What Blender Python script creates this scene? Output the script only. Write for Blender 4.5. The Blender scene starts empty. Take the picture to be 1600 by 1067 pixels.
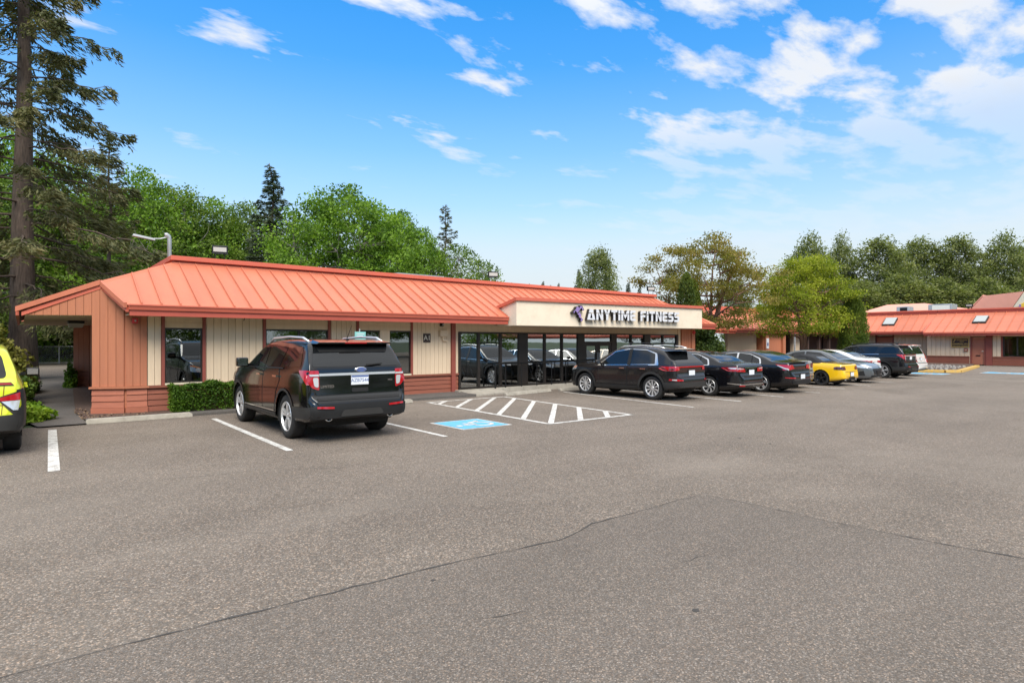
import bpy, bmesh, math, random
import numpy as np
from mathutils import Vector, Matrix
from mathutils.bvhtree import BVHTree

S = bpy.context.scene
C = S.collection
R = math.radians
# ------------------------------------------------------------------ camera
cam = bpy.data.cameras.new('camera')
cam.lens = 930 / 1600 * 36
cam.sensor_width = 36
cam.clip_end = 3000
cam.clip_start = 0.05
co = bpy.data.objects.new('camera', cam)
co.location = (0, 0, 1.7)
co.rotation_euler = (R(90), 0, R(-39.5))
C.objects.link(co)
S.camera = co
S.render.resolution_x, S.render.resolution_y = 1024, 682

# ------------------------------------------------------------------ sky and sun
SUN_EL, SUN_AZ = R(47), R(208)      # azimuth clockwise from +Y: behind the camera
W = bpy.data.worlds.new('World')
S.world = W
W.use_nodes = True
nt = W.node_tree
nt.nodes.clear()


def N(tree, typ, **kw):
    n = tree.nodes.new(typ)
    for k, v in kw.items():
        if k.startswith('i_'):
            n.inputs[k[2:].replace('_', ' ')].default_value = v
        else:
            setattr(n, k, v)
    return n


def math_node(tree, op, a, b=None, clamp=False):
    n = tree.nodes.new('ShaderNodeMath')
    n.operation = op
    n.use_clamp = clamp
    for i, v in enumerate((a, b)):
        if v is None:
            continue
        if isinstance(v, (int, float)):
            n.inputs[i].default_value = v
        else:
            tree.links.new(v, n.inputs[i])
    return n.outputs[0]


def ramp(tree, fac, stops):
    n = tree.nodes.new('ShaderNodeValToRGB')
    e = n.color_ramp.elements
    while len(e) < len(stops):
        e.new(0.5)
    for el, (p, c) in zip(e, stops):
        el.position = p
        el.color = (c, c, c, 1) if isinstance(c, (int, float)) else (*c, 1)
    tree.links.new(fac, n.inputs['Fac'])
    return n.outputs['Color']


def mixc(tree, fac, a, b, blend='MIX'):
    n = tree.nodes.new('ShaderNodeMix')
    n.data_type = 'RGBA'
    n.blend_type = blend
    for sock, v in ((n.inputs[0], fac), (n.inputs[6], a), (n.inputs[7], b)):
        if isinstance(v, (int, float)):
            sock.default_value = v
        elif isinstance(v, tuple):
            sock.default_value = (*v, 1)
        else:
            tree.links.new(v, sock)
    return n.outputs[2]


def build_sky():
    L = nt.links.new
    out = N(nt, 'ShaderNodeOutputWorld')
    bg = N(nt, 'ShaderNodeBackground')
    bg.inputs['Strength'].default_value = 0.10
    sky = N(nt, 'ShaderNodeTexSky', sky_type='NISHITA')
    sky.sun_disc = False
    sky.sun_elevation = SUN_EL
    sky.sun_rotation = SUN_AZ
    sky.air_density = 1.0
    sky.dust_density = 0.6
    sky.ozone_density = 2.0
    tc = N(nt, 'ShaderNodeTexCoord')
    sx = N(nt, 'ShaderNodeSeparateXYZ')
    L(tc.outputs['Generated'], sx.inputs[0])
    z = math_node(nt, 'MAXIMUM', sx.outputs['Z'], 0.0)
    zz = math_node(nt, 'ADD', z, 0.06)
    px = math_node(nt, 'DIVIDE', sx.outputs['X'], zz)
    py = math_node(nt, 'DIVIDE', sx.outputs['Y'], zz)
    cx = N(nt, 'ShaderNodeCombineXYZ')
    L(px, cx.inputs[0]); L(py, cx.inputs[1])
    # streaks run across the view: stretch along the view's right vector
    mp = N(nt, 'ShaderNodeMapping')
    mp.inputs['Rotation'].default_value = (0, 0, R(39.5))
    mp.inputs['Scale'].default_value = (0.72, 1.35, 1)
    mp.inputs['Location'].default_value = (5.7, 1.3, 0)
    L(cx.outputs[0], mp.inputs[0])
    n1 = N(nt, 'ShaderNodeTexNoise', i_Scale=3.1, i_Detail=10.0, i_Roughness=0.56, i_Distortion=0.12)
    L(mp.outputs[0], n1.inputs['Vector'])
    n2 = N(nt, 'ShaderNodeTexNoise', i_Scale=0.6, i_Detail=2.0, i_Roughness=0.5)
    L(mp.outputs[0], n2.inputs['Vector'])
    # cover grows towards +X (the cloud bank on the right of the view) and overhead
    g = math_node(nt, 'SUBTRACT', px, py)
    g = math_node(nt, 'ADD', math_node(nt, 'MULTIPLY', g, 0.085), -0.04)
    g = math_node(nt, 'MINIMUM', math_node(nt, 'MAXIMUM', g, -0.05), 0.11)
    hi = ramp(nt, z, [(0.42, 0.0), (0.68, 0.30)])
    g = math_node(nt, 'ADD', g, hi)
    f = math_node(nt, 'ADD', n1.outputs['Fac'], g)
    f = math_node(nt, 'ADD', f, math_node(nt, 'MULTIPLY', math_node(nt, 'SUBTRACT', n2.outputs['Fac'], 0.5), 0.40))
    cover = ramp(nt, f, [(0.0, 0), (0.525, 0.0), (0.575, 0.42), (0.635, 0.9), (0.76, 0.98)])
    soft = ramp(nt, f, [(0.0, 1.0), (0.66, 1.0), (0.9, 0.90)])
    hue = N(nt, 'ShaderNodeHueSaturation')
    hue.inputs['Saturation'].default_value = 1.55
    hue.inputs['Value'].default_value = 1.0
    hue.inputs['Hue'].default_value = 0.497
    L(sky.outputs[0], hue.inputs['Color'])
    grade = mixc(nt, ramp(nt, z, [(0.0, 0.0), (0.5, 1.0)]), (0.95, 1.05, 1.10), (0.85, 1.50, 1.55))
    blue = mixc(nt, 1.0, hue.outputs[0], grade, 'MULTIPLY')
    haze = ramp(nt, z, [(0.0, 0.95), (0.10, 0.98), (0.15, 0.88), (0.22, 0.55), (0.30, 0.33), (0.42, 0.12), (0.60, 0.0)])
    blue = mixc(nt, haze, blue, (4.05, 4.5, 4.75))
    cloudc = mixc(nt, 1.0, soft, (4.75, 4.85, 5.0), 'MULTIPLY')
    # an overcast sky is brighter overhead than low down
    cloudc = mixc(nt, 1.0, cloudc, ramp(nt, z, [(0.0, 0.5), (0.45, 0.5), (1.0, 1.0)]), 'MULTIPLY')
    cloudc = mixc(nt, 1.0, cloudc, (2.0, 2.0, 2.0), 'MULTIPLY')
    low = ramp(nt, z, [(0.0, 0.0), (0.12, 0.10), (0.24, 0.30), (0.29, 0.55), (0.34, 1.0)])
    fac = mixc(nt, 1.0, cover, low, 'MULTIPLY')
    col = mixc(nt, fac, blue, cloudc)
    L(col, bg.inputs['Color'])
    L(bg.outputs[0], out.inputs['Surface'])


build_sky()
sun = bpy.data.lights.new('sun', 'SUN')
sun.energy = 2.3
sun.angle = R(34)
sun.color = (1.0, 0.95, 0.87)
so = bpy.data.objects.new('sun', sun)
C.objects.link(so)
sd = Vector((math.sin(SUN_AZ) * math.cos(SUN_EL), math.cos(SUN_AZ) * math.cos(SUN_EL), math.sin(SUN_EL)))
so.rotation_euler = (-sd).to_track_quat('-Z', 'Y').to_euler()
so.location = (0, -10, 30)
S.view_settings.view_transform = 'Standard'
S.view_settings.look = 'None'
S.view_settings.gamma = 1
S.view_settings.use_curve_mapping = False
S.view_settings.exposure = 0.95

# ------------------------------------------------------------------ helpers
def tag(o, label=None, cat=None, group=None, kind=None):
    if label: o['label'] = label
    if cat: o['category'] = cat
    if group: o['group'] = group
    if kind: o['kind'] = kind
    return o


def empty(name, loc=(0, 0, 0), rz=0.0):
    o = bpy.data.objects.new(name, None)
    o.location = loc
    o.rotation_euler = (0, 0, rz)
    o.empty_display_size = 0.2
    C.objects.link(o)
    return o


class MB:
    """collects geometry in world (or a car's local) coordinates, links it as one mesh object"""
    def __init__(s):
        s.v = []; s.f = []

    def add(s, vs, fs):
        n = len(s.v)
        s.v += [tuple(v) for v in vs]
        s.f += [tuple(i + n for i in f) for f in fs]
        return s

    def box(s, a, b):
        (x0, y0, z0), (x1, y1, z1) = a, b
        x0, x1 = min(x0, x1), max(x0, x1); y0, y1 = min(y0, y1), max(y0, y1); z0, z1 = min(z0, z1), max(z0, z1)
        return s.add([(x0, y0, z0), (x1, y0, z0), (x1, y1, z0), (x0, y1, z0), (x0, y0, z1), (x1, y0, z1), (x1, y1, z1), (x0, y1, z1)],
                     [(3, 2, 1, 0), (4, 5, 6, 7), (0, 1, 5, 4), (1, 2, 6, 5), (2, 3, 7, 6), (3, 0, 4, 7)])

    def prism(s, poly, fn, d0, d1):
        """poly of (a,b); fn(a,b,d)->xyz"""
        n = len(poly)
        vs = [fn(a, b, d0) for a, b in poly] + [fn(a, b, d1) for a, b in poly]
        fs = [tuple(range(n - 1, -1, -1)), tuple(range(n, 2 * n))]
        fs += [(i, (i + 1) % n, n + (i + 1) % n, n + i) for i in range(n)]
        return s.add(vs, fs)

    def hull(s, bottom, top):
        """two rings of equal length"""
        n = len(bottom)
        return s.add(list(bottom) + list(top), [tuple(range(n - 1, -1, -1)), tuple(range(n, 2 * n))] +
                     [(i, (i + 1) % n, n + (i + 1) % n, n + i) for i in range(n)])

    def tube(s, pts, r, n=6, cap=True):
        pts = [Vector(p) for p in pts]
        rs = r if isinstance(r, (list, tuple)) else [r] * len(pts)
        base = len(s.v)
        up = None
        for i, p in enumerate(pts):
            d = (pts[min(i + 1, len(pts) - 1)] - pts[max(i - 1, 0)])
            d = d.normalized() if d.length > 1e-9 else Vector((0, 0, 1))
            if up is None:
                up = Vector((0, 0, 1)) if abs(d.z) < 0.9 else Vector((1, 0, 0))
            a = d.cross(up)
            a = a.normalized() if a.length > 1e-6 else Vector((1, 0, 0))
            b = a.cross(d).normalized()
            up = b
            for k in range(n):
                t = 2 * math.pi * k / n
                s.v.append(tuple(p + (a * math.cos(t) + b * math.sin(t)) * rs[i]))
        for i in range(len(pts) - 1):
            for k in range(n):
                q = base + i * n
                s.f.append((q + k, q + (k + 1) % n, q + n + (k + 1) % n, q + n + k))
        if cap:
            s.f.append(tuple(base + k for k in range(n - 1, -1, -1)))
            s.f.append(tuple(base + (len(pts) - 1) * n + k for k in range(n)))
        return s

    def lathe(s, prof, fn, n=32, closed=False):
        """prof of (radius, depth); fn(a,b,depth)"""
        base = len(s.v); m = len(prof)
        for r, d in prof:
            for k in range(n):
                t = 2 * math.pi * k / n
                s.v.append(tuple(fn(r * math.cos(t), r * math.sin(t), d)))
        for i in range(m if closed else m - 1):
            for k in range(n):
                a = base + i * n; b = base + ((i + 1) % m) * n
                s.f.append((a + k, a + (k + 1) % n, b + (k + 1) % n, b + k))
        return s

    def build(s, name, mat, parent=None, smooth=False, bevel=0.0, fix=True):
        me = bpy.data.meshes.new(name)
        me.from_pydata(s.v, [], s.f)
        if fix or bevel:
            bm = bmesh.new(); bm.from_mesh(me)
            if bevel:
                bmesh.ops.bevel(bm, geom=list(bm.edges), offset=bevel, segments=2, profile=0.6, affect='EDGES')
            bmesh.ops.recalc_face_normals(bm, faces=list(bm.faces))
            bm.to_mesh(me); bm.free()
        return link(name, me, mat, parent, smooth)


def link(name, me, mat, parent=None, smooth=False):
    if mat is not None and not me.materials:
        me.materials.append(M[mat] if isinstance(mat, str) else mat)
    if smooth:
        me.polygons.foreach_set('use_smooth', [True] * len(me.polygons))
    o = bpy.data.objects.new(name, me)
    C.objects.link(o)
    if parent is not None:
        o.parent = parent
        if parent.get('_abs'):
            o.matrix_parent_inverse = Matrix.Translation(-parent.location)
    return o


def aroot(name, loc):
    """root of a thing whose parts are written in world coordinates"""
    o = empty(name, loc)
    o['_abs'] = 1
    return o


def fast_mesh(name, verts, faces_flat, nper):
    me = bpy.data.meshes.new(name)
    nv = len(verts); nf = len(faces_flat) // nper
    me.vertices.add(nv)
    me.vertices.foreach_set('co', np.asarray(verts, np.float32).ravel())
    me.loops.add(nf * nper)
    me.loops.foreach_set('vertex_index', np.asarray(faces_flat, np.int32))
    me.polygons.add(nf)
    me.polygons.foreach_set('loop_start', np.arange(0, nf * nper, nper, dtype=np.int32))
    me.polygons.foreach_set('loop_total', np.full(nf, nper, np.int32))
    me.update(calc_edges=True)
    return me


TXT = {}
def text_mesh(body, size=1.0, extrude=0.0, align='CENTER', offset=0.0):
    """flat lettering as (verts, faces) centred on x, baseline-centred on y"""
    cu = bpy.data.curves.new('lettering', 'FONT')
    cu.body = body; cu.size = size; cu.extrude = extrude; cu.align_x = align; cu.align_y = 'CENTER'
    cu.offset = offset
    cu.resolution_u = 3
    o = bpy.data.objects.new('lettering', cu)
    me = bpy.data.meshes.new_from_object(o)
    vs = [tuple(v.co) for v in me.vertices]
    fs = [tuple(p.vertices) for p in me.polygons]
    bpy.data.objects.remove(o); bpy.data.curves.remove(cu); bpy.data.meshes.remove(me)
    return vs, fs


# ------------------------------------------------------------------ materials
M = {}


def mat(name, col, rough=0.6, metal=0.0, var=0.0, vscale=3.0, bump=0.0, bscale=60.0, coat=0.0, spec=0.5, stretch=None, dirt=None, rand=0.0):
    m = bpy.data.materials.new(name)
    m.use_nodes = True
    t = m.node_tree
    b = t.nodes['Principled BSDF']
    b.inputs['Base Color'].default_value = (*col, 1)
    b.inputs['Roughness'].default_value = rough
    b.inputs['Metallic'].default_value = metal
    b.inputs['Specular IOR Level'].default_value = spec
    if coat:
        b.inputs['Coat Weight'].default_value = coat
        b.inputs['Coat Roughness'].default_value = 0.03
    tc = None
    if var or bump or dirt:
        tc = t.nodes.new('ShaderNodeTexCoord')
        vec = tc.outputs['Object']
        if stretch:
            mp = t.nodes.new('ShaderNodeMapping')
            mp.inputs['Scale'].default_value = stretch
            t.links.new(vec, mp.inputs[0]); vec = mp.outputs[0]
    if var:
        n = N(t, 'ShaderNodeTexNoise', i_Scale=vscale, i_Detail=6.0, i_Roughness=0.6)
        t.links.new(vec, n.inputs['Vector'])
        lo = tuple(c * (1 - var) for c in col); hi = tuple(min(1, c * (1 + var)) for c in col)
        c = ramp(t, n.outputs['Fac'], [(0.3, lo), (0.7, hi)])
        if dirt:
            n3 = N(t, 'ShaderNodeTexNoise', i_Scale=dirt[1], i_Detail=7.0, i_Roughness=0.7)
            t.links.new(vec, n3.inputs['Vector'])
            k = ramp(t, n3.outputs['Fac'], [(0.5, 0.0), (0.75, dirt[2])])
            c = mixc(t, k, c, dirt[0])
        if rand:      # each piece a shade of its own
            oi = t.nodes.new('ShaderNodeObjectInfo')
            c = mixc(t, 1.0, c, ramp(t, oi.outputs['Random'], [(0.0, 1 - rand), (1.0, 1 + rand)]), 'MULTIPLY')
        t.links.new(c, b.inputs['Base Color'])
    if bump:
        n2 = N(t, 'ShaderNodeTexNoise', i_Scale=bscale, i_Detail=4.0)
        t.links.new(vec, n2.inputs['Vector'])
        bp = t.nodes.new('ShaderNodeBump')
        bp.inputs['Strength'].default_value = bump
        bp.inputs['Distance'].default_value = 0.01
        t.links.new(n2.outputs['Fac'], bp.inputs['Height'])
        t.links.new(bp.outputs[0], b.inputs['Normal'])
    M[name] = m
    return m


def leaf_mat(name, c1, c2, c3=None, trans=0.35, rough=0.6):
    """leaves: colour differs from leaf to leaf and from bough to bough, some light passes through"""
    m = bpy.data.materials.new(name); m.use_nodes = True
    t = m.node_tree; t.nodes.clear()
    out = t.nodes.new('ShaderNodeOutputMaterial')
    geo = t.nodes.new('ShaderNodeNewGeometry')
    tc = t.nodes.new('ShaderNodeTexCoord')
    n = N(t, 'ShaderNodeTexNoise', i_Scale=0.7, i_Detail=3.0)
    t.links.new(tc.outputs['Object'], n.inputs['Vector'])
    k = math_node(t, 'ADD', math_node(t, 'MULTIPLY', geo.outputs['Random Per Island'], 0.45), math_node(t, 'MULTIPLY', ramp(t, n.outputs['Fac'], [(0.36, 0.0), (0.64, 1.0)]), 0.55))
    c = ramp(t, k, [(0.15, c1), (0.55, c2), (0.92, c3 or c2)])
    pr = t.nodes.new('ShaderNodeBsdfPrincipled')
    pr.inputs['Roughness'].default_value = rough
    pr.inputs['Specular IOR Level'].default_value = 0.25
    t.links.new(c, pr.inputs['Base Color'])
    tr = t.nodes.new('ShaderNodeBsdfTranslucent')
    t.links.new(mixc(t, 1.0, c, (1.1, 1.25, 0.6), 'MULTIPLY'), tr.inputs['Color'])
    mx = t.nodes.new('ShaderNodeMixShader'); mx.inputs[0].default_value = trans
    t.links.new(pr.outputs[0], mx.inputs[1]); t.links.new(tr.outputs[0], mx.inputs[2])
    t.links.new(mx.outputs[0], out.inputs['Surface'])
    M[name] = m


def glass_mat(name, tint, refl=0.12, rough=0.01, f0=0.06):
    """window pane: mirror reflection that grows to grazing angles, over a tinted see-through"""
    m = bpy.data.materials.new(name); m.use_nodes = True
    t = m.node_tree; t.nodes.clear()
    out = t.nodes.new('ShaderNodeOutputMaterial')
    lw = t.nodes.new('ShaderNodeLayerWeight'); lw.inputs['Blend'].default_value = 0.35
    fac = math_node(t, 'ADD', math_node(t, 'MULTIPLY', lw.outputs['Fresnel'], 1.0 - f0), refl, clamp=True)
    gl = t.nodes.new('ShaderNodeBsdfGlossy'); gl.inputs['Roughness'].default_value = rough
    gl.inputs['Color'].default_value = (0.9, 0.94, 0.95, 1)
    tc = t.nodes.new('ShaderNodeTexCoord')
    n = N(t, 'ShaderNodeTexNoise', i_Scale=1.1, i_Detail=1.0)
    t.links.new(tc.outputs['Object'], n.inputs['Vector'])
    bp = t.nodes.new('ShaderNodeBump'); bp.inputs['Strength'].default_value = 0.02; bp.inputs['Distance'].default_value = 0.05
    t.links.new(n.outputs['Fac'], bp.inputs['Height']); t.links.new(bp.outputs[0], gl.inputs['Normal'])
    tp = t.nodes.new('ShaderNodeBsdfTransparent'); tp.inputs['Color'].default_value = (*tint, 1)
    mx = t.nodes.new('ShaderNodeMixShader')
    t.links.new(fac, mx.inputs[0]); t.links.new(tp.outputs[0], mx.inputs[1]); t.links.new(gl.outputs[0], mx.inputs[2])
    t.links.new(mx.outputs[0], out.inputs['Surface'])
    M[name] = m


def asphalt(name, base, stone, stone_scale, stone_amt, big=0.25, bump=0.5, light=None, lightamt=0.0):
    m = bpy.data.materials.new(name); m.use_nodes = True
    t = m.node_tree; b = t.nodes['Principled BSDF']
    tc = t.nodes.new('ShaderNodeTexCoord'); v = tc.outputs['Object']
    vo = N(t, 'ShaderNodeTexVoronoi', i_Scale=stone_scale, i_Randomness=1.0)
    t.links.new(v, vo.inputs['Vector'])
    sep = t.nodes.new('ShaderNodeSeparateColor'); t.links.new(vo.outputs['Color'], sep.inputs[0])
    sc = ramp(t, sep.outputs[0], [(0.0, tuple(c * 0.45 for c in base)), (0.35, tuple(c * 0.85 for c in base)), (0.62, base), (0.85, stone), (1.0, tuple(min(1, c * 1.7) for c in stone))])
    tint = ramp(t, sep.outputs[1], [(0.0, (1.12, 0.98, 0.86)), (0.5, (1, 1, 1)), (1.0, (0.9, 0.97, 1.04))])
    sc = mixc(t, 1.0, sc, tint, 'MULTIPLY')
    edge = ramp(t, vo.outputs['Distance'], [(0.25, 1.0), (0.75, 0.45)])
    sc = mixc(t, 0.8, sc, edge, 'MULTIPLY')
    c = mixc(t, stone_amt, base, sc)
    n1 = N(t, 'ShaderNodeTexNoise', i_Scale=0.32, i_Detail=7.0, i_Roughness=0.62, i_Distortion=0.4)
    t.links.new(v, n1.inputs['Vector'])
    c = mixc(t, 1.0, c, ramp(t, n1.outputs['Fac'], [(0.28, 1 - big), (0.5, 1.0), (0.72, 1 + big * 0.8)]), 'MULTIPLY')
    mp = t.nodes.new('ShaderNodeMapping'); mp.inputs['Scale'].default_value = (0.12, 0.7, 1)
    t.links.new(v, mp.inputs[0])
    n2 = N(t, 'ShaderNodeTexNoise', i_Scale=1.0, i_Detail=5.0, i_Roughness=0.6)
    t.links.new(mp.outputs[0], n2.inputs['Vector'])
    c = mixc(t, 1.0, c, ramp(t, n2.outputs['Fac'], [(0.3, 0.9), (0.6, 1.05)]), 'MULTIPLY')
    # small oil drips and tar spots
    n3 = N(t, 'ShaderNodeTexNoise', i_Scale=1.7, i_Detail=5.0, i_Roughness=0.7)
    t.links.new(v, n3.inputs['Vector'])
    c = mixc(t, ramp(t, n3.outputs['Fac'], [(0.70, 0.0), (0.78, 0.5)]), c, tuple(x * 0.45 for x in base))
    if light:
        n4 = N(t, 'ShaderNodeTexNoise', i_Scale=0.16, i_Detail=6.0, i_Roughness=0.65, i_Distortion=0.8)
        t.links.new(v, n4.inputs['Vector'])
        c = mixc(t, ramp(t, n4.outputs['Fac'], [(0.48, 0.0), (0.66, lightamt)]), c, light)
    t.links.new(c, b.inputs['Base Color'])
    b.inputs['Roughness'].default_value = 0.9
    b.inputs['Specular IOR Level'].default_value = 0.25
    bp = t.nodes.new('ShaderNodeBump'); bp.inputs['Strength'].default_value = bump; bp.inputs['Distance'].default_value = 0.006; bp.invert = True
    t.links.new(vo.outputs['Distance'], bp.inputs['Height'])
    t.links.new(bp.outputs[0], b.inputs['Normal'])
    M[name] = m


def paint_mark(name, col, base, wear=0.5, scale=9.0):
    """traffic paint with worn flecks that show the asphalt"""
    m = bpy.data.materials.new(name); m.use_nodes = True
    t = m.node_tree; b = t.nodes['Principled BSDF']
    tc = t.nodes.new('ShaderNodeTexCoord'); v = tc.outputs['Object']
    n = N(t, 'ShaderNodeTexNoise', i_Scale=scale, i_Detail=8.0, i_Roughness=0.75)
    t.links.new(v, n.inputs['Vector'])
    n2 = N(t, 'ShaderNodeTexNoise', i_Scale=70.0, i_Detail=2.0)
    t.links.new(v, n2.inputs['Vector'])
    k = math_node(t, 'ADD', math_node(t, 'MULTIPLY', n.outputs['Fac'], 0.7), math_node(t, 'MULTIPLY', n2.outputs['Fac'], 0.3))
    f = ramp(t, k, [(0.47, 0.06), (0.60, wear)])
    c = mixc(t, f, col, base)
    t.links.new(c, b.inputs['Base Color'])
    b.inputs['Roughness'].default_value = 0.75
    M[name] = m


# surfaces
asphalt('asphalt_old', (0.186, 0.157, 0.131), (0.295, 0.242, 0.198), 88, 0.72, big=0.16, bump=0.5, light=(0.24, 0.206, 0.172), lightamt=0.4)
asphalt('asphalt_patch', (0.166, 0.142, 0.121), (0.240, 0.200, 0.168), 115, 0.70, big=0.12, bump=0.4)
asphalt('asphalt_walk', (0.120, 0.109, 0.100), (0.16, 0.146, 0.135), 120, 0.5, big=0.22, bump=0.3)
mat('tar_edge', (0.055, 0.05, 0.046), 0.9, var=0.4, vscale=6)
paint_mark('white_paint', (0.64, 0.63, 0.60), (0.22, 0.19, 0.165), 0.85, 7.0)
paint_mark('blue_paint', (0.10, 0.42, 0.66), (0.16, 0.16, 0.15), 0.45)
paint_mark('yellow_paint', (0.52, 0.31, 0.05), (0.3, 0.25, 0.18), 0.7)
mat('concrete', (0.34, 0.31, 0.26), 0.9, var=0.18, vscale=4, bump=0.3, bscale=90, dirt=((0.14, 0.12, 0.10), 7, 0.6))
mat('mulch', (0.085, 0.052, 0.038), 1.0, var=0.6, vscale=22, bump=1.0, bscale=50)
mat('grass_floor', (0.06, 0.075, 0.03), 1.0, var=0.5, vscale=4, bump=0.6, bscale=20)
mat('far_ground', (0.05, 0.07, 0.03), 1.0, var=0.4, vscale=0.3)
# building
mat('tan_siding', (0.64, 0.495, 0.345), 0.75, var=0.06, vscale=2.5, bump=0.15, bscale=45, stretch=(6, 6, 0.6), dirt=((0.48, 0.36, 0.25), 1.6, 0.3), rand=0.05)
mat('tan_stucco', (0.74, 0.63, 0.49), 0.85, var=0.05, vscale=1.2, bump=0.2, bscale=120, dirt=((0.42, 0.34, 0.25), 2.5, 0.35))
mat('orange_siding', (0.405, 0.145, 0.074), 0.72, var=0.07, vscale=2.5, bump=0.15, bscale=45, stretch=(6, 6, 0.6), dirt=((0.40, 0.15, 0.09), 1.8, 0.4), rand=0.05)
mat('brick_red_board', (0.245, 0.075, 0.043), 0.7, var=0.12, vscale=3, bump=0.2, bscale=40, stretch=(0.7, 0.7, 6), dirt=((0.14, 0.05, 0.035), 2.5, 0.5), rand=0.05)
mat('pier_red_board', (0.36, 0.118, 0.068), 0.7, var=0.10, vscale=3, bump=0.2, bscale=40, stretch=(0.7, 0.7, 6), dirt=((0.2, 0.07, 0.05), 2.5, 0.4), rand=0.05)
mat('red_trim', (0.24, 0.058, 0.040), 0.6, var=0.08, vscale=3)
mat('roof_metal', (0.505, 0.158, 0.090), 0.5, metal=0.0, var=0.07, vscale=0.9, spec=0.35, dirt=((0.37, 0.125, 0.08), 2.2, 0.6), stretch=(2.2, 0.5, 0.5), rand=0.07)
mat('roof_trim', (0.54, 0.125, 0.078), 0.45, var=0.05, vscale=1.5, spec=0.45)
mat('fascia_red', (0.40, 0.078, 0.050), 0.5, var=0.06, vscale=2)
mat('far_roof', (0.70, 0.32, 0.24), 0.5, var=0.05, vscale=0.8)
mat('soffit', (0.60, 0.52, 0.38), 0.8, var=0.05, vscale=2)
mat('bronze_frame', (0.030, 0.024, 0.021), 0.4, metal=0.3, var=0.1, vscale=3)
mat('black_metal', (0.012, 0.012, 0.013), 0.4, metal=0.4)
mat('galvanized', (0.45, 0.46, 0.46), 0.45, metal=0.7, var=0.1, vscale=6)
mat('grey_metal', (0.40, 0.41, 0.42), 0.5, metal=0.5, var=0.1, vscale=3)
mat('white_plastic', (0.62, 0.60, 0.54), 0.5)
mat('lens_white', (0.42, 0.42, 0.39), 0.5)
mat('red_plastic', (0.52, 0.03, 0.035), 0.35)
mat('interior_dark', (0.055, 0.050, 0.046), 0.9, var=0.3, vscale=1.5)
mat('interior_floor', (0.11, 0.10, 0.09), 0.7)
mat('blind', (0.36, 0.31, 0.25), 0.8, var=0.06, vscale=3)
mat('sign_brown', (0.035, 0.018, 0.014), 0.5)
mat('sign_cream', (0.62, 0.56, 0.46), 0.6)
mat('sign_gold', (0.52, 0.34, 0.10), 0.5)
mat('letter_white', (0.64, 0.64, 0.67), 0.35)
mat('letter_purple', (0.27, 0.19, 0.42), 0.35)
mat('letter_black', (0.014, 0.012, 0.014), 0.4)
mat('door_red', (0.40, 0.14, 0.08), 0.55, var=0.06, vscale=2)
mat('teal_sign', (0.22, 0.50, 0.47), 0.5)
mat('sign_yellow', (0.80, 0.52, 0.05), 0.5)
mat('skylight', (0.36, 0.38, 0.37), 0.3)
glass_mat('storefront_glass', (0.60, 0.64, 0.64), refl=0.42)
glass_mat('window_glass', (0.40, 0.42, 0.42), refl=0.22)
# cars
mat('paint_black', (0.0035, 0.0035, 0.004), 0.12, coat=0.35, spec=0.5)
mat('paint_charcoal', (0.014, 0.0135, 0.0145), 0.2, metal=0.2, coat=0.4)
mat('paint_black2', (0.005, 0.005, 0.0065), 0.14, coat=0.4)
mat('paint_grey', (0.13, 0.14, 0.15), 0.3, metal=0.6, coat=1.0)
mat('paint_gold', (0.36, 0.29, 0.22), 0.3, metal=0.6, coat=1.0)
mat('paint_yellow', (0.80, 0.47, 0.005), 0.25, coat=1.0)
mat('paint_lime', (0.62, 0.68, 0.02), 0.3, coat=0.8)
mat('paint_white', (0.72, 0.72, 0.70), 0.25, coat=1.0)
mat('car_glass', (0.008, 0.009, 0.010), 0.03, spec=0.6)
mat('clear_lens', (0.55, 0.56, 0.57), 0.12, metal=0.3, coat=1.0)
mat('red_lens', (0.36, 0.004, 0.010), 0.15, coat=1.0)
mat('dark_lens', (0.06, 0.012, 0.016), 0.12, coat=1.0)
mat('amber_lens', (0.75, 0.22, 0.01), 0.15, coat=1.0)
mat('cladding', (0.013, 0.013, 0.0135), 0.5, var=0.1, vscale=4, spec=0.3)
mat('cladding_grey', (0.030, 0.029, 0.028), 0.5, var=0.1, vscale=4, spec=0.3)
mat('tyre', (0.018, 0.017, 0.0165), 0.85, var=0.25, vscale=20)
mat('chrome', (0.72, 0.73, 0.74), 0.10, metal=1.0)
mat('rim_silver', (0.70, 0.70, 0.70), 0.32, metal=0.65)
mat('rim_dark', (0.03, 0.03, 0.032), 0.35, metal=0.5)
mat('soft_top', (0.014, 0.014, 0.016), 0.85, bump=0.3, bscale=200)
mat('plate_white', (0.70, 0.73, 0.76), 0.4)
mat('plate_blue', (0.05, 0.10, 0.30), 0.5)
mat('seam_black', (0.004, 0.004, 0.004), 0.7)
mat('seam_yellow', (0.20, 0.11, 0.0), 0.7)
mat('seam_white', (0.12, 0.12, 0.12), 0.7)
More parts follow.
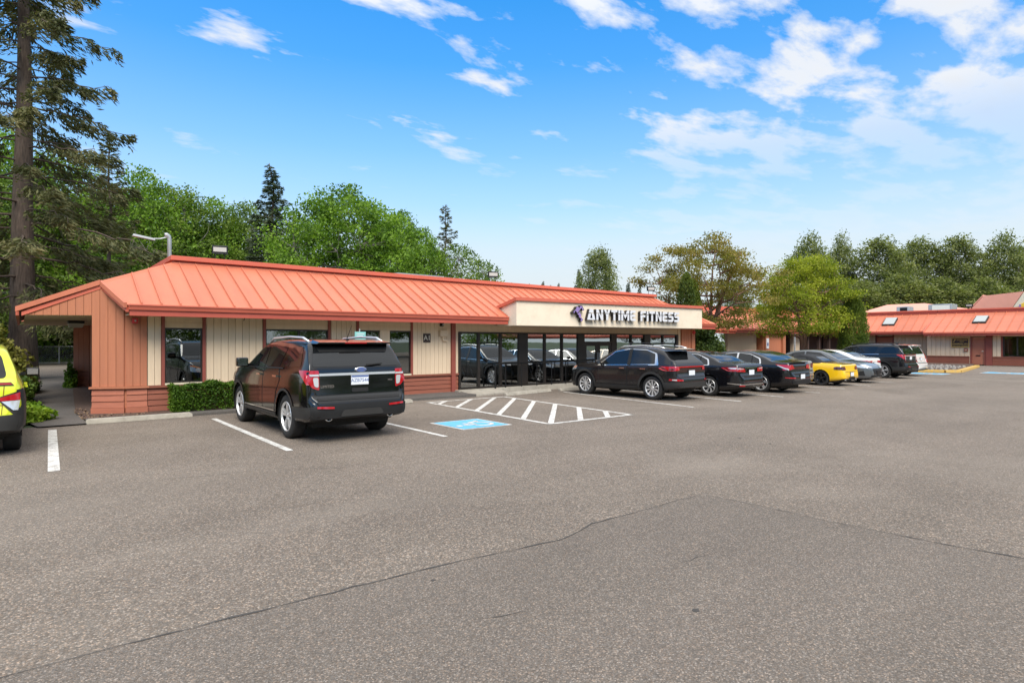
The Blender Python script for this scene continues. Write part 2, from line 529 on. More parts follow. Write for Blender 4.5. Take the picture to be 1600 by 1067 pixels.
# plants
mat('bark', (0.095, 0.070, 0.055), 0.95, var=0.45, vscale=5, bump=1.0, bscale=9, stretch=(3, 3, 0.5))
mat('bark_red', (0.16, 0.085, 0.06), 0.95, var=0.4, vscale=6, bump=0.8, bscale=12, stretch=(3, 3, 0.6))
mat('bark_grey', (0.13, 0.12, 0.105), 0.95, var=0.35, vscale=5, bump=0.7, bscale=9, stretch=(3, 3, 0.6))
leaf_mat('leaf_fir', (0.045, 0.055, 0.022), (0.115, 0.120, 0.048), (0.19, 0.165, 0.075), 0.25)
leaf_mat('leaf_spruce', (0.035, 0.055, 0.034), (0.075, 0.100, 0.058), (0.12, 0.145, 0.075), 0.2)
leaf_mat('leaf_maple', (0.058, 0.118, 0.016), (0.155, 0.270, 0.032), (0.29, 0.43, 0.055), 0.42)
leaf_mat('leaf_wood', (0.055, 0.100, 0.019), (0.135, 0.205, 0.038), (0.26, 0.34, 0.06), 0.42)
leaf_mat('leaf_locust', (0.125, 0.125, 0.026), (0.235, 0.205, 0.045), (0.33, 0.24, 0.08), 0.45)
leaf_mat('leaf_lime', (0.120, 0.165, 0.016), (0.260, 0.295, 0.026), (0.40, 0.41, 0.045), 0.45)
leaf_mat('leaf_poplar', (0.085, 0.108, 0.038), (0.185, 0.210, 0.068), (0.28, 0.29, 0.105), 0.38)
leaf_mat('leaf_cedar', (0.045, 0.080, 0.012), (0.110, 0.150, 0.018), (0.19, 0.22, 0.03), 0.25)
leaf_mat('leaf_ivy', (0.026, 0.048, 0.012), (0.066, 0.102, 0.017), (0.144, 0.180, 0.024), 0.25)
leaf_mat('leaf_hedge', (0.035, 0.080, 0.008), (0.090, 0.170, 0.014), (0.180, 0.270, 0.025), 0.3)
leaf_mat('leaf_cover', (0.070, 0.140, 0.010), (0.180, 0.290, 0.020), (0.340, 0.440, 0.050), 0.35)
leaf_mat('leaf_rhodo', (0.090, 0.100, 0.020), (0.230, 0.220, 0.045), (0.380, 0.340, 0.100), 0.3)
leaf_mat('leaf_shrub', (0.030, 0.066, 0.014), (0.072, 0.132, 0.024), (0.144, 0.216, 0.036), 0.3)
leaf_mat('leaf_pink', (0.250, 0.020, 0.090), (0.420, 0.040, 0.160), (0.5, 0.080, 0.2), 0.3)
# ------------------------------------------------------------------ ground
rnd = random.Random(4)


def sheet(name, poly, z, mt, kind='structure', parent=None):
    me = bpy.data.meshes.new(name)
    me.from_pydata([(x, y, z) for x, y in poly], [], [tuple(range(len(poly)))])
    o = link(name, me, mt, parent)
    if kind and parent is None: o['kind'] = kind
    return o


def gz(x):
    """the lot falls gently away to the right"""
    return -0.006 * (min(max(x, 6.0), 63.3) - 6.0)


def slab(name, polys, dz, mt):
    vs, fs = [], []
    for p in polys:
        fs.append(tuple(range(len(vs), len(vs) + len(p)))); vs += [(x, y, gz(x) + dz) for x, y in p]
    me = bpy.data.meshes.new(name); me.from_pydata(vs, [], fs)
    bm = bmesh.new(); bm.from_mesh(me); bmesh.ops.remove_doubles(bm, verts=list(bm.verts), dist=1e-4); bm.to_mesh(me); bm.free()
    o = link(name, me, mt); o['kind'] = 'structure'
    return o


slab('ground', [[(-900, -900), (6, -900), (6, 900), (-900, 900)], [(6, -900), (63.3, -900), (63.3, 900), (6, 900)], [(63.3, -900), (900, -900), (900, 900), (63.3, 900)]], -0.02, 'far_ground')
slab('parking_lot', [[(-40, -60), (6, -60), (6, 15.1), (-12, 15.1), (-12, 15.6), (-40, 15.6)],
                     [(6, -60), (63.3, -60), (63.3, 22.8), (36, 22.8), (29, 16.1), (11, 16.1), (11, 15.1), (6, 15.1)]], 0.0, 'asphalt_old')
sheet('rear_lot', [(-25, 36), (14, 36), (14, 57.5), (-25, 57.5)], 0.0, 'asphalt_old')


def jag(pts, amp, step=0.12, seed=1):
    r = random.Random(seed); out = []
    for (x0, y0), (x1, y1) in zip(pts[:-1], pts[1:]):
        n = max(1, int(math.hypot(x1 - x0, y1 - y0) / step))
        for i in range(n):
            t = i / n
            out.append((x0 + (x1 - x0) * t + r.uniform(-amp, amp), y0 + (y1 - y0) * t + r.uniform(-amp, amp)))
    out.append(pts[-1])
    return out


edge = jag([(-6, 4.02), (0.4, 3.95), (2.5, 3.82), (3.6, 3.66), (4.1, 3.80), (5.72, 3.76), (5.86, 3.55), (5.88, 2.4), (5.97, 1.4), (6.15, 0.6), (6.5, -4)], 0.011, 0.12, 3)
sheet('asphalt_patch', edge + [(6.5, -30), (-6, -30)], 0.004, 'asphalt_patch')
# the crack that follows the patch edge
r_ = random.Random(8)
vs, fs = [], []
for i, (x, y) in enumerate(edge):
    nx, ny = (0, 1) if x < 5.75 else (1, 0)
    if i and i < len(edge) - 1:
        dx, dy = edge[i + 1][0] - edge[i - 1][0], edge[i + 1][1] - edge[i - 1][1]
        l = math.hypot(dx, dy); nx, ny = -dy / l, dx / l
    w = 0.006 + 0.014 * max(0, r_.gauss(0.35, 0.4)) * (1 if (i // 9) % 5 else 0.25)
    vs += [(x - nx * w * 0.3, y - ny * w * 0.3, 0.008), (x + nx * w, y + ny * w, 0.0075)]
    if i: fs.append((2 * i - 2, 2 * i, 2 * i + 1, 2 * i - 1))
me = bpy.data.meshes.new('patch_crack'); me.from_pydata(vs, [], fs)
o = link('patch_crack', me, 'tar_edge'); o['kind'] = 'structure'

# hairline cracks in the old asphalt and a few tar spots
def crack(pts, w, label_seed):
    r = random.Random(label_seed); path = jag(pts, .03, .10, label_seed); vs, fs = [], []
    for i, (x, y) in enumerate(path):
        a = path[max(0, i - 1)]; b = path[min(len(path) - 1, i + 1)]
        l = math.hypot(b[0] - a[0], b[1] - a[1]) or 1; nx, ny = -(b[1] - a[1]) / l, (b[0] - a[0]) / l
        ww = w * r.uniform(.25, 1) * (1 if 0 < i < len(path) - 1 else .1)
        vs += [(x - nx * ww, y - ny * ww, gz(x) + .0062), (x + nx * ww, y + ny * ww, gz(x) + .0062)]
        if i: fs.append((2 * i - 2, 2 * i, 2 * i + 1, 2 * i - 1))
    me = bpy.data.meshes.new('asphalt_crack'); me.from_pydata(vs, [], fs)
    o = link('asphalt_crack', me, 'tar_edge'); o['kind'] = 'structure'


for n, (pts, w) in enumerate([([(3.9, 2.72), (4.2, 2.64)], .006), ([(6.9, 8.6), (8.6, 7.9), (10.4, 7.75), (12.5, 7.2)], .006), ([(1.2, 8.4), (2.6, 8.15), (3.4, 7.6)], .005),
                              ([(13.0, 5.2), (15.5, 5.6), (18, 5.3)], .005), ([(8.2, 4.3), (8.6, 3.7)], .004), ([(2.2, 2.9), (2.5, 2.8)], .005)]):
    crack(pts, w, 50 + n)
m = MB(); rr = random.Random(12)
for cx, cy, q in ((4.6, 10.9, 4), (7.1, 12.4, 6), (12.8, 12.0, 7), (1.9, 12.2, 7), (2.6, 2.6, 3), (9.5, 5.1, 3)):
    for _ in range(q):
        x, y, s_ = cx + rr.gauss(0, .35), cy + rr.gauss(0, .35), rr.choice((.012, .018, .03))
        m.add([(x + s_ * rr.uniform(.6, 1.2) * math.cos(a), y + s_ * rr.uniform(.6, 1.2) * math.sin(a), gz(x) + .0066) for a in [k * .785 for k in range(8)]], [tuple(range(8))])
o = m.build('oil_spots', 'tar_edge', fix=False); tag(o, 'small dark oil and tar spots dripped on the asphalt stalls', 'stain', kind='stuff')
rng_ = np.random.default_rng(5)

# walkway against the building, a little higher than the lot
MB().box((1.05, 15.1, -0.1), (11.0, 15.62, 0.055)).box((5.6, 15.62, -0.1), (11.0, 16.34, 0.056)).build('walkway', 'asphalt_walk')['kind'] = 'structure'
sheet('side_path', [(0.25, 14.9), (1.03, 14.9), (1.03, 16.2), (0.98, 17.3), (1.2, 22), (1.45, 27), (1.55, 36), (0.72, 36), (0.45, 25), (0.1, 20.5), (0.1, 15.9)], 0.03, 'asphalt_walk')
sheet('planting_bed', [(1.03, 15.55), (5.6, 15.55), (5.6, 17), (4, 30), (1.55, 30), (1.45, 27), (1.2, 22), (0.98, 17.3), (1.03, 16.2)], 0.045, 'mulch')
sheet('left_bed', [(-14, 15.6), (0.1, 15.6), (0.1, 20.5), (0.45, 25), (0.72, 35.9), (-14, 35.9)], 0.035, 'mulch')
# concrete walk along the shop front with its kerb face
MB().hull([(10.95, 15.98, -0.3), (28, 15.75, -0.3), (28, 16.5, -0.3), (10.95, 16.5, -0.3)],
          [(10.95, 15.98, 0.10), (28, 15.75, 0.13), (28, 16.5, 0.13), (10.95, 16.5, 0.10)]).build('shop_walk', 'concrete')['kind'] = 'structure'
MB().hull([(11.0, 15.15, -0.1), (12.6, 15.5, -0.1), (12.6, 15.96, -0.1), (11.0, 15.96, -0.1)],
          [(11.0, 15.15, 0.012), (12.6, 15.5, 0.018), (12.6, 15.96, 0.09), (11.0, 15.96, 0.09)]).build('walk_ramp', 'concrete')['kind'] = 'structure'
slab('court', [[(29, 16.0), (31, 17.0), (44, 17.5), (50, 18.5), (63.2, 22), (63.2, 30), (26, 30), (26, 16.6)]], 0.008, 'mulch')

# ------------------------------------------------------------------ painted markings
def strip(name, a, b, w, mt='white_paint', label=None, cat='marking', group=None, z=0.004, bow=0.0):
    a, b = Vector((*a, z)), Vector((*b, z))
    d = (b - a).normalized(); n = Vector((-d.y, d.x, 0)) * w / 2
    vs, fs = [], []
    k = 9
    for i in range(k):
        t = i / (k - 1)
        p = a.lerp(b, t) + Vector((-d.y, d.x, 0)) * bow * math.sin(math.pi * t)
        vs += [(q.x, q.y, gz(q.x) + z) for q in (p - n, p + n)]
        if i: fs.append((2 * i - 2, 2 * i - 1, 2 * i + 1, 2 * i))
    me = bpy.data.meshes.new(name); me.from_pydata(vs, [], fs)
    o = link(name, me, mt)
    return tag(o, label, cat, group)


lines = [((0.46, 14.47), (0.33, 9.84), 0.13, 'short white stall line on the asphalt beside the lime green car'),
         ((3.27, 14.3), (3.23, 9.36), 0.11, 'white stall line running along the left side of the large black SUV'),
         ((5.87, 14.3), (5.86, 8.97), 0.10, 'white stall line on the right of the black SUV beside the blue square'),
         ((14.55, 14.85), (13.77, 9.12), 0.10, 'white stall line on the near side of the charcoal crossover'),
         ((16.95, 14.6), (16.34, 9.22), 0.10, 'white stall line between the charcoal crossover and the black sedan with swirl wheels'),
         ((19.3, 14.6), (18.88, 9.20), 0.10, 'white stall line between the two black sedans'),
         ((21.8, 14.6), (21.5, 9.19), 0.10, 'white stall line between the black sedan and the tan sedan'),
         ((24.5, 14.6), (24.28, 9.46), 0.10, 'white stall line left of the yellow roadster'),
         ((27.1, 14.6), (27.0, 9.53), 0.10, 'white stall line between the yellow roadster and the grey sedan'),
         ((30.3, 14.6), (30.2, 9.70), 0.10, 'white stall line right of the grey sedan'),
         ((36.3, 14.6), (36.3, 10.2), 0.10, 'white stall line right of the far black SUV')]
for a, b, w, lab in lines:
    strip('stall_line', a, b, w, label=lab, cat='parking line', group='parking stall lines')

# hatched access aisle: outline and seven bars, parts of one marking
hz = aroot('hatched_aisle', (9.9, 11.6, 0))
tag(hz, 'white hatched no parking aisle painted beside the blue wheelchair square', 'marking')
Q = [(8.83, 14.44), (11.68, 14.56), (11.12, 9.06), (8.47, 9.06)]
for a, b in zip(Q, Q[1:] + Q[:1]):
    a, b = Vector((*a, 0)), Vector((*b, 0)); d = (b - a).normalized(); n = Vector((-d.y, d.x, 0)) * 0.055
    e = d * 0.055
    MB().add([(q.x, q.y, gz(q.x) + .005) for q in (a - n - e, b - n + e, b + n + e, a + n - e)], [(0, 1, 2, 3)]).build('outline', 'white_paint', hz)


def seg_clip(p, d, poly):
    ts = []
    for (x0, y0), (x1, y1) in zip(poly, poly[1:] + poly[:1]):
        ex, ey = x1 - x0, y1 - y0
        den = d[0] * ey - d[1] * ex
        if abs(den) < 1e-9: continue
        t = ((x0 - p[0]) * ey - (y0 - p[1]) * ex) / den
        u = ((x0 - p[0]) * d[1] - (y0 - p[1]) * d[0]) / den
        if -1e-6 <= u <= 1 + 1e-6: ts.append(t)
    return (min(ts), max(ts)) if len(ts) >= 2 else None


dx = dy = math.sqrt(.5)
for k in range(8):
    p = (8.7, 8.7 + 5.02 - k * 0.895)
    r = seg_clip(p, (dx, dy), Q)
    if not r or r[1] - r[0] < 0.3: continue
    w = 0.062
    a = Vector((p[0] + dx * r[0], p[1] + dy * r[0], 0.0085)); b = Vector((p[0] + dx * r[1], p[1] + dy * r[1], 0.0085))
    n = Vector((-dy, dx, 0)) * w
    MB().add([(q.x, q.y, gz(q.x) + .0085) for q in (a - n, b - n, b + n, a + n)], [(0, 1, 2, 3)]).build('bar', 'white_paint', hz)


def wheelchair(root, cx, cy, s, rz, back=True):
    """blue square, white border and the wheelchair figure, top of the figure towards +Y turned by rz"""
    def T(a, b, z):
        x = cx + s * (a * math.cos(rz) - b * math.sin(rz))
        return (x, cy + s * (a * math.sin(rz) + b * math.cos(rz)), z + gz(x))
    MB().add([T(-.5, -.5, .004), T(.5, -.5, .004), T(.5, .5, .004), T(-.5, .5, .004)], [(0, 1, 2, 3)]).build('border', 'white_paint', root)
    q = .455
    MB().add([T(-q, -q, .008), T(q, -q, .008), T(q, q, .008), T(-q, q, .008)], [(0, 1, 2, 3)]).build('blue_field', 'blue_paint', root)
    m = MB()
    def stroke(pts, w):
        vs = []
        for i, (a, b) in enumerate(pts):
            p0 = pts[max(0, i - 1)]; p1 = pts[min(len(pts) - 1, i + 1)]
            l = math.hypot(p1[0] - p0[0], p1[1] - p0[1]) or 1
            nx, ny = -(p1[1] - p0[1]) / l * w, (p1[0] - p0[0]) / l * w
            vs += [T(a - nx, b - ny, .012), T(a + nx, b + ny, .012)]
        m.add(vs, [(2 * i, 2 * i + 1, 2 * i + 3, 2 * i + 2) for i in range(len(pts) - 1)])
    stroke([(-.1 + .20 * math.cos(t), -.12 + .20 * math.sin(t)) for t in [R(120 + i * 14) for i in range(17)]], .035)
    stroke([(-.12, .22), (-.10, -.02), (.10, -.02), (.19, -.26), (.27, -.26)], .038)
    stroke([(-.11, .10), (.09, .10)], .03)
    m.add([T(-.13 + .062 * math.cos(R(a)), .32 + .062 * math.sin(R(a)), .012) for a in range(0, 360, 30)], [tuple(range(12))])
    m.build('wheelchair_figure', 'white_paint', root)


for (cx, cy, s, rz, lab) in [(7.18, 10.05, 1.23, R(90), 'blue square with white wheelchair figure painted beside the hatched aisle'),
                             (41.7, 11.6, 1.9, R(90), 'blue wheelchair square painted in front of the yellow kerb'),
                             (46.6, 8.95, 2.1, R(90), 'blue wheelchair square on the open asphalt at the right edge')]:
    r = aroot('wheelchair_marking', (cx, cy, 0)); tag(r, lab, 'marking', 'wheelchair markings')
    wheelchair(r, cx, cy, s, rz)

# wheel stops
def wheel_stop(a, b, label, w=0.13, h=0.105):
    a, b = Vector((*a, 0)), Vector((*b, 0)); d = (b - a).normalized(); n = Vector((-d.y, d.x, 0))
    m = MB(); ring = []
    for p, in_ in ((a, 0), (a + d * .05, 1), (b - d * .05, 1), (b, 0)):
        hh = h if in_ else h * .72
        ring.append([p - n * w * .62, p + n * w * .62, p + n * w * .42 + Vector((0, 0, hh)), p - n * w * .42 + Vector((0, 0, hh))])
    vs = [tuple(q) for r in ring for q in r]
    fs = [(3, 2, 1, 0), (12, 13, 14, 15)]
    for i in range(3):
        for k in range(4):
            fs.append((i * 4 + k, i * 4 + (k + 1) % 4, i * 4 + 4 + (k + 1) % 4, i * 4 + 4 + k))
    o = m.add(vs, fs).build('wheel_stop', 'concrete', bevel=0.012)
    o.location.z = gz((a.x + b.x) / 2) + .001
    return tag(o, label, 'wheel stop', 'concrete wheel stops')


wheel_stop((1.02, 15.0), (2.98, 15.0), 'concrete wheel stop in front of the orange corner pier')
wheel_stop((6.35, 14.62), (8.42, 14.62), 'concrete wheel stop at the head of the blue wheelchair stall')
wheel_stop((11.95, 14.85), (14.2, 15.15), 'concrete wheel stop in front of the shop walk railing')
wheel_stop((14.75, 15.25), (16.6, 15.25), 'concrete wheel stop by the front tyre of the charcoal crossover')

# yellow kerb round the far planting island
kb = aroot('island_kerb', (49, 11.5, gz(49))); tag(kb, 'yellow painted kerb round the far gravel island', 'kerb')
KP = [(43.4, 13.2), (44.0, 11.4), (44.9, 10.85), (48.0, 11.3), (53.6, 12.15), (57.6, 12.75)]
for i, (a, b) in enumerate(zip(KP[:-1], KP[1:])):
    a, b = Vector((*a, gz(a[0]))), Vector((*b, gz(b[0]))); d = (b - a).normalized(); n = Vector((-d.y, d.x, 0)) * 0.16
    a = a + d * .012; b = b - d * .012
    MB().hull([tuple(a - n), tuple(b - n), tuple(b + n), tuple(a + n)], [tuple(a - n * .8 + Vector((0, 0, .17))), tuple(b - n * .8 + Vector((0, 0, .17))), tuple(b + n + Vector((0, 0, .17))), tuple(a + n + Vector((0, 0, .17)))]).build('kerb_stone', 'yellow_paint', kb, bevel=.02)
slab('island_gravel', [[(43.6, 13.3), (44.2, 11.6), (45.0, 11.1), (48, 11.55), (53.6, 12.4), (57.5, 13.0), (63, 14.2), (63, 22), (44, 22)]], 0.13, 'mulch')
mat('gravel', (0.25, 0.23, 0.21), 0.95, var=0.4, vscale=20)
m = MB(); rr = random.Random(2)
for i in range(170):
    x, y = rr.uniform(44.8, 55), rr.uniform(11.4, 15); s = rr.uniform(.05, .16)
    if y < 11.3 + max(0, x - 45) * .15: continue
    pts = [(x + s * math.cos(a) * rr.uniform(.7, 1.1), y + s * math.sin(a) * rr.uniform(.7, 1.1)) for a in [k * math.pi / 3 for k in range(6)]]
    m.hull([(px, py, gz(x) + .12) for px, py in pts], [(x + (px - x) * .6, y + (py - y) * .6, gz(x) + .13 + s * .8) for px, py in pts])
o = m.build('river_stones', 'gravel', fix=False); tag(o, 'grey river stones spread on the far island behind the yellow kerb', 'stones', kind='stuff')
# ------------------------------------------------------------------ the long shop building
WY = 16.3              # front wall plane
EY, EZ = 15.6, 2.52    # eave line
PITCH = 0.525
RX = lambda x: x


def roofz(y): return EZ + PITCH * (y - EY)


bld = aroot('shop_building', (12.5, 20, 0))
tag(bld, 'long low tan building with salmon standing seam roof and lettered canopy', 'building')


def bx(name, a, b, mt, parent=None, bevel=0.0):
    return MB().box(a, b).build(name, mt, parent if parent is not None else bld, bevel=bevel)


# --- core walls (openings left between them)
wall = MB()
wall.box((2.30, WY + 0.035, 0), (2.58, WY + .18, 2.45)).box((3.52, WY + .035, 0), (4.92, WY + .18, 2.45))
wall.box((6.74, WY + .035, 0), (7.55, WY + .18, 2.45)).box((9.42, WY + .035, 0), (11.14, WY + .18, 2.45))
for a, b in ((2.58, 3.52), (4.92, 6.74), (7.55, 9.42)):
    wall.box((a, WY + .035, 0), (b, WY + .18, .60)).box((a, WY + .035, 2.02), (b, WY + .18, 2.45))
wall.box((23.35, WY + .035, 0), (23.56, WY + .18, 2.45)).box((11.14, WY + .06, 2.0), (23.35, WY + .18, 2.45))
wl = wall.build('front_wall', 'tan_siding', bld)
MB().box((1.95, WY + .05, 0), (2.13, 27.2, 2.45)).build('end_wall', 'orange_siding', bld)
MB().box((1.7, 27.6, 0), (24.4, 27.8, 2.6)).build('back_wall', 'tan_siding', bld)
MB().box((24.42, WY + .05, 0), (24.6, 27.6, 2.45)).build('far_end_wall', 'orange_siding', bld)
MB().box((2.2, WY + .2, .02), (24.3, 27.5, .06)).build('floor', 'interior_floor', bld)
MB().box((2.2, WY + .2, 2.46), (24.3, 27.5, 2.54)).build('ceiling', 'interior_dark', bld)
MB().box((2.2, 21.0, .06), (24.3, 21.1, 2.46)).build('partition', 'interior_dark', bld)
MB().box((11.0, WY + .25, .06), (11.1, 21.0, 2.46)).build('partition', 'interior_dark', bld)


def boards(x0, x1, z0, z1, y, mt, parent, width=0.16, gap=0.009, th=0.03):
    """vertical grooved siding, each board a piece"""
    n = max(1, round((x1 - x0) / width)); w = (x1 - x0) / n
    cache = {}
    for i in range(n):
        a = x0 + i * w
        me = cache.get('m')
        if me is None:
            mb = MB().box((gap / 2, -th, z0), (w - gap / 2, 0, z1))
            o = mb.build('board', mt, parent); cache['m'] = o.data
        else:
            o = link('board', me, None, parent)
        o.location = (a, y, 0)


def laps(x0, x1, z0, z1, y, mt, parent, n=4, name='lap_board', proud=0.0):
    hgt = (z1 - z0) / n
    for i in range(n):
        a, b = z0 + i * hgt, z0 + (i + 1) * hgt
        MB().add([(x0, y, a), (x1, y, a), (x1, y - .034 - proud, a), (x0, y - .034 - proud, a),
                  (x0, y, b - .004), (x1, y, b - .004), (x1, y - .014 - proud, b - .004), (x0, y - .014 - proud, b - .004)],
                 [(3, 2, 1, 0), (4, 5, 6, 7), (0, 1, 5, 4), (1, 2, 6, 5), (2, 3, 7, 6), (3, 0, 4, 7)]).build(name, mt, parent)


for a, b in ((2.30, 2.575), (3.56, 4.915), (6.79, 7.545), (9.43, 10.84), (11.0, 11.135)):
    boards(a, b, .66, 2.44, WY + .033, 'tan_siding', wl)
for a, b in ((2.30, 10.84), (11.0, 11.135)):
    laps(a, b, .05, .60, WY + .033, 'brick_red_board', wl, 4)
    bx('wainscot_cap', (a, WY - .045, .602), (b, WY + .033, .655), 'brick_red_board', wl)
bx('post', (10.845, WY - .07, .02), (10.995, WY + .033, 2.44), 'red_trim', bevel=.008)


# --- left windows: trim, header, sash, pane, blind
def window(x0, x1, mull=(), panels=None, pink=False):
    w = MB().box((x0, WY - .03, .657), (x0 + .07, WY + .08, 2.44)).build('window', 'red_trim', bld)
    MB().box((x1 - .07, WY - .03, .657), (x1, WY + .08, 2.44)).build('trim_board', 'red_trim', w)
    laps(x0 + .07, x1 - .07, 2.03, 2.44, WY + .033, 'tan_siding', w, 3, 'header_board')
    bx('sill', (x0 + .07, WY - .05, .657), (x1 - .07, WY + .09, .70), 'soffit', w)
    fr = MB().box((x0 + .07, WY + .01, 1.985), (x1 - .07, WY + .07, 2.028)).box((x0 + .07, WY + .01, .702), (x1 - .07, WY + .07, .735))
    for k in (x0 + .07, x1 - .10):
        fr.box((k, WY + .01, .736), (k + .03, WY + .07, 1.984))
    for k in mull:
        fr.box((k - .02, WY + .01, .736), (k + .02, WY + .07, 1.984))
    fr.build('frame', 'bronze_frame', w)
    if panels:
        for k in panels:
            bx('mullion_board', (k[0], WY - .02, .702), (k[1], WY + .075, 2.026), 'tan_siding', w)
    xs = [x0 + .10] + [k for k in mull] + [x1 - .10]
    for a, b in zip(xs[:-1], xs[1:]):
        me = bpy.data.meshes.new('pane')
        me.from_pydata([(a, WY + .04, .736), (b, WY + .04, .736), (b, WY + .04, 1.984), (a, WY + .04, 1.984)], [], [(0, 1, 2, 3)])
        link('pane', me, 'window_glass', w)
    return w


window(2.58, 3.54)
w2 = window(4.92, 6.76, (5.88,))
bx('blind', (5.95, WY + .16, .75), (6.62, WY + .17, 2.0), 'blind', w2)
w3 = window(7.55, 9.42, (8.33, 8.62), panels=((8.30, 8.62),))

# --- corner pier: an angled face and a front face, boards over lap boards
PA, PB, PC = Vector((1.24, 16.64, 0)), Vector((1.83, 16.30, 0)), Vector((2.29, 16.28, 0))
pier = MB().hull([(1.26, 16.68, 0), (1.845, 16.345, 0), (2.29, 16.325, 0), (2.29, 16.7, 0), (1.5, 17.2, 0)],
                 [(1.26, 16.68, 2.62), (1.845, 16.345, 2.62), (2.29, 16.325, 2.62), (2.29, 16.7, 2.62), (1.5, 17.2, 2.62)]).build('corner_pier', 'orange_siding', bld)


def face_boards(a, b, n, z0, tops, mt, parent, th=.03, gap=.008, name='board'):
    d = (b - a); u = d.normalized(); nn = Vector((u.y, -u.x, 0)) * th
    for i in range(n):
        p = a + d * (i / n) + u * gap / 2; q = a + d * ((i + 1) / n) - u * gap / 2
        zp, zq = tops(i / n), tops((i + 1) / n)
        MB().hull([tuple(p), tuple(q), tuple(q + nn), tuple(p + nn)], [tuple(p + Vector((0, 0, zp - p.z))), tuple(q + Vector((0, 0, zq))), tuple(q + nn + Vector((0, 0, zq))), tuple(p + nn + Vector((0, 0, zp)))]) if False else \
            MB().hull([(p.x, p.y, z0), (q.x, q.y, z0), (q.x + nn.x, q.y + nn.y, z0), (p.x + nn.x, p.y + nn.y, z0)],
                      [(p.x, p.y, zp), (q.x, q.y, zq), (q.x + nn.x, q.y + nn.y, zq), (p.x + nn.x, p.y + nn.y, zp)]).build(name, mt, parent)


# gable face runs on to the left tip of the roof
GA = Vector((1.26, 16.68, 0)); GB = Vector((1.845, 16.345, 0)); GC = Vector((2.29, 16.325, 0))
PEAK = Vector((1.44, 16.655, 3.074))
TIP = Vector((-.06, 17.42, 2.444))


def gable_top(x):       # underside of the roof over the angled face
    return min(2.444 + .42 * (x + .06), EZ + PITCH * (16.345 + (1.845 - x) * .573 - EY)) - .09


face_boards(GA, GB, 4, .66, lambda t: gable_top(1.26 + t * .585), 'orange_siding', pier)
face_boards(GB + Vector((.02, 0, 0)), GC, 3, .66, lambda t: 2.50, 'orange_siding', pier)
gu = (GA - GB).normalized()
TL = GA + gu * 1.33
face_boards(TL, GA, 8, 2.30, lambda t: max(2.32, gable_top(TL.x + (1.26 - TL.x) * t)), 'orange_siding', pier, name='gable_board')


def face_laps(a, b, z0, z1, n, mt, parent, base=True):
    u = (b - a).normalized(); nn = Vector((u.y, -u.x, 0))
    h = (z1 - z0) / n
    for i in range(n):
        lo, hi = z0 + i * h, z0 + (i + 1) * h - .004
        o1, o2 = (.055, .055) if i == 0 else (.046, .026)
        e = u * (.012 if i == 0 else 0)
        A, B = a - e, b + e
        MB().hull([(A.x, A.y, lo), (B.x, B.y, lo), (B.x + nn.x * o1, B.y + nn.y * o1, lo), (A.x + nn.x * o1, A.y + nn.y * o1, lo)],
                  [(A.x, A.y, hi), (B.x, B.y, hi), (B.x + nn.x * o2, B.y + nn.y * o2, hi), (A.x + nn.x * o2, A.y + nn.y * o2, hi)]).build('lap_board', mt, parent)
    A, B = a - u * .04, b + u * .04
    MB().hull([(A.x, A.y, z1), (B.x, B.y, z1), (B.x + nn.x * .085, B.y + nn.y * .085, z1), (A.x + nn.x * .085, A.y + nn.y * .085, z1)],
              [(A.x, A.y, z1 + .045), (B.x, B.y, z1 + .045), (B.x + nn.x * .085, B.y + nn.y * .085, z1 + .045), (A.x + nn.x * .085, A.y + nn.y * .085, z1 + .045)]).build('pier_cap', 'orange_siding', parent)


face_laps(GA, GB - Vector((.0, 0, 0)), .03, .612, 4, 'pier_red_board', pier)
face_laps(GB + Vector((.035, 0, 0)), GC, .034, .610, 4, 'pier_red_board', pier)
# rear pier seen through the porch
bp_ = MB().hull([(1.5, 27.3, 0), (1.95, 26.95, 0), (1.95, 27.6, 0), (1.6, 27.6, 0)], [(1.5, 27.3, 2.4), (1.95, 26.95, 2.4), (1.95, 27.6, 2.4), (1.6, 27.6, 2.4)]).build('rear_pier', 'orange_siding', bld)
a, b = Vector((1.5, 27.3, 0)), Vector((1.95, 26.95, 0))
face_boards(a, b, 3, .66, lambda t: 2.38, 'orange_siding', bp_)
face_laps(a, b, .03, .61, 4, 'pier_red_board', bp_)
# porch soffit with its light
MB().hull([(.06, 17.36, 2.292), (1.9, 16.36, 2.292), (1.96, 27.9, 2.292), (.06, 27.9, 2.292)], [(.06, 17.36, 2.31), (1.9, 16.36, 2.31), (1.96, 27.9, 2.31), (.06, 27.9, 2.31)]).build('porch_soffit', 'soffit', bld)
pl = aroot('porch_light', (1.2, 21.2, 2.29)); tag(pl, 'small ceiling light with pale lens under the porch soffit', 'light')
MB().box((1.02, 20.95, 2.215), (1.40, 21.5, 2.291)).build('housing', 'black_metal', pl, bevel=.01)
MB().hull([(1.06, 21.0, 2.10), (1.36, 21.0, 2.10), (1.36, 21.45, 2.10), (1.06, 21.45, 2.10)], [(1.03, 20.96, 2.214), (1.39, 20.96, 2.214), (1.39, 21.49, 2.214), (1.03, 21.49, 2.214)]).build('lens', 'lens_white', pl)

# --- roof: every standing seam panel is a piece of its own
HX0, HY0, HZ0 = 3.12, 18.0, 3.78
HX1 = 23.85
roof = MB().hull([(3.2, 17.98, 3.55), (HX1 - .1, 17.98, 3.55), (HX1 - .1, 27.8, 3.55), (3.2, 27.8, 3.55)], [(3.2, 17.98, 3.72), (HX1 - .1, 17.98, 3.72), (HX1 - .1, 27.8, 3.72), (3.2, 27.8, 3.72)]).build('roof', 'grey_metal', bld)


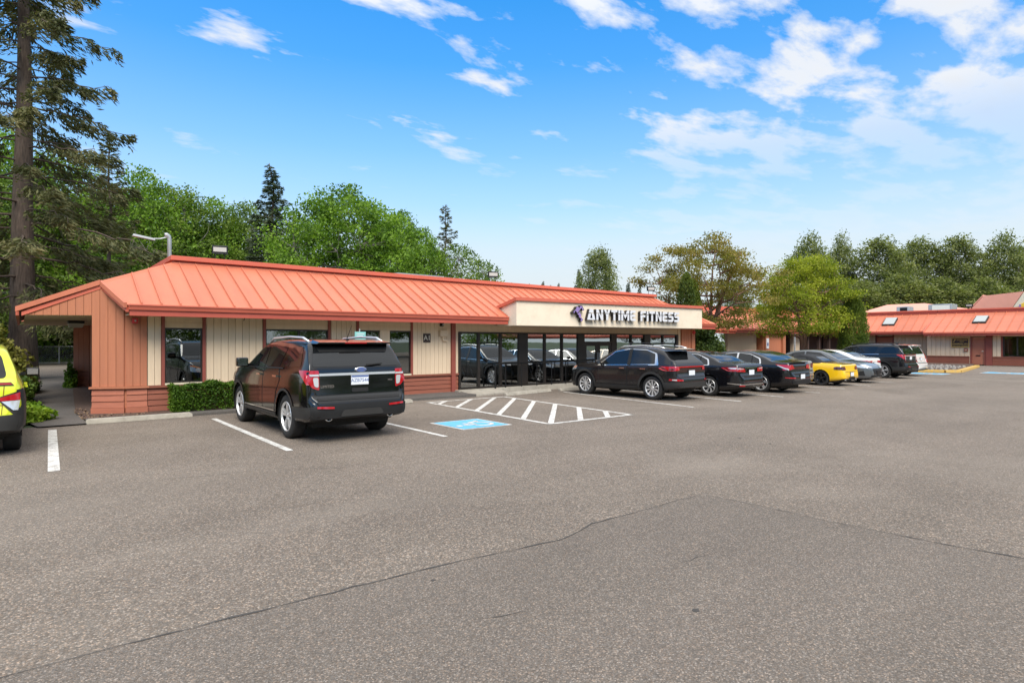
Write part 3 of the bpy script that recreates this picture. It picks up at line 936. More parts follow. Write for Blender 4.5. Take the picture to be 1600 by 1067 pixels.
def ytop(x):
    if x < HX0: return PEAK.y + (HY0 - PEAK.y) * (x - PEAK.x) / (HX0 - PEAK.x)
    if x > HX1: return max(EY + .01, HY0 - (HY0 - EY) * (x - HX1) / (25.28 - HX1))
    return HY0


def roof_strip(x0, x1, parent, rib=True):
    y0, y1 = ytop(x0), ytop(x1)
    T = .02
    pts = [(x0, EY), (x1, EY), (x1, y1), (x0, y0)]
    if x0 < HX0 < x1: pts = [(x0, EY), (x1, EY), (x1, y1), (HX0, HY0), (x0, y0)]
    if x0 < HX1 < x1: pts = [(x0, EY), (x1, EY), (x1, y1), (HX1, HY0), (x0, y0)]
    m = MB().hull([(x, y, roofz(y) - T) for x, y in pts], [(x, y, roofz(y)) for x, y in pts])
    if rib:
        w = .02
        q = [(x0 - w, EY + .015), (x0 + w, EY + .015), (x0 + w, y0), (x0 - w, y0)]
        m.hull([(x, y, roofz(y) + .0005) for x, y in q], [(x * .5 + x0 * .5, y, roofz(y) + .055) for x, y in q])
    return m.build('roof_panel', 'roof_metal', parent)


# left sliver between the rake and the first seam
MB().hull([(1.81, EY, EZ - .02), (2.09, EY, EZ - .02), (2.09, ytop(2.09), roofz(ytop(2.09)) - .02), (PEAK.x, PEAK.y, PEAK.z - .02)],
          [(1.81, EY, EZ), (2.09, EY, EZ), (2.09, ytop(2.09), roofz(ytop(2.09))), tuple(PEAK)]).build('roof_panel', 'roof_metal', roof)
x = 2.09; k = 0
while x < 25.2:
    roof_strip(x, min(x + .392, 25.25), roof)
    x += .392
# porch plane of the roof, falling to the left
MB().hull([(PEAK.x, PEAK.y, PEAK.z - .03), (HX0, HY0, HZ0 - .03), (HX0, 27.8, HZ0 - .03), (TIP.x, 27.9, TIP.z - .03), (TIP.x, TIP.y, TIP.z - .03)],
          [tuple(PEAK), (HX0, HY0, HZ0), (HX0, 27.8, HZ0), (TIP.x, 27.9, TIP.z), tuple(TIP)]).build('porch_roof', 'roof_metal', roof)
MB().hull([(HX1, HY0, 3.75), (25.28, EY, EZ - .03), (25.28, 27.8, EZ - .03), (HX1, 27.8, 3.75)], [(HX1, HY0, 3.78), (25.28, EY, EZ), (25.28, 27.8, EZ), (HX1, 27.8, 3.78)]).build('end_roof', 'roof_metal', roof)
MB().hull([(3.2, 27.5, 3.70), (24, 27.5, 3.70), (25, 29.2, 2.45), (0, 29.2, 2.45)], [(3.2, 27.5, 3.75), (24, 27.5, 3.75), (25, 29.2, 2.5), (0, 29.2, 2.5)]).build('rear_roof', 'roof_metal', roof)
# parapet, its shadow gap and cap
MB().box((3.14, HY0 + .01, 3.70), (HX1, HY0 + .10, 3.90)).box((3.14, HY0 + .1, 3.70), (3.24, 27.6, 3.90)).box((HX1 - .1, HY0 + .1, 3.70), (HX1, 27.6, 3.90)).build('parapet', 'fascia_red', roof)
MB().box((3.06, HY0 - .09, 3.865), (HX1 + .06, HY0 + .14, 3.985)).box((3.06, HY0 + .14, 3.865), (3.3, 27.6, 3.985)).box((HX1 - .16, HY0 + .14, 3.865), (HX1 + .06, 27.6, 3.985)).build('parapet_cap', 'roof_trim', roof, bevel=.006)
MB().box((3.12, HY0 - .05, 3.752), (HX1, HY0 + .01, 3.805)).build('ridge_flashing', 'roof_metal', roof)
# hip cap
def ridge_cap(a, b, w, mt, name, h=.035):
    a, b = Vector(a), Vector(b); d = (b - a).normalized(); n = d.cross(Vector((0, 0, 1))).normalized()
    u = n.cross(d)
    return MB().hull([tuple(a - n * w - u * .03), tuple(a + n * w - u * .03), tuple(a + u * h)], [tuple(b - n * w - u * .03), tuple(b + n * w - u * .03), tuple(b + u * h)]).build(name, mt, roof)


ridge_cap(PEAK, (HX0, HY0, HZ0), .07, 'roof_metal', 'hip_cap')
ridge_cap((HX1, HY0, HZ0), (25.28, EY, EZ), .06, 'roof_metal', 'hip_cap')
# gutter and fascia along the eave, up to the sign canopy and beyond it
for a, b in ((1.83, 12.66), (22.6, 25.26)):
    MB().hull([(a, EY - .07, EZ - .115), (b, EY - .07, EZ - .115), (b, EY + .04, EZ - .115), (a, EY + .04, EZ - .115)],
              [(a, EY - .10, EZ - .005), (b, EY - .10, EZ - .005), (b, EY + .04, EZ - .005), (a, EY + .04, EZ - .005)]).build('gutter', 'roof_trim', roof)
    MB().box((a, EY - .095, EZ - .022), (b, EY - .112, EZ + .008)).build('gutter_lip', 'roof_trim', roof)
    bx('fascia', (a + .02, EY - .035, EZ - .245), (b, EY + .015, EZ - .117), 'fascia_red', roof)
    bx('eave_soffit', (max(a, 2.3), EY + .016, EZ - .20), (b, WY + .03, EZ - .18), 'soffit', roof)
# rake boards: two steps, right rake up to the peak and left rake down to the tip
def rake(a, b, off, drop0, drop1, th, mt):
    a, b = Vector(a), Vector(b)
    d = (b - a); n = Vector((d.y, -d.x, 0)).normalized()
    if n.dot(Vector((-.6, -.8, 0))) < 0: n = -n
    z = Vector((0, 0, 1))
    i, o = n * off, n * (off + th)
    MB().hull([tuple(a + i - z * drop1), tuple(b + i - z * drop1), tuple(b + o - z * drop1), tuple(a + o - z * drop1)],
              [tuple(a + i - z * drop0), tuple(b + i - z * drop0), tuple(b + o - z * drop0), tuple(a + o - z * drop0)]).build('rake_board', mt, roof)


PR = Vector((1.435, 16.60, 3.074))
rake(TIP, PR, .03, -.04, .075, .07, 'roof_metal')
rake(TIP + Vector((.09, -.04, 0)), PR + Vector((0, 0, 0)), .0, .077, .165, .06, 'roof_trim')
RB = Vector((1.80, EY - .06, EZ))
rake(RB, PR, .0, -.04, .075, .07, 'roof_metal')
rake(RB + Vector((.01, .03, 0)), PR, -.03, .077, .165, .06, 'roof_trim')
bx('porch_fascia', (-.10, 17.45, 2.29), (-.04, 27.9, 2.46), 'roof_trim', roof)
# under the front overhang of the pier
MB().hull([(1.86, EY + .02, 2.30), (2.3, EY + .02, 2.30), (2.3, 16.3, 2.30), (1.86, 16.3, 2.30)], [(1.86, EY + .02, 2.32), (2.3, EY + .02, 2.32), (2.3, 16.3, 2.32), (1.86, 16.3, 2.32)]).build('eave_soffit', 'soffit', roof)

# --- sign canopy
KL, KR = Vector((12.68, 15.15, 0)), Vector((21.88, 14.10, 0))
kz0, kz1 = 2.235, 3.06
ku = (KR - KL).normalized(); kn = Vector((ku.y, -ku.x, 0))
can = MB().add([(12.68, 15.15, kz0), (21.88, 14.10, kz0), (22.2, 16.28, kz0), (12.74, 16.28, kz0),
                (12.68, 15.15, kz1), (21.88, 14.10, kz1), (22.25, 16.62, kz1 - .02), (12.74, 16.17, 2.82), (13.4, 16.62, kz1 - .02)],
               [(3, 2, 1, 0), (0, 1, 5, 4), (1, 2, 6, 5), (2, 3, 7, 8, 6), (3, 0, 4, 7), (4, 5, 6, 8), (4, 8, 7)]).build('sign_canopy', 'tan_stucco', bld)
def cap_bar(a, b, name, w0=.07, lo=-.0, hi=.105):
    a, b = Vector(a), Vector(b); d = (b - a); n = Vector((d.y, -d.x, 0)).normalized()
    z = Vector((0, 0, 1))
    MB().hull([tuple(a - n * .08 + z * lo), tuple(b - n * .08 + z * lo), tuple(b + n * w0 + z * lo), tuple(a + n * w0 + z * lo)],
              [tuple(a - n * .08 + z * hi), tuple(b - n * .08 + z * hi), tuple(b + n * w0 + z * hi), tuple(a + n * w0 + z * hi)]).build(name, 'roof_trim', can)
cap_bar((12.62, 15.155, kz1 + .002), (21.93, 14.095, kz1 + .002), 'canopy_cap')
cap_bar((12.75, 16.3, 2.80), (12.68, 15.09, kz1 + .001), 'canopy_cap')
cap_bar((21.90, 14.17, kz1 + .003), (22.25, 16.6, kz1 + .003), 'canopy_cap')
for t in (.3, .66):
    p = KL + (KR - KL) * t
    MB().box((p.x - .006, p.y - .012, kz0 + .01), (p.x + .006, p.y + .02, kz1 - .01)).build('panel_joint', 'tan_siding', can)

# --- shop front: posts, mullions, panes, doors
sf = MB().box((11.14, WY - .02, 1.965), (23.35, WY + .06, 2.02)).box((11.14, WY - .02, .10), (23.35, WY + .06, .17)).build('shop_front', 'bronze_frame', bld)
laps(11.14, 23.35, 2.022, 2.44, WY + .055, 'tan_siding', bld, 2, 'header_board')
posts = [(11.14, 11.22), (11.93, 12.01), (12.88, 12.96), (13.74, 14.16), (14.97, 15.05), (15.86, 15.94), (16.76, 17.12), (18.71, 19.04),
         (19.95, 20.03), (20.88, 21.28), (22.15, 22.23), (23.20, 23.34)]
for a, b in posts:
    MB().box((a, WY - .035, .172), (b, WY + .07, 1.963)).build('mullion', 'bronze_frame', sf)
for (a, b), (c, d) in zip(posts[:-1], posts[1:]):
    if abs(b - 17.12) < .01:
        continue
    me = bpy.data.meshes.new('pane')
    me.from_pydata([(b, WY + .02, .172), (c, WY + .02, .172), (c, WY + .02, 1.963), (b, WY + .02, 1.963)], [], [(0, 1, 2, 3)])
    link('pane', me, 'storefront_glass', sf)
bx('transom_bar', (17.12, WY - .03, 1.64), (18.71, WY + .06, 1.70), 'bronze_frame', sf)
me = bpy.data.meshes.new('transom_pane'); me.from_pydata([(17.12, WY + .02, 1.70), (18.71, WY + .02, 1.70), (18.71, WY + .02, 1.963), (17.12, WY + .02, 1.963)], [], [(0, 1, 2, 3)])
link('transom_pane', me, 'storefront_glass', sf)
for a, b, hx in ((17.13, 17.905, 17.84), (17.925, 18.70, 17.95)):
    d = MB().box((a, WY - .02, .172), (a + .11, WY + .04, 1.635)).box((b - .11, WY - .02, .172), (b, WY + .04, 1.635)).box((a + .11, WY - .02, 1.52), (b - .11, WY + .04, 1.635)).box((a + .11, WY - .02, .172), (b - .11, WY + .04, .34)).build('door', 'bronze_frame', bld)
    me = bpy.data.meshes.new('pane'); me.from_pydata([(a + .11, WY + .01, .34), (b - .11, WY + .01, .34), (b - .11, WY + .01, 1.52), (a + .11, WY + .01, 1.52)], [], [(0, 1, 2, 3)])
    link('pane', me, 'storefront_glass', d)
    MB().tube([(hx, WY - .02, .75), (hx, WY - .075, .75), (hx, WY - .075, 1.25), (hx, WY - .02, 1.25)], .014, 6).build('handle', 'grey_metal', d)
# tan strip and orange pier at the far end
boards(23.36, 23.55, .12, 2.44, WY + .033, 'tan_siding', wl, .19)
fp = MB().box((23.56, WY - .02, 0), (24.56, WY + .4, 2.6)).build('far_pier', 'orange_siding', bld)
boards(23.58, 24.30, .12, 2.5, WY - .022, 'orange_siding', fp, .18)
MB().box((24.31, WY - .10, 0), (24.58, WY + .4, 2.5)).build('pier_post', 'orange_siding', fp, bevel=.008)

# --- gym machines standing behind the glass
def machine(x, y, label):
    r = aroot('exercise_machine', (x, y, .06)); tag(r, label, 'exercise machine', 'exercise machines behind the shop glass')
    MB().box((x - .3, y - .5, .061), (x + .3, y + .9, .22)).build('base', 'black_metal', r, bevel=.03)
    for s in (-.27, .27):
        MB().tube([(x + s, y - .4, .2), (x + s, y - .05, .8), (x + s, y + .25, 1.25)], .028, 6).build('arm', 'grey_metal', r)
    MB().tube([(x, y + .6, .2), (x, y + .4, 1.2)], .05, 6).build('mast', 'black_metal', r)
    MB().box((x - .28, y + .28, 1.15), (x + .28, y + .38, 1.45)).build('console', 'black_metal', r, bevel=.02)


for x, lab in ((11.65, 'exercise machine behind the leftmost shop pane'), (12.55, 'exercise machine behind the second shop pane'), (13.4, 'exercise machine behind the third shop pane'), (15.3, 'exercise machine behind the shop pane above the railing end')):
    machine(x, WY + 1.0, lab)

# ------------------------------------------------------------------ sign letters
def canopy_pt(u, z, d):
    """u metres along the canopy from its left corner, d metres proud"""
    p = KL + ku * u + kn * d
    return (p.x, p.y, z)


def glyph(c):
    t = .24
    P = {
        'I': [[(.0, 0), (t, 0), (t, 1), (0, 1)]],
        'T': [[(0, 1 - t * .95), (.78, 1 - t * .95), (.78, 1), (0, 1)], [(.27, 0), (.51, 0), (.51, .75), (.27, .75)]],
        'E': [[(0, .12), (.12, 0), (.72, 0), (.72, .22), (.25, .22), (.25, .78), (.72, .78), (.72, 1), (.12, 1), (0, .88)], [(.252, .39), (.68, .39), (.68, .61), (.252, .61)]],
        'F': [[(0, 0), (.25, 0), (.25, .78), (.72, .78), (.72, 1), (.12, 1), (0, .88)], [(.252, .38), (.66, .38), (.66, .60), (.252, .60)]],
        'N': [[(0, 0), (t, 0), (t, 1), (0, 1)], [(.60, 0), (.84, 0), (.84, 1), (.60, 1)], [(t + .002, .70), (.598, 0), (.598, .33), (t + .002, 1)]],
        'M': [[(0, 0), (t, 0), (t, 1), (0, 1)], [(.82, 0), (1.06, 0), (1.06, 1), (.82, 1)], [(t + .002, .62), (.53, .18), (.818, .62), (.818, 1), (.53, .52), (t + .002, 1)]],
        'Y': [[(.26, 0), (.52, 0), (.52, .42), (.80, 1), (.53, 1), (.39, .66), (.25, 1), (-.02, 1), (.26, .42)]],
        'A': [[(0, 0), (.98, 0), (.68, 1), (.30, 1)]],
        'S': [[(0, 0), (.62, 0), (.76, .14), (.76, .50), (.62, .61), (.26, .61), (.26, .78), (.74, .78), (.74, 1), (.14, 1), (0, .86), (0, .52), (.14, .40), (.50, .40), (.50, .22), (0, .22)]],
    }
    return P[c]


def clip_poly(poly, z, above):
    out = []
    n = len(poly)
    for i in range(n):
        a, b = poly[i], poly[(i + 1) % n]
        ia, ib = (a[1] >= z) == above, (b[1] >= z) == above
        if ia: out.append(a)
        if ia != ib:
            t = (z - a[1]) / (b[1] - a[1]); out.append((a[0] + (b[0] - a[0]) * t, z))
    return out


def clean(mb, name, mt, parent):
    me = bpy.data.meshes.new(name); me.from_pydata(mb.v, [], mb.f)
    bm = bmesh.new(); bm.from_mesh(me); bmesh.ops.triangulate(bm, faces=[f for f in bm.faces if len(f.verts) > 4]); bmesh.ops.recalc_face_normals(bm, faces=list(bm.faces)); bm.to_mesh(me); bm.free()
    return link(name, me, mt, parent)


sg = aroot('shop_sign', (17.5, 14.5, 2.4))
tag(sg, 'white block channel letters with black sides and a purple runner on the canopy', 'sign')
SW = {'I': .24, 'T': .78, 'E': .72, 'F': .72, 'N': .84, 'M': 1.06, 'Y': .78, 'A': .98, 'S': .76, ' ': .42}
text = 'ANYTIME FITNESS'
total = sum(SW[c] for c in text) + .14 * (len(text) - 1)
u0, u1 = 2.92, 7.70
sx_ = (u1 - u0) / total
hgt = .385
cur = u0
zb = 2.475
for c in text:
    if c != ' ':
        lt = None
        for dep0, dep1, mt, nm, grow in ((.012, .15, 'letter_black', 'letter', .012), (.152, .165, 'letter_white', 'letter_face', 0)):
            mb = MB()
            for poly in glyph(c):
                for above, lo in ((False, None), (True, None)):
                    zc = .665 if above else .60
                    if c == 'A' and not above:
                        pass
                    q = clip_poly(poly, zc, above)
                    if len(q) < 3: continue
                    if c == 'A':
                        if above: pass
                        else:
                            # lower half of the A is an open triangle
                            q1 = [(0, 0), (.30, .0), (.46, .60), (.18, .60)]
                            q2 = [(.68, 0), (.98, 0), (.80, .60), (.52, .60)]
                            q3 = [(.302, 0), (.678, 0), (.64, .16), (.345, .16)]
                            for qq in (q1, q2, q3):
                                mb.prism(qq, lambda a, b, d: canopy_pt(cur + a * sx_, zb + b * hgt, d), dep0, dep1)
                            continue
                    if nm == 'letter' and False:
                        pass
                    mb.prism(q, lambda a, b, d: canopy_pt(cur + a * sx_, zb + b * hgt, d), dep0, dep1)
            o = clean(mb, nm, mt, sg if lt is None else lt)
            lt = lt or o
    cur += (SW[c] + .14) * sx_

# runner emblem: head, arms and legs as angular strokes
RU = 2.22


def run_poly(pts, mt, nm, d0, d1, parent):
    mb = MB()
    mb.prism(pts, lambda a, b, d: canopy_pt(RU + a, 2.39 + b, d), d0, d1)
    return clean(mb, nm, mt, parent)


runner = [[(.26 + .075 * math.cos(R(k)), .47 + .075 * math.sin(R(k))) for k in range(0, 360, 30)],
          [(.13, .40), (.24, .29), (.32, .38), (.45, .52), (.52, .40), (.57, .43), (.47, .585), (.40, .585), (.33, .46), (.24, .40), (.17, .455), (.03, .33), (.07, .28)],
          [(.23, .28), (.32, .37), (.43, .26), (.40, .18), (.52, .08), (.42, -.01), (.40, .04), (.44, .09), (.31, .18), (.33, .24)]]
for p in runner:
    o = run_poly(p, 'letter_black', 'runner_limb', .012, .15, sg)
    cxm = sum(a for a, _ in p) / len(p); czm = sum(b for _, b in p) / len(p)
    run_poly([(cxm + (a - cxm) * .86, czm + (b - czm) * .86) for a, b in p], 'letter_purple', 'runner_face', .152, .165, o)

# ------------------------------------------------------------------ things on the building
def text_on(name, body, size, fn, mt, parent, extrude=.004):
    vs, fs = text_mesh(body, size, extrude)
    me = bpy.data.meshes.new(name); me.from_pydata([fn(*v) for v in vs], [], fs)
    return link(name, me, mt, parent)


pq = aroot('unit_sign', (9.93, WY, 1.65)); tag(pq, 'small dark square plaque reading A1 on the tan siding', 'sign')
bx('plaque', (9.80, WY - .022, 1.67), (10.06, WY + .002, 1.95), 'sign_brown', pq, .004)
text_on('lettering', 'A1', .22, lambda x, y, z: (9.93 + x, WY - .026 - z, 1.81 + y), 'sign_cream', pq)
eb = aroot('utility_box', (10.5, WY, 1.8)); tag(eb, 'pale metal utility box with conduit beside the red post', 'box')
bx('box_body', (10.38, WY - .10, 1.86), (10.66, WY + .002, 2.06), 'tan_siding', eb, .012)
MB().tube([(10.50, WY - .05, 1.86), (10.50, WY - .05, 1.74), (10.66, WY - .05, 1.72)], .028, 6).build('conduit', 'tan_siding', eb)
cm = aroot('security_camera', (10.46, WY, 2.2)); tag(cm, 'small dark security camera under the eave beside the plaque', 'camera')
bx('camera_body', (10.41, WY - .12, 2.19), (10.51, WY + .002, 2.31), 'black_metal', cm, .015)
MB().lathe([(.0, 0), (.03, 0), (.03, .03), (.0, .03)], lambda a, b, d: (10.46 + a, WY - .12 - d, 2.24 + b), 10).build('lens', 'grey_metal', cm)
fa = aroot('fire_alarm', (2.05, 16.3, 2.2)); tag(fa, 'red fire alarm strobe on the orange corner pier', 'alarm')
bx('alarm_body', (1.98, 16.23, 2.12), (2.10, 16.296, 2.245), 'red_plastic', fa, .012)
MB().lathe([(.0, .02), (.016, .015), (.02, 0)], lambda a, b, d: (2.045 + a, 16.229 - d, 2.18 + b), 12).build('strobe', 'lens_white', fa)
fa2 = aroot('fire_alarm', (24.4, 16.2, 2.0)); tag(fa2, 'round alarm bell on the orange post right of the shop front', 'alarm')
MB().lathe([(0, .08), (.05, .07), (.085, .03), (.09, 0)], lambda a, b, d: (24.45 + a, WY - .10 - d, 2.12 + b), 14).build('bell', 'red_plastic', fa2, smooth=True)
hk = aroot('eave_hook', (3.9, 15.8, 2.2)); tag(hk, 'small black hook hanging under the eave', 'hook')
MB().tube([(4.32, 15.8, 2.321), (4.32, 15.8, 2.26), (4.30, 15.8, 2.22)], .012, 5).build('hook', 'black_metal', hk)


def flood(x, y, z, label, rz=0.0):
    r = empty('flood_light', (x, y, z), rz)
    tag(r, label, 'flood light', 'roof flood lights')
    MB().box((-.20, -.05, .18), (.20, .05, .40)).build('housing', 'black_metal', r, bevel=.012)
    MB().box((-.165, -.056, .228), (.165, -.0505, .352)).build('lens', 'lens_white', r)
    MB().tube([(-.12, .02, 0), (-.12, 0, .18)], .012, 5).build('bracket', 'black_metal', r)
    MB().tube([(.12, .02, 0), (.12, 0, .18)], .012, 5).build('bracket', 'black_metal', r)


flood(4.30, 18.1, 3.98, 'rectangular flood light on the roof parapet near the left end', R(-14))
flood(13.98, 18.1, 3.98, 'rectangular flood light on the roof parapet above the canopy end', R(-25))
flood(23.7, 18.1, 3.98, 'rectangular flood light at the far right end of the parapet', R(-25))
# roof top units
def unit(a, b, label, parts=True):
    r = aroot('rooftop_unit', ((a[0] + b[0]) / 2, (a[1] + b[1]) / 2, a[2])); tag(r, label, 'rooftop unit')
    MB().box(a, b).build('cabinet', 'grey_metal', r, bevel=.03)
    n = 7
    for i in range(n):
        x0 = a[0] + (b[0] - a[0]) * (i + .15) / n; x1 = a[0] + (b[0] - a[0]) * (i + .85) / n
        MB().box((x0, a[1] - .02, a[2] + .12), (x1, a[1] - .002, b[2] - .1)).build('louvre', 'galvanized', r)
    MB().box((a[0] - .05, a[1] - .05, b[2] + .001), (b[0] + .05, b[1] + .05, b[2] + .04)).build('lid', 'galvanized', r)


unit((12.0, 22, 3.722), (14.2, 23.8, 4.50), 'grey ventilation cabinet on the flat roof above the shop')
# street lamp behind the roof
lp = aroot('area_light', (4.05, 24, 3.72)); tag(lp, 'grey pole light with long flat head above the roof hip', 'lamp')
MB().tube([(4.05, 24, 3.72), (4.05, 24, 5.30), (4.03, 24.0, 5.42), (3.97, 24.0, 5.47), (3.90, 24, 5.46)], .07, 10).build('pole', 'galvanized', lp, smooth=True)
MB().tube([(3.97, 24, 5.38), (3.75, 23.97, 5.30), (3.55, 23.95, 5.28)], .022, 6).build('arm', 'galvanized', lp)
MB().hull([(3.60, 23.88, 5.22), (2.92, 23.8, 5.30), (2.92, 24.0, 5.30), (3.60, 24.04, 5.22)], [(3.57, 23.90, 5.29), (2.95, 23.83, 5.37), (2.95, 23.98, 5.37), (3.57, 24.02, 5.29)]).build('lamp_head', 'grey_metal', lp)

# railing on the shop walk
rl = aroot('hand_railing', (14.5, 16.05, .1)); tag(rl, 'black metal handrail on the concrete walk in front of the shop glass', 'railing')
ry = 16.06
def rz_(x): return .10 + .06 * (x - 10.95) / 17
MB().tube([(12.45, 16.0, .80), (12.55, ry, .93), (18.4, ry - .08, .97)], .022, 6).build('top_rail', 'black_metal', rl)
MB().tube([(12.45, 15.99, .06), (12.45, 15.99, .80)], .03, 6).build('end_post', 'black_metal', rl)
for i in range(8):
    x = 12.95 + i * .72
    MB().tube([(x, ry - .01 * i, rz_(x) - .02), (x, ry - .01 * i, .94)], .019, 6).build('baluster', 'black_metal', rl)
MB().tube([(12.75, ry, .92), (13.0, ry, .3)], .014, 5).build('brace', 'black_metal', rl)
# parking sign that peeps over the black SUV
ps = aroot('parking_sign', (7.25, 15.4, .05)); tag(ps, 'small teal parking sign on a thin post behind the black SUV', 'sign')
MB().tube([(7.25, 15.45, .05), (7.25, 15.45, 2.05)], .02, 6).build('post', 'galvanized', ps)
MB().box((7.09, 15.40, 1.75), (7.41, 15.425, 1.97)).build('plate', 'teal_sign', ps, bevel=.004)
for i in range(3):
    bx('print_line', (7.14, 15.396, 1.79 + i * .055), (7.36 - .03 * (i % 2), 15.399, 1.81 + i * .055), 'letter_white', ps)
before_far = set(bpy.data.objects)
# ------------------------------------------------------------------ right-hand building (front faces -X)
rb = aroot('side_building', (56, 5, 0))
tag(rb, 'low tan building with salmon roof, skylights and brown door at the right edge', 'building')
FX, BX2 = 52.6, 54.0          # the two front planes
YC = 14.7                     # where the front steps back


def side_roof(root, ex, y0, y1, ez, rx, rz, step=.6, mt='roof_metal'):
    rf = MB().hull([(ex, y0, ez - .04), (ex, y1, ez - .04), (rx, y1, rz - .04), (rx, y0, rz - .04)], [(ex, y0, ez - .02), (ex, y1, ez - .02), (rx, y1, rz - .02), (rx, y0, rz - .02)]).build('roof', mt, root)
    n = max(1, round((y1 - y0) / step)); w = (y1 - y0) / n
    sl = (rz - ez) / (rx - ex)
    first = None
    for i in range(n):
        if first is None:
            m = MB().hull([(ex, 0, ez - .018), (ex, w, ez - .018), (rx, w, rz - .018), (rx, 0, rz - .018)], [(ex, 0, ez), (ex, w, ez), (rx, w, rz), (rx, 0, rz)])
            m.hull([(ex + .01, -.02, ez + .001), (ex + .01, .02, ez + .001), (rx, .02, rz + .001), (rx, -.02, rz + .001)], [(ex + .01, -.008, ez + .06), (ex + .01, .008, ez + .06), (rx, .008, rz + .06), (rx, -.008, rz + .06)])
            o = m.build('roof_panel', mt, rf); first = o.data
        else:
            o = link('roof_panel', first, None, rf)
        o.location = (0, y0 + i * w, 0)
    MB().box((ex - .10, y0, ez - .12), (ex + .03, y1, ez - .002)).build('gutter', 'roof_trim', rf)
    MB().box((ex - .03, y0, ez - .26), (ex + .02, y1, ez - .122)).build('fascia', 'fascia_red', rf)
    MB().box((rx - .06, y0, rz), (rx + .1, y1, rz + .22)).build('parapet', 'fascia_red', rf)
    MB().box((rx - .12, y0 - .02, rz + .19), (rx + .14, y1 + .02, rz + .30)).build('parapet_cap', 'roof_trim', rf)
    return rf


rfA = side_roof(rb, 51.9, -40, YC, 2.38, 55.2, 3.86)
rfB = side_roof(rb, 53.05, YC + .02, 26, 2.50, 55.2, 3.86)
MB().hull([(51.86, YC - .001, 2.2), (51.86, YC + .06, 2.2), (53.6, YC + .06, 2.9), (53.6, YC - .001, 2.9)], [(51.86, YC - .001, 2.42), (51.86, YC + .06, 2.42), (53.6, YC + .06, 3.2), (53.6, YC - .001, 3.2)]).build('step_fascia', 'roof_trim', rfA)
MB().box((55.2, -40, 3.5), (70, 26, 3.8)).build('flat_roof', 'grey_metal', rb)
wA = MB().box((FX, -40, 0), (FX + .2, 9.0, .6)).box((FX, -40, 2.05), (FX + .2, 10.35, 2.5)).box((FX, 8.3, 0), (FX + .2, 8.6, 2.5)).box((FX, 10.30, 0), (FX + .2, 10.78, 2.5)).box((FX, 9.0, 0), (FX + .2, 10.30, .6)).box((FX, 12.06, 0), (FX + .2, YC, 2.5)).box((FX + .02, 10.78, 2.0), (FX + .2, 12.06, 2.5)).box((FX, YC - .2, 0), (BX2, YC, 2.6)).build('front_wall', 'tan_siding', rb)
wB = MB().box((BX2, YC, 0), (BX2 + .2, 17.43, 2.7)).box((BX2, 18.59, 0), (BX2 + .2, 26, 2.7)).box((BX2, 17.43, 2.2), (BX2 + .2, 18.59, 2.7)).build('recessed_wall', 'tan_siding', rb)


def yboards(y0, y1, z0, z1, x, mt, parent, width):
    n = max(1, round((y1 - y0) / width)); w = (y1 - y0) / n
    d = None
    for i in range(n):
        if d is None:
            o = MB().box((x - .03, .012, z0), (x - .001, w - .012, z1)).build('board', mt, parent); d = o.data
        else:
            o = link('board', d, None, parent)
        o.location = (0, y0 + i * w, 0)


yboards(12.1, YC, .60, 2.2, FX, 'tan_siding', wA, .3)
yboards(10.32, 10.77, .60, 2.2, FX, 'tan_siding', wA, .22)
yboards(YC + .1, 17.4, .60, 2.4, BX2, 'tan_siding', wB, .3)
yboards(18.6, 22, .60, 2.4, BX2, 'tan_siding', wB, .3)
for y0, y1 in ((12.1, YC), (-10, 10.77)):
    for i in range(3):
        MB().box((FX - .05 + .004 * i, y0, .03 + i * .19), (FX - .001, y1, .03 + i * .19 + .18)).build('lap_board', 'brick_red_board', wA)
    MB().box((FX - .08, y0, .60), (FX - .032, y1, .645)).build('wainscot_cap', 'brick_red_board', wA)
# doors and window
dr = MB().box((FX + .06, 11.24, .06), (FX + .12, 11.96, 1.95)).build('door', 'door_red', rb)
MB().box((FX - .02, 11.965, .02), (FX + .14, 12.055, 2.02)).box((FX - .02, 11.15, .02), (FX + .14, 11.235, 2.02)).box((FX - .02, 11.236, 1.955), (FX + .14, 11.964, 2.02)).build('door_frame', 'red_trim', dr)
MB().box((FX + .03, 11.48, .66), (FX + .06, 11.74, .73)).build('mail_slot', 'black_metal', dr)
MB().tube([(FX + .06, 11.30, 1.0), (FX - .02, 11.30, 1.0), (FX - .02, 11.42, 1.0)], .02, 6).build('door_handle', 'chrome', dr)
MB().box((FX - .06, 10.78, .02), (FX + .1, 11.14, 2.2)).build('post', 'red_trim', rb)
w = MB().box((FX - .02, 10.22, .62), (FX + .1, 10.31, 2.05)).build('window', 'red_trim', rb)
MB().box((FX - .02, 8.55, .62), (FX + .1, 8.63, 2.05)).build('trim_board', 'red_trim', w)
MB().box((FX + .02, 10.14, .66), (FX + .08, 10.215, 2.04)).box((FX + .02, 9.40, .66), (FX + .08, 9.48, 2.04)).box((FX + .02, 8.635, .66), (FX + .08, 10.13, .70)).box((FX + .02, 8.635, 2.0), (FX + .08, 10.13, 2.04)).build('frame', 'bronze_frame', w)
for a, b in ((8.635, 9.40), (9.48, 10.14)):
    me = bpy.data.meshes.new('pane'); me.from_pydata([(FX + .05, a, .70), (FX + .05, b, .70), (FX + .05, b, 2.0), (FX + .05, a, 2.0)], [], [(0, 1, 2, 3)])
    link('pane', me, 'window_glass', w)
mat('warm_interior', (0.30, 0.20, 0.10), 0.8, var=0.4, vscale=2.5)
MB().box((FX + 1.2, 8.4, 0), (FX + 1.3, 10.6, 2.4)).build('interior_wall', 'warm_interior', rb)
d2 = MB().box((BX2 + .03, 17.45, .03), (BX2 + .1, 18.57, 2.0)).build('door', 'door_red', rb)
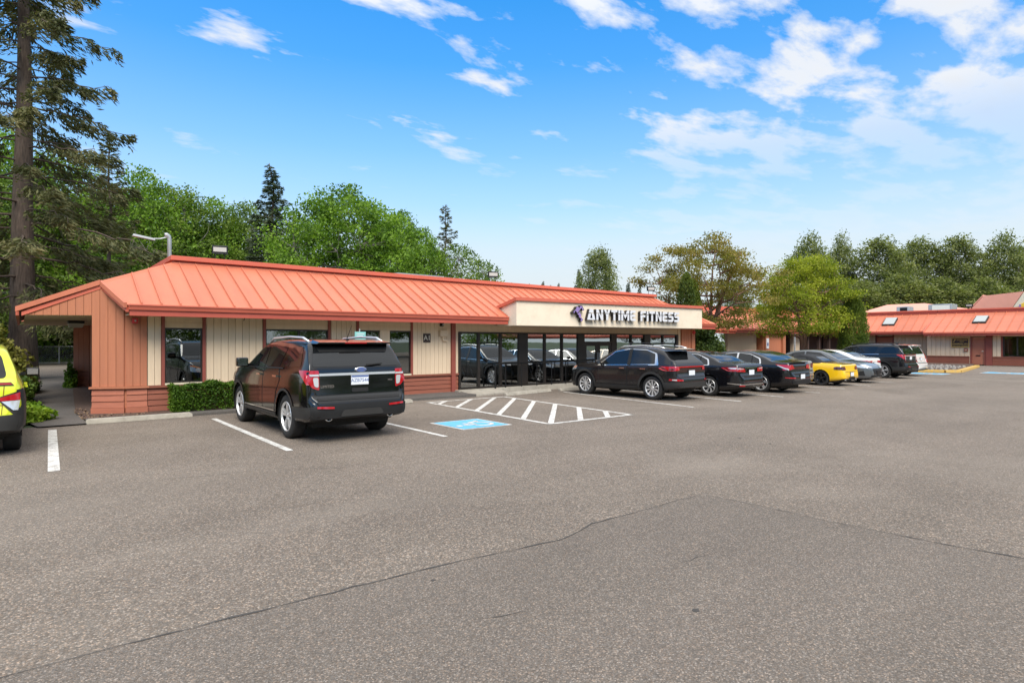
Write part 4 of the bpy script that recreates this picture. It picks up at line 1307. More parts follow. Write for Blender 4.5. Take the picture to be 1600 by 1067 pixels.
MB().box((BX2 - .03, 17.33, .02), (BX2 + .1, 17.44, 2.5)).box((BX2 - .03, 18.58, .02), (BX2 + .1, 18.70, 2.5)).box((BX2 - .03, 17.441, 2.0), (BX2 + .1, 18.579, 2.12)).build('door_frame', 'red_trim', d2)
# skylights
for y0, y1, lab in ((17.25, 18.15, 'left'), (11.3, 12.1, 'right')):
    s = aroot('skylight', (53.6, (y0 + y1) / 2, 3.0)); tag(s, 'square skylight low on the salmon roof, the %s of two' % lab, 'skylight')
    ex, ez = (51.9, 2.38) if lab == 'right' else (53.05, 2.50)
    sl = (3.86 - ez) / (55.2 - ex)
    xa, xb = (53.25, 54.25) if lab == 'right' else (53.75, 54.6)
    za, zb_ = ez + sl * (xa - ex), ez + sl * (xb - ex)
    MB().hull([(xa, y0, za - .02), (xa, y1, za - .02), (xb, y1, zb_ - .02), (xb, y0, zb_ - .02)], [(xa, y0, za + .12), (xa, y1, za + .12), (xb, y1, zb_ + .12), (xb, y0, zb_ + .12)]).build('kerb_frame', 'bronze_frame', s)
    MB().hull([(xa + .06, y0 + .06, za + .145), (xa + .06, y1 - .06, za + .145), (xb - .02, y1 - .06, zb_ + .12), (xb - .02, y0 + .06, zb_ + .12)], [(xa + .06, y0 + .06, za + .17), (xa + .06, y1 - .06, za + .17), (xb - .02, y1 - .06, zb_ + .16), (xb - .02, y0 + .06, zb_ + .16)]).build('dome', 'skylight', s)
# golden shop board
gs = aroot('shop_board', (FX, 12.6, 1.2)); tag(gs, 'dark brown sign with gold lettering and border beside the brown door', 'sign')
MB().box((FX - .07, 12.10, 1.26), (FX - .032, 13.16, 1.95)).build('panel', 'sign_brown', gs)
MB().box((FX - .085, 12.10, 1.26), (FX - .071, 13.16, 1.31)).box((FX - .085, 12.10, 1.90), (FX - .071, 13.16, 1.95)).box((FX - .085, 12.10, 1.311), (FX - .071, 12.15, 1.899)).box((FX - .085, 13.11, 1.311), (FX - .071, 13.16, 1.899)).build('border', 'sign_gold', gs)
rs = random.Random(3)
for zz, hh, ya, yb in ((1.80, .07, 12.93, 12.22), (1.69, .06, 12.66, 12.42), (1.53, .12, 13.08, 12.18), (1.385, .06, 13.05, 12.2)):
    m = MB(); y = ya
    while y > yb:                       # worn letters, too small to read
        wv = rs.uniform(.035, .06) * (1.3 if hh > .1 else 1)
        z0 = zz - hh / 2; z1 = zz + hh / 2 * rs.choice((1, 1, .6))
        m.box((FX - .079, y - wv, z0), (FX - .071, y - wv * .65, z1)).box((FX - .079, y - wv * .35, z0), (FX - .071, y, z1)).box((FX - .0785, y - wv * .649, zz - .008), (FX - .0705, y - wv * .351, zz + .012))
        y -= wv + (.05 if rs.random() < .15 else .014)
    m.build('lettering', 'sign_gold', gs, fix=False)
MB().prism([(.0, 0), (.05, 0), (.14, .24), (.08, .24)], lambda a, b, d: (FX - d, 13.05 - a, 1.64 + b), .072, .08).build('emblem', 'sign_gold', gs)
mb_ = aroot('mail_box', (FX, 12.28, 1.0)); tag(mb_, 'small brown letter box under the gold lettered sign', 'letter box')
MB().box((FX - .12, 12.17, .99), (FX - .032, 12.40, 1.20)).build('box_body', 'brick_red_board', mb_, bevel=.01)
MB().box((FX - .125, 12.22, 1.07), (FX - .121, 12.35, 1.11)).build('label_plate', 'sign_cream', mb_)

# ------------------------------------------------------------------ courtyard wing between the two
wg = aroot('courtyard_wing', (40, 22, 0))
tag(wg, 'low courtyard wing with salmon roof half hidden behind the leafy trees', 'building')


def front_roof(root, x0, x1, ey, ez, ry, rz, step=.6):
    rf = MB().hull([(x0, ey, ez - .04), (x1, ey, ez - .04), (x1, ry, rz - .04), (x0, ry, rz - .04)], [(x0, ey, ez - .02), (x1, ey, ez - .02), (x1, ry, rz - .02), (x0, ry, rz - .02)]).build('roof', 'roof_metal', root)
    n = max(1, round((x1 - x0) / step)); w = (x1 - x0) / n; d = None
    for i in range(n):
        if d is None:
            m = MB().hull([(0, ey, ez - .018), (w, ey, ez - .018), (w, ry, rz - .018), (0, ry, rz - .018)], [(0, ey, ez), (w, ey, ez), (w, ry, rz), (0, ry, rz)])
            m.hull([(-.02, ey + .01, ez + .001), (.02, ey + .01, ez + .001), (.02, ry, rz + .001), (-.02, ry, rz + .001)], [(-.008, ey + .01, ez + .05), (.008, ey + .01, ez + .05), (.008, ry, rz + .05), (-.008, ry, rz + .05)])
            o = m.build('roof_panel', 'roof_metal', rf); d = o.data
        else:
            o = link('roof_panel', d, None, rf)
        o.location = (x0 + i * w, 0, 0)
    MB().box((x0, ey - .1, ez - .12), (x1, ey + .03, ez - .002)).build('gutter', 'roof_trim', rf)
    MB().box((x0, ey - .03, ez - .26), (x1, ey + .02, ez - .122)).build('fascia', 'fascia_red', rf)
    MB().box((x0, ry - .05, rz), (x1, ry + .12, rz + .26)).build('parapet', 'roof_trim', rf)
    return rf


front_roof(wg, 31.8, 52.9, 18.8, 2.50, 21.2, 3.72)
front_roof(wg, 27.6, 31.6, 18.2, 2.42, 20.6, 3.6)
MB().box((27.6, 21.2, 3.3), (52.9, 28, 3.68)).build('flat_roof', 'grey_metal', wg)
ww = MB().box((33.0, 19.5, 0), (36.4, 19.7, 2.6)).build('front_wall', 'tan_siding', wg)
MB().box((41.6, 19.6, 0), (42.6, 19.8, 2.6)).build('side_wall', 'tan_siding', wg)
MB().box((36.5, 19.1, 0), (39.2, 19.6, 2.6)).build('orange_bay', 'orange_siding', wg)
MB().box((36.55, 18.95, 0), (36.95, 19.099, 2.4)).build('pier_post', 'orange_siding', wg)
MB().box((38.85, 18.95, 0), (39.2, 19.099, 2.4)).build('pier_post', 'orange_siding', wg)
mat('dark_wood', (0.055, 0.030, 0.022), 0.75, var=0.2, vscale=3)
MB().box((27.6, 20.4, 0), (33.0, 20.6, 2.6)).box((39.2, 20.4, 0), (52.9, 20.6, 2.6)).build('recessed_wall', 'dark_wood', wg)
for x0, x1 in ((31.5, 32.9), (39.4, 40.1), (43.4, 44.3), (45.2, 45.8), (47.3, 48.2)):
    f = MB().box((x0, 20.32, .05), (x0 + .08, 20.4, 2.2)).box((x1 - .08, 20.32, .05), (x1, 20.4, 2.2)).box((x0 + .08, 20.32, 2.12), (x1 - .08, 20.4, 2.2)).build('window', 'bronze_frame', wg)
    me = bpy.data.meshes.new('pane'); me.from_pydata([(x0 + .08, 20.36, .05), (x1 - .08, 20.36, .05), (x1 - .08, 20.36, 2.12), (x0 + .08, 20.36, 2.12)], [], [(0, 1, 2, 3)])
    link('pane', me, 'car_glass', f)
for x in (43.0, 44.8, 46.5, 49):
    MB().box((x, 19.2, 0), (x + .18, 19.38, 2.4)).build('porch_post', 'dark_wood', wg)
MB().tube([(40.35, 18.9, 0), (40.35, 18.9, 2.4)], .06, 8).build('downpipe', 'grey_metal', wg)
hs = aroot('parking_sign', (36.75, 18.9, 1.2)); tag(hs, 'small white wheelchair sign on the orange bay of the courtyard wing', 'sign')
MB().box((36.6, 18.92, 1.25), (36.9, 18.948, 1.9)).build('plate', 'plate_white', hs)
MB().box((36.67, 18.912, 1.42), (36.83, 18.919, 1.62)).build('emblem', 'plate_blue', hs)
hs = aroot('parking_sign', (47.3, 17.5, 0)); tag(hs, 'small blue parking sign on a post beside the clipped cypress', 'sign')
MB().tube([(45.7, 17.3, 0), (45.7, 17.3, 2.0)], .03, 6).build('post', 'galvanized', hs)
MB().box((45.55, 17.24, 1.4), (45.85, 17.268, 1.9)).build('plate', 'plate_white', hs)
MB().box((45.6, 17.232, 1.55), (45.8, 17.239, 1.78)).build('emblem', 'plate_blue', hs)

# ------------------------------------------------------------------ roofs beyond
fb = aroot('far_hipped_building', (72, 22, 0)); tag(fb, 'far hipped salmon roof rising above the right building beside the vents', 'building')
MB().box((70, 18.6, 0), (90, 25.5, 4.6)).build('wall', 'tan_siding', fb)
MB().hull([(69.4, 18.2, 4.55), (91, 18.2, 4.55), (91, 26.4, 4.55), (69.4, 26.4, 4.55)], [(71.5, 20.2, 5.62), (89, 20.2, 5.62), (89, 23.6, 5.62), (71.5, 23.6, 5.62)]).build('roof', 'far_roof', fb)
gb = aroot('far_gabled_building', (76, 14, 0)); tag(gb, 'far building with steep pink gable roof and a yellow arched sign at the right edge', 'building')
MB().prism([(17.0, 0), (4.0, 0), (4.0, 4.6), (8.5, 4.9), (13.0, 6.5), (17.0, 4.6)], lambda a, b, d: (d, a, b), 75.6, 92).build('wall', 'tan_siding', gb)
MB().hull([(75, 17.4, 4.75), (92, 17.4, 4.75), (92, 16.15, 6.3), (75, 16.15, 6.3)], [(75, 17.4, 4.9), (92, 17.4, 4.9), (92, 16.15, 6.42), (75, 16.15, 6.42)]).build('roof', 'far_roof', gb)
MB().add([(75, 17.2, 4.9), (75, 16.1, 6.3), (75, 13.0, 6.55), (75, 13.9, 4.9), (75.3, 17.2, 4.9), (75.3, 16.1, 6.3), (75.3, 13.0, 6.55), (75.3, 13.9, 4.9)],
         [(0, 1, 2, 3), (7, 6, 5, 4), (0, 4, 5, 1), (1, 5, 6, 2), (2, 6, 7, 3), (3, 7, 4, 0)]).build('roof_slope', 'far_roof', gb)
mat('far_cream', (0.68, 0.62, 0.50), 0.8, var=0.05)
MB().add([(75.02, 13.86, 4.9), (75.02, 12.96, 6.5), (75.02, 6, 6.6), (75.02, 6, 4.9), (75.4, 13.86, 4.9), (75.4, 12.96, 6.5), (75.4, 6, 6.6), (75.4, 6, 4.9)],
         [(0, 1, 2, 3), (7, 6, 5, 4), (0, 4, 5, 1), (1, 5, 6, 2), (2, 6, 7, 3), (3, 7, 4, 0)]).build('gable_face', 'far_cream', gb)
MB().prism([(13.35, 5.0)] + [(12.2 + 1.15 * math.cos(R(a)), 5.0 + .62 * math.sin(R(a))) for a in range(0, 181, 15)], lambda a, b, d: (d, a, b), 74.9, 75.0).build('arched_sign', 'sign_yellow', gb)
MB().box((74.85, 12.4, 5.05), (74.89, 12.75, 5.35)).box((74.85, 11.8, 5.05), (74.89, 12.1, 5.35)).box((74.85, 13.15, 5.03), (74.89, 13.3, 5.3)).build('sign_marks', 'letter_purple', gb)
def unit_x(a, b, label, dark):
    r = aroot('rooftop_unit', ((a[0] + b[0]) / 2, (a[1] + b[1]) / 2, a[2])); tag(r, label, 'rooftop unit')
    MB().box(a, b).build('cabinet', 'galvanized' if not dark else 'grey_metal', r, bevel=.04)
    MB().box((a[0] - .02, a[1] + .15, a[2] + .12), (a[0] - .002, b[1] - .3, b[2] - .1)).build('grille', 'black_metal' if dark else 'white_plastic', r)
unit_x((60, 18.1, 3.8), (61.2, 19.1, 4.78), 'dark grilled ventilation unit on the far salmon roof', True)
unit_x((60, 15.0, 3.8), (61.6, 16.7, 4.86), 'pale long ventilation unit on the roof of the right building', False)
r = aroot('flood_light', (55.3, 12.2, 4.16)); tag(r, 'rectangular flood light on the parapet of the right building', 'flood light', 'roof flood lights')
MB().box((55.2, 12.5, 4.32), (55.33, 12.95, 4.52)).build('housing', 'black_metal', r, bevel=.02)
MB().box((55.19, 12.55, 4.37), (55.199, 12.90, 4.47)).build('lens', 'lens_white', r)
MB().tube([(55.28, 12.6, 4.15), (55.28, 12.6, 4.33)], .03, 5).build('bracket', 'black_metal', r)
MB().tube([(55.28, 12.8, 4.15), (55.28, 12.8, 4.33)], .03, 5).build('bracket', 'black_metal', r)
# these buildings were drawn at five sixths of their size; set each at full size where the falling lot meets its foot
FS = 63.25 / 52.6
for o in [o for o in bpy.data.objects if o.parent is None and o not in before_far]:
    x, y, z = o.location
    o.location = (x * FS, y * FS, (z - 1.7) * FS + 1.7)
    o.scale = (FS, FS, FS)

# chain link fence at the end of the rear lot
fn = aroot('chain_link_fence', (2, 57, 0)); tag(fn, 'grey chain link fence at the far side of the rear lot', 'fence')
for i in range(9):
    x = -9.77 + i * 3.0
    MB().tube([(x, 57 , 0), (x, 57, 1.35)], .05, 6).build('post', 'galvanized', fn)
MB().tube([(-10, 57, 1.32), (14.5, 57, 1.32)], .025, 5).build('top_rail', 'galvanized', fn)
def mesh_wire():
    m = MB(); s = .16; H = 1.28
    x = -10.0
    n = int(24 / s)
    for i in range(n):
        a = x + i * s
        for sgn in (1, -1):
            b = a + sgn * H
            m.add([(a - .004, 57.02, .04), (a + .004, 57.02, .04), (b + .004, 57.02, .04 + H), (b - .004, 57.02, .04 + H)], [(0, 1, 2, 3)])
    o = m.build('chain_mesh', 'galvanized', fn, fix=False); o['kind'] = 'stuff'
mesh_wire()
MB().box((-25, 57.4, 0), (14, 57.7, .12)).build('rear_kerb', 'concrete')['kind'] = 'structure'
# ------------------------------------------------------------------ cars
def pchip(xs, ys):
    xs = np.asarray(xs, float); ys = np.asarray(ys, float)
    h = np.diff(xs); d = np.diff(ys) / h
    m = np.zeros_like(ys)
    for i in range(1, len(xs) - 1):
        if d[i - 1] * d[i] > 0:
            w1 = 2 * h[i] + h[i - 1]; w2 = h[i] + 2 * h[i - 1]
            m[i] = (w1 + w2) / (w1 / d[i - 1] + w2 / d[i])
    m[0], m[-1] = d[0], d[-1]

    def f(x):
        x = min(max(x, xs[0]), xs[-1])
        i = min(int(np.searchsorted(xs, x, side='right')) - 1, len(xs) - 2)
        t = (x - xs[i]) / h[i]
        return float((2 * t**3 - 3 * t**2 + 1) * ys[i] + (t**3 - 2 * t**2 + t) * h[i] * m[i] + (-2 * t**3 + 3 * t**2) * ys[i + 1] + (t**3 - t**2) * h[i] * m[i + 1])
    return f


def round_poly(pts, r, n=4):
    out = []; k = len(pts)
    for i in range(k):
        p0, p, p1 = Vector(pts[i - 1]), Vector(pts[i]), Vector(pts[(i + 1) % k])
        a, b = p0 - p, p1 - p
        rr = min(r, a.length * .45, b.length * .45)
        A, B = p + a.normalized() * rr, p + b.normalized() * rr
        for j in range(n + 1):
            t = j / n
            out.append(tuple(A * (1 - t)**2 + p * 2 * t * (1 - t) + B * t * t))
    return out


class Car:
    """y=0 rear bumper, y=L nose; x to the right; z up. The root sits under the rear axle."""
    def __init__(s, name, label, sp, loc, rz):
        s.sp = sp
        s.root = empty(name, (loc[0], loc[1], gz(loc[0])), rz)
        tag(s.root, label, sp.get('cat', 'car'), 'cars parked in the lot')
        s.oy = sp['ro']
        s.make_body()
        s.make_under()
        for y in (sp['ro'], sp['ro'] + sp['wb']):
            for side in (-1, 1):
                s.wheel(side, y)

    # -- body
    def make_body(s):
        sp = s.sp
        ty, tz = zip(*sp['top']); L = ty[-1]; s.L = L
        top = pchip(ty, tz)
        belt = pchip(*zip(*sp['belt'])); bot = pchip(*zip(*sp['bottom'])); wid = pchip(*zip(*sp['width']))
        tum = sp.get('tumble', .30)
        # stations at even arc length along the top line
        fine = np.linspace(0, L, 900); fz = np.array([top(y) for y in fine])
        arc = np.concatenate([[0], np.cumsum(np.hypot(np.diff(fine), np.diff(fz)))])
        n = sp.get('ns', 105)
        st = np.interp(np.linspace(0, arc[-1], n), arc, fine)
        rings = []
        for y in st:
            zt, zl, w = top(y), bot(y), wid(y)
            zb = min(belt(y), zt - .035)
            H = zt - zb
            half = [(0, zl), (w * .45, zl), (w * .80, zl), (w * .93, zl + .012)]
            sect = [(0, .945), (.10, .985), (.28, 1.0), (.5, 1.0), (.72, .994), (.88, .978), (.96, .962), (1.0, .945)]
            sx, sz = zip(*sect); sf_ = pchip(sx, sz)
            for k in range(1, 17):
                t = k / 16
                half.append((w * sf_(t), zl + .015 + (zb - zl - .015) * t))
            wb = w * .945
            up = [(0, 0), (.45, .40), (.80, .74), (.93, .885), (1.0, .945)]
            we = wb - tum * H
            for k in range(1, 6):
                t = k / 5
                half.append((wb - tum * H * t * .93, zb + H * .84 * t))
            e = wb - tum * H * .93
            c = min(.09, .5 * H + .02)
            half += [(e - c * .25, zb + H * .905), (e - c * .7, zb + H * .95), (e - c * 1.4, zb + H * .975), ((e - c) * .62, zb + H * .992), ((e - c) * .3, zb + H * .999), (0, zt)]
            ring = [(x, z) for x, z in half] + [(-x, z) for x, z in half[-2:0:-1]]
            rings.append([(x, y - s.oy, z) for x, z in ring])
        m = len(rings[0]); vs = [v for r in rings for v in r]
        fs = []
        for i in range(len(rings) - 1):
            for k in range(m):
                a, b = i * m + k, i * m + (k + 1) % m
                fs.append((a, b, b + m, a + m))
        fs.append(tuple(range(m - 1, -1, -1))); fs.append(tuple((len(rings) - 1) * m + k for k in range(m)))
        s.bvh = BVHTree.FromPolygons([Vector(v) for v in vs], fs)
        # wheel arches: drop the faces inside, pull the rim of the hole onto the circle
        va = np.array(vs); keep = []
        ins = np.zeros(len(va), bool); near = {}
        for yc in (0.0, sp['wb']):
            zc = sp['r']; RA = sp['arch']
            d = np.hypot(va[:, 1] - yc, va[:, 2] - zc)
            side = np.abs(va[:, 0]) > sp['hw'] * .62
            q = (d < RA) & side
            ins |= q
            for i in np.nonzero(q)[0]: near[i] = (yc, zc, RA)
        for f in fs:
            k = [ins[i] for i in f]
            if all(k): continue
            keep.append(f)
        used = set(i for f in keep for i in f)
        for i, (yc, zc, RA) in near.items():
            if i in used:
                dy, dz = va[i, 1] - yc, va[i, 2] - zc; l = math.hypot(dy, dz) or 1
                if dz < 0: va[i, 1] = yc + math.copysign(math.sqrt(RA * RA - dz * dz), dy)
                else: va[i, 1] = yc + dy / l * RA; va[i, 2] = zc + dz / l * RA
        me = bpy.data.meshes.new('body')
        me.from_pydata([tuple(v) for v in va], [], keep)
        bm = bmesh.new(); bm.from_mesh(me)
        bmesh.ops.delete(bm, geom=[v for v in bm.verts if not v.link_faces], context='VERTS')
        bmesh.ops.recalc_face_normals(bm, faces=list(bm.faces)); bm.to_mesh(me); bm.free()
        s.body = link('body', me, sp['paint'], s.root, smooth=True)
        me.materials.append(M['cladding'])
        for p in me.polygons:
            if p.normal.z < -.75 and p.center.z < .5: p.material_index = 1

    def make_under(s):
        sp = s.sp
        m = MB()
        hw = sp['hw']
        for yc in (0.0, sp['wb']):
            for side in (-1, 1):
                RA = sp['arch'] - .002; zc = sp['r']
                pr = [(yc + RA * math.cos(R(a)), zc + RA * math.sin(R(a))) for a in range(-15, 196, 10)]
                k = len(pr)
                xo, xi = side * hw * .955, side * hw * .5
                b = len(m.v)
                m.v += [(xo, y, max(z, .14)) for y, z in pr] + [(xi, y, max(z, .14)) for y, z in pr]
                for i in range(k - 1): m.f.append((b + i, b + i + 1, b + k + i + 1, b + k + i))
                m.f.append(tuple(b + k + i for i in range(k)))
        zl = min(z for _, z in sp['bottom'])
        m.box((-hw * .72, -sp['ro'] + .45, zl - .03), (hw * .72, s.L - sp['ro'] - .45, zl + .10))
        for yc in (0.0, sp['wb']):
            m.tube([(-hw * .8, yc, sp['r']), (hw * .8, yc, sp['r'])], .05, 8)
        m.build('underbody', 'seam_black', s.root, fix=False)

    # -- wheels
    def wheel(s, side, y):
        sp = s.sp; r = sp['r']; rr = sp['rim']; tw = sp.get('tw', .235)
        xo = side * (sp['hw'] - sp.get('inset', .035))
        yc = y - s.oy

        def fn(a, b, d): return (xo - side * d, yc + a, r + b)
        w = MB().lathe([(rr * .55, .11), (rr * .9, .09), (rr * .96, .02), (rr * .96, tw), (rr * .5, tw)], fn, 24).build('wheel', 'rim_dark', s.root, smooth=True)
        e = .022
        prof = [(rr, .012), (rr + .012, .002), (rr + (r - rr) * .45, -.004), (r - .035, .004), (r - .010, .018), (r - .002, .034), (r, tw * .3), (r, tw * .7), (r - .004, tw - .03), (r - .03, tw - .004), (rr + .01, tw), (rr, tw - .02)]
        MB().lathe(prof, fn, 40, closed=True).build('tyre', 'tyre', w, smooth=True)
        m = MB()
        m.lathe([(rr + .004, .010), (rr - .004, .0), (rr * .93, .004), (rr * .90, .03)], fn, 36)
        m.lathe([(0, .022), (rr * .17, .024), (rr * .21, .034), (rr * .22, .06)], fn, 16)
        ns = sp.get('spokes', 5); style = sp.get('style', 'split')
        for k in range(ns):
            a0 = 2 * math.pi * k / ns + .3
            if style == 'split':
                for da in (-.17, .17):
                    p = [(rr * .18, a0 - .22 + da * .5), (rr * .18, a0 + .22 + da * .5), (rr * .93, a0 + da + .105), (rr * .93, a0 + da - .105)]
                    m.prism([(q * math.cos(t), q * math.sin(t)) for q, t in p], fn, .022, .06)
            elif style == 'swirl':
                p = [(rr * .18, a0 - .3), (rr * .18, a0 + .3), (rr * .55, a0 + .42), (rr * .93, a0 + .62), (rr * .93, a0 + .28), (rr * .55, a0 + .15)]
                m.prism([(q * math.cos(t), q * math.sin(t)) for q, t in p], fn, .022, .06)
            else:
                h_ = .78 * math.pi / ns
                p = [(rr * .18, a0 - h_ * .7), (rr * .18, a0 + h_ * .7), (rr * .60, a0 + h_ * .62), (rr * .93, a0 + h_ * .5), (rr * .93, a0 - h_ * .5), (rr * .60, a0 - h_ * .62)]
                m.prism([(q * math.cos(t), q * math.sin(t)) for q, t in p], fn, .022, .06)
        m.build('rim', sp.get('rimmat', 'rim_silver'), w)

    # -- panels laid on the body
    def panel(s, name, poly, axis, mt, off=.004, step=.09, parent=None, rnd_=0.0):
        if rnd_: poly = round_poly(poly, rnd_)
        bm = bmesh.new()
        f = bm.faces.new([bm.verts.new((a, b, 0)) for a, b in poly])
        for ax in (0, 1):
            lo = min(p[ax] for p in poly); hi = max(p[ax] for p in poly)
            n = int((hi - lo) / step)
            for i in range(1, n + 1):
                c = lo + (hi - lo) * i / (n + 1)
                co_ = [0, 0, 0]; no = [0, 0, 0]; co_[ax] = c; no[ax] = 1
                bmesh.ops.bisect_plane(bm, geom=list(bm.verts) + list(bm.edges) + list(bm.faces), plane_co=co_, plane_no=no)
        bmesh.ops.triangulate(bm, faces=[f for f in bm.faces if len(f.verts) > 4])
        for v in bm.verts:
            a, b = v.co.x, v.co.y
            if axis == 'L': o, d = Vector((-3, a - s.oy, b)), Vector((1, 0, 0))
            elif axis == 'R': o, d = Vector((3, a - s.oy, b)), Vector((-1, 0, 0))
            elif axis == 'B': o, d = Vector((a, -s.oy - 3, b)), Vector((0, 1, 0))
            elif axis == 'F': o, d = Vector((a, s.L - s.oy + 3, b)), Vector((0, -1, 0))
            else: o, d = Vector((a, b - s.oy, 4)), Vector((0, 0, -1))
            hit, nrm, _, _ = s.bvh.ray_cast(o, d)
            if hit is None:
                g = o + d * 2.2
                hit, nrm, _, _ = s.bvh.find_nearest(g)
            if nrm.dot(d) > 0: nrm = -nrm
            v.co = hit + (nrm * .5 - d * .5) * off * 1.2
        bmesh.ops.recalc_face_normals(bm, faces=list(bm.faces))
        ctr = sum((f.calc_center_median() for f in bm.faces), Vector()) / len(bm.faces)
        out = {'L': Vector((-1, 0, 0)), 'R': Vector((1, 0, 0)), 'B': Vector((0, -1, 0)), 'F': Vector((0, 1, 0)), 'T': Vector((0, 0, 1))}[axis]
        if sum(f.normal.dot(out) * f.calc_area() for f in bm.faces) < 0:
            bmesh.ops.reverse_faces(bm, faces=list(bm.faces))
        me = bpy.data.meshes.new(name); bm.to_mesh(me); bm.free()
        return link(name, me, mt, parent or s.root, smooth=True)

    def sides(s, name, poly, mt, **kw):
        return [s.panel(name, poly, a, mt, **kw) for a in ('L', 'R')]

    def mirror_b(s, name, poly, axis, mt, **kw):
        return [s.panel(name, [(x * k, z) for x, z in poly], axis, mt, **kw) for k in (-1, 1)]

    def doors(s, polys, seam='seam_black', handle='chrome', hz=None):
        for poly in polys:
            for a in ('L', 'R'):
                cx = sum(p[0] for p in poly) / len(poly); cz = sum(p[1] for p in poly) / len(poly)
                big = [(cx + (y - cx) * (1 + .018 / max(.2, abs(y - cx))), cz + (z - cz) * (1 + .012 / max(.2, abs(z - cz)))) for y, z in poly]
                s.panel('door_seam', big, a, seam, off=.0025, rnd_=.05)
                d = s.panel('door', poly, a, s.sp['paint'], off=.006, rnd_=.05)
                if hz:
                    y0 = min(p[0] for p in poly) + .07
                    sd_ = -1 if a == 'L' else 1
                    hit = s.bvh.ray_cast(Vector((sd_ * 3, y0 + .1 - s.oy, hz)), Vector((-sd_, 0, 0)))[0]
                    x = hit.x + sd_ * .035
                    MB().box((x - .014, y0 - s.oy, hz - .016), (x + .014, y0 + .2 - s.oy, hz + .016)).box((hit.x, y0 + .01 - s.oy, hz - .012), (x - .015 * sd_, y0 + .03 - s.oy, hz + .012)).box((hit.x, y0 + .17 - s.oy, hz - .012), (x - .015 * sd_, y0 + .19 - s.oy, hz + .012)).build('handle', handle, d)

    def mirrors(s, y, z, mt, size=(.20, .12, .16)):
        for sd_ in (-1, 1):
            hit = s.bvh.ray_cast(Vector((sd_ * 3, y - s.oy, z - .05)), Vector((-sd_, 0, 0)))[0]
            w, d, h = size
            x0 = hit.x + sd_ * .06; x1 = x0 + sd_ * w
            mm = MB().box((x0, y - s.oy, z), (x1, y + d - s.oy, z + h)).build('mirror', mt, s.root, bevel=.035)
            mm.data.polygons.foreach_set('use_smooth', [True] * len(mm.data.polygons))
            MB().box((hit.x - sd_ * .02, y + .02 - s.oy, z + .01), (x0 - sd_ * .002, y + .09 - s.oy, z + .06)).build('mirror_arm', mt, mm)
            MB().box((x0 + sd_ * .022, y - .004 - s.oy, z + .022), (x1 - sd_ * .022, y - .001 - s.oy, z + h - .022)).build('mirror_glass', 'chrome', mm)

    def plate(s, z, x=0.0, w=.31, h=.155, text=None, back=True, y=None):
        hit = s.bvh.ray_cast(Vector((x, -s.oy - 3, z)), Vector((0, 1, 0)))[0] if back else s.bvh.ray_cast(Vector((x, s.L - s.oy + 3, z)), Vector((0, -1, 0)))[0]
        k = -1 if back else 1
        y0 = hit.y + k * .012
        p = MB().box((x - w / 2 - .012, y0 - .006, z - h / 2 - .012), (x + w / 2 + .012, y0 + .02, z + h / 2 + .012)).build('plate_frame', 'cladding', s.root)
        pl = MB().box((x - w / 2, y0 + k * .006, z - h / 2), (x + w / 2, y0 + k * .012, z + h / 2)).build('licence_plate', 'plate_white', s.root)
        if text:
            text_on('plate_number', text, .085, lambda a, b, c: (x + a, y0 - .0135 - c, z + b - .008), 'plate_blue', pl, .001)
            MB().box((x - w / 2 + .004, y0 - .0155, z + h / 2 - .03), (x + w / 2 - .004, y0 - .0125, z + h / 2 - .004)).build('plate_band', 'plate_blue', pl)

    def rear_text(s, name, body, size, x, z, mt):
        hit = s.bvh.ray_cast(Vector((x, -s.oy - 3, z)), Vector((0, 1, 0)))[0]
        text_on(name, body, size, lambda a, b, c: (x + a, hit.y - .012 - c * .5, z + b), mt, s.root, .003)

    def arches(s, w0, mt, off=.012, rear=True):
        for yc in (s.sp['ro'], s.sp['ro'] + s.sp['wb']):
            RA = s.sp['arch']; zc = s.sp['r']
            a0 = [R(a) for a in range(-8, 189, 14)]
            inner = [(yc + (RA + .001) * math.cos(a), zc + (RA + .001) * math.sin(a)) for a in a0]
            outer = [(yc + (RA + w0) * math.cos(a), zc + (RA + w0) * math.sin(a)) for a in reversed(a0)]
            s.sides('arch_trim', inner + outer, mt, off=off, step=.2)


def suv_spec(paint, **kw):
    sp = dict(paint=paint, cat='SUV', hw=.95, ro=1.10, wb=2.86, r=.385, rim=.262, arch=.455, tw=.25,
              top=[(0, .60), (.03, .71), (.10, .775), (.125, .83), (.15, 1.18), (.175, 1.26), (.30, 1.47), (.42, 1.65), (.50, 1.70), (.8, 1.725), (1.6, 1.745), (2.35, 1.72), (2.68, 1.665), (3.1, 1.46), (3.48, 1.26), (3.7, 1.215), (4.3, 1.15), (4.68, 1.04), (4.86, .88), (4.95, .70), (4.985, .52)],
              belt=[(0, 1.20), (.5, 1.235), (1.5, 1.215), (3.0, 1.18), (4.2, 1.09), (5, .98)],
              bottom=[(0, .42), (.35, .34), (1.0, .29), (3.9, .28), (4.6, .27), (4.985, .34)],
              width=[(0, .76), (.04, .835), (.14, .90), (.4, .938), (1.2, .95), (3.8, .945), (4.35, .92), (4.7, .845), (4.9, .72), (4.985, .57)],
              tumble=.27, ns=120)
    sp.update(kw)
    return sp


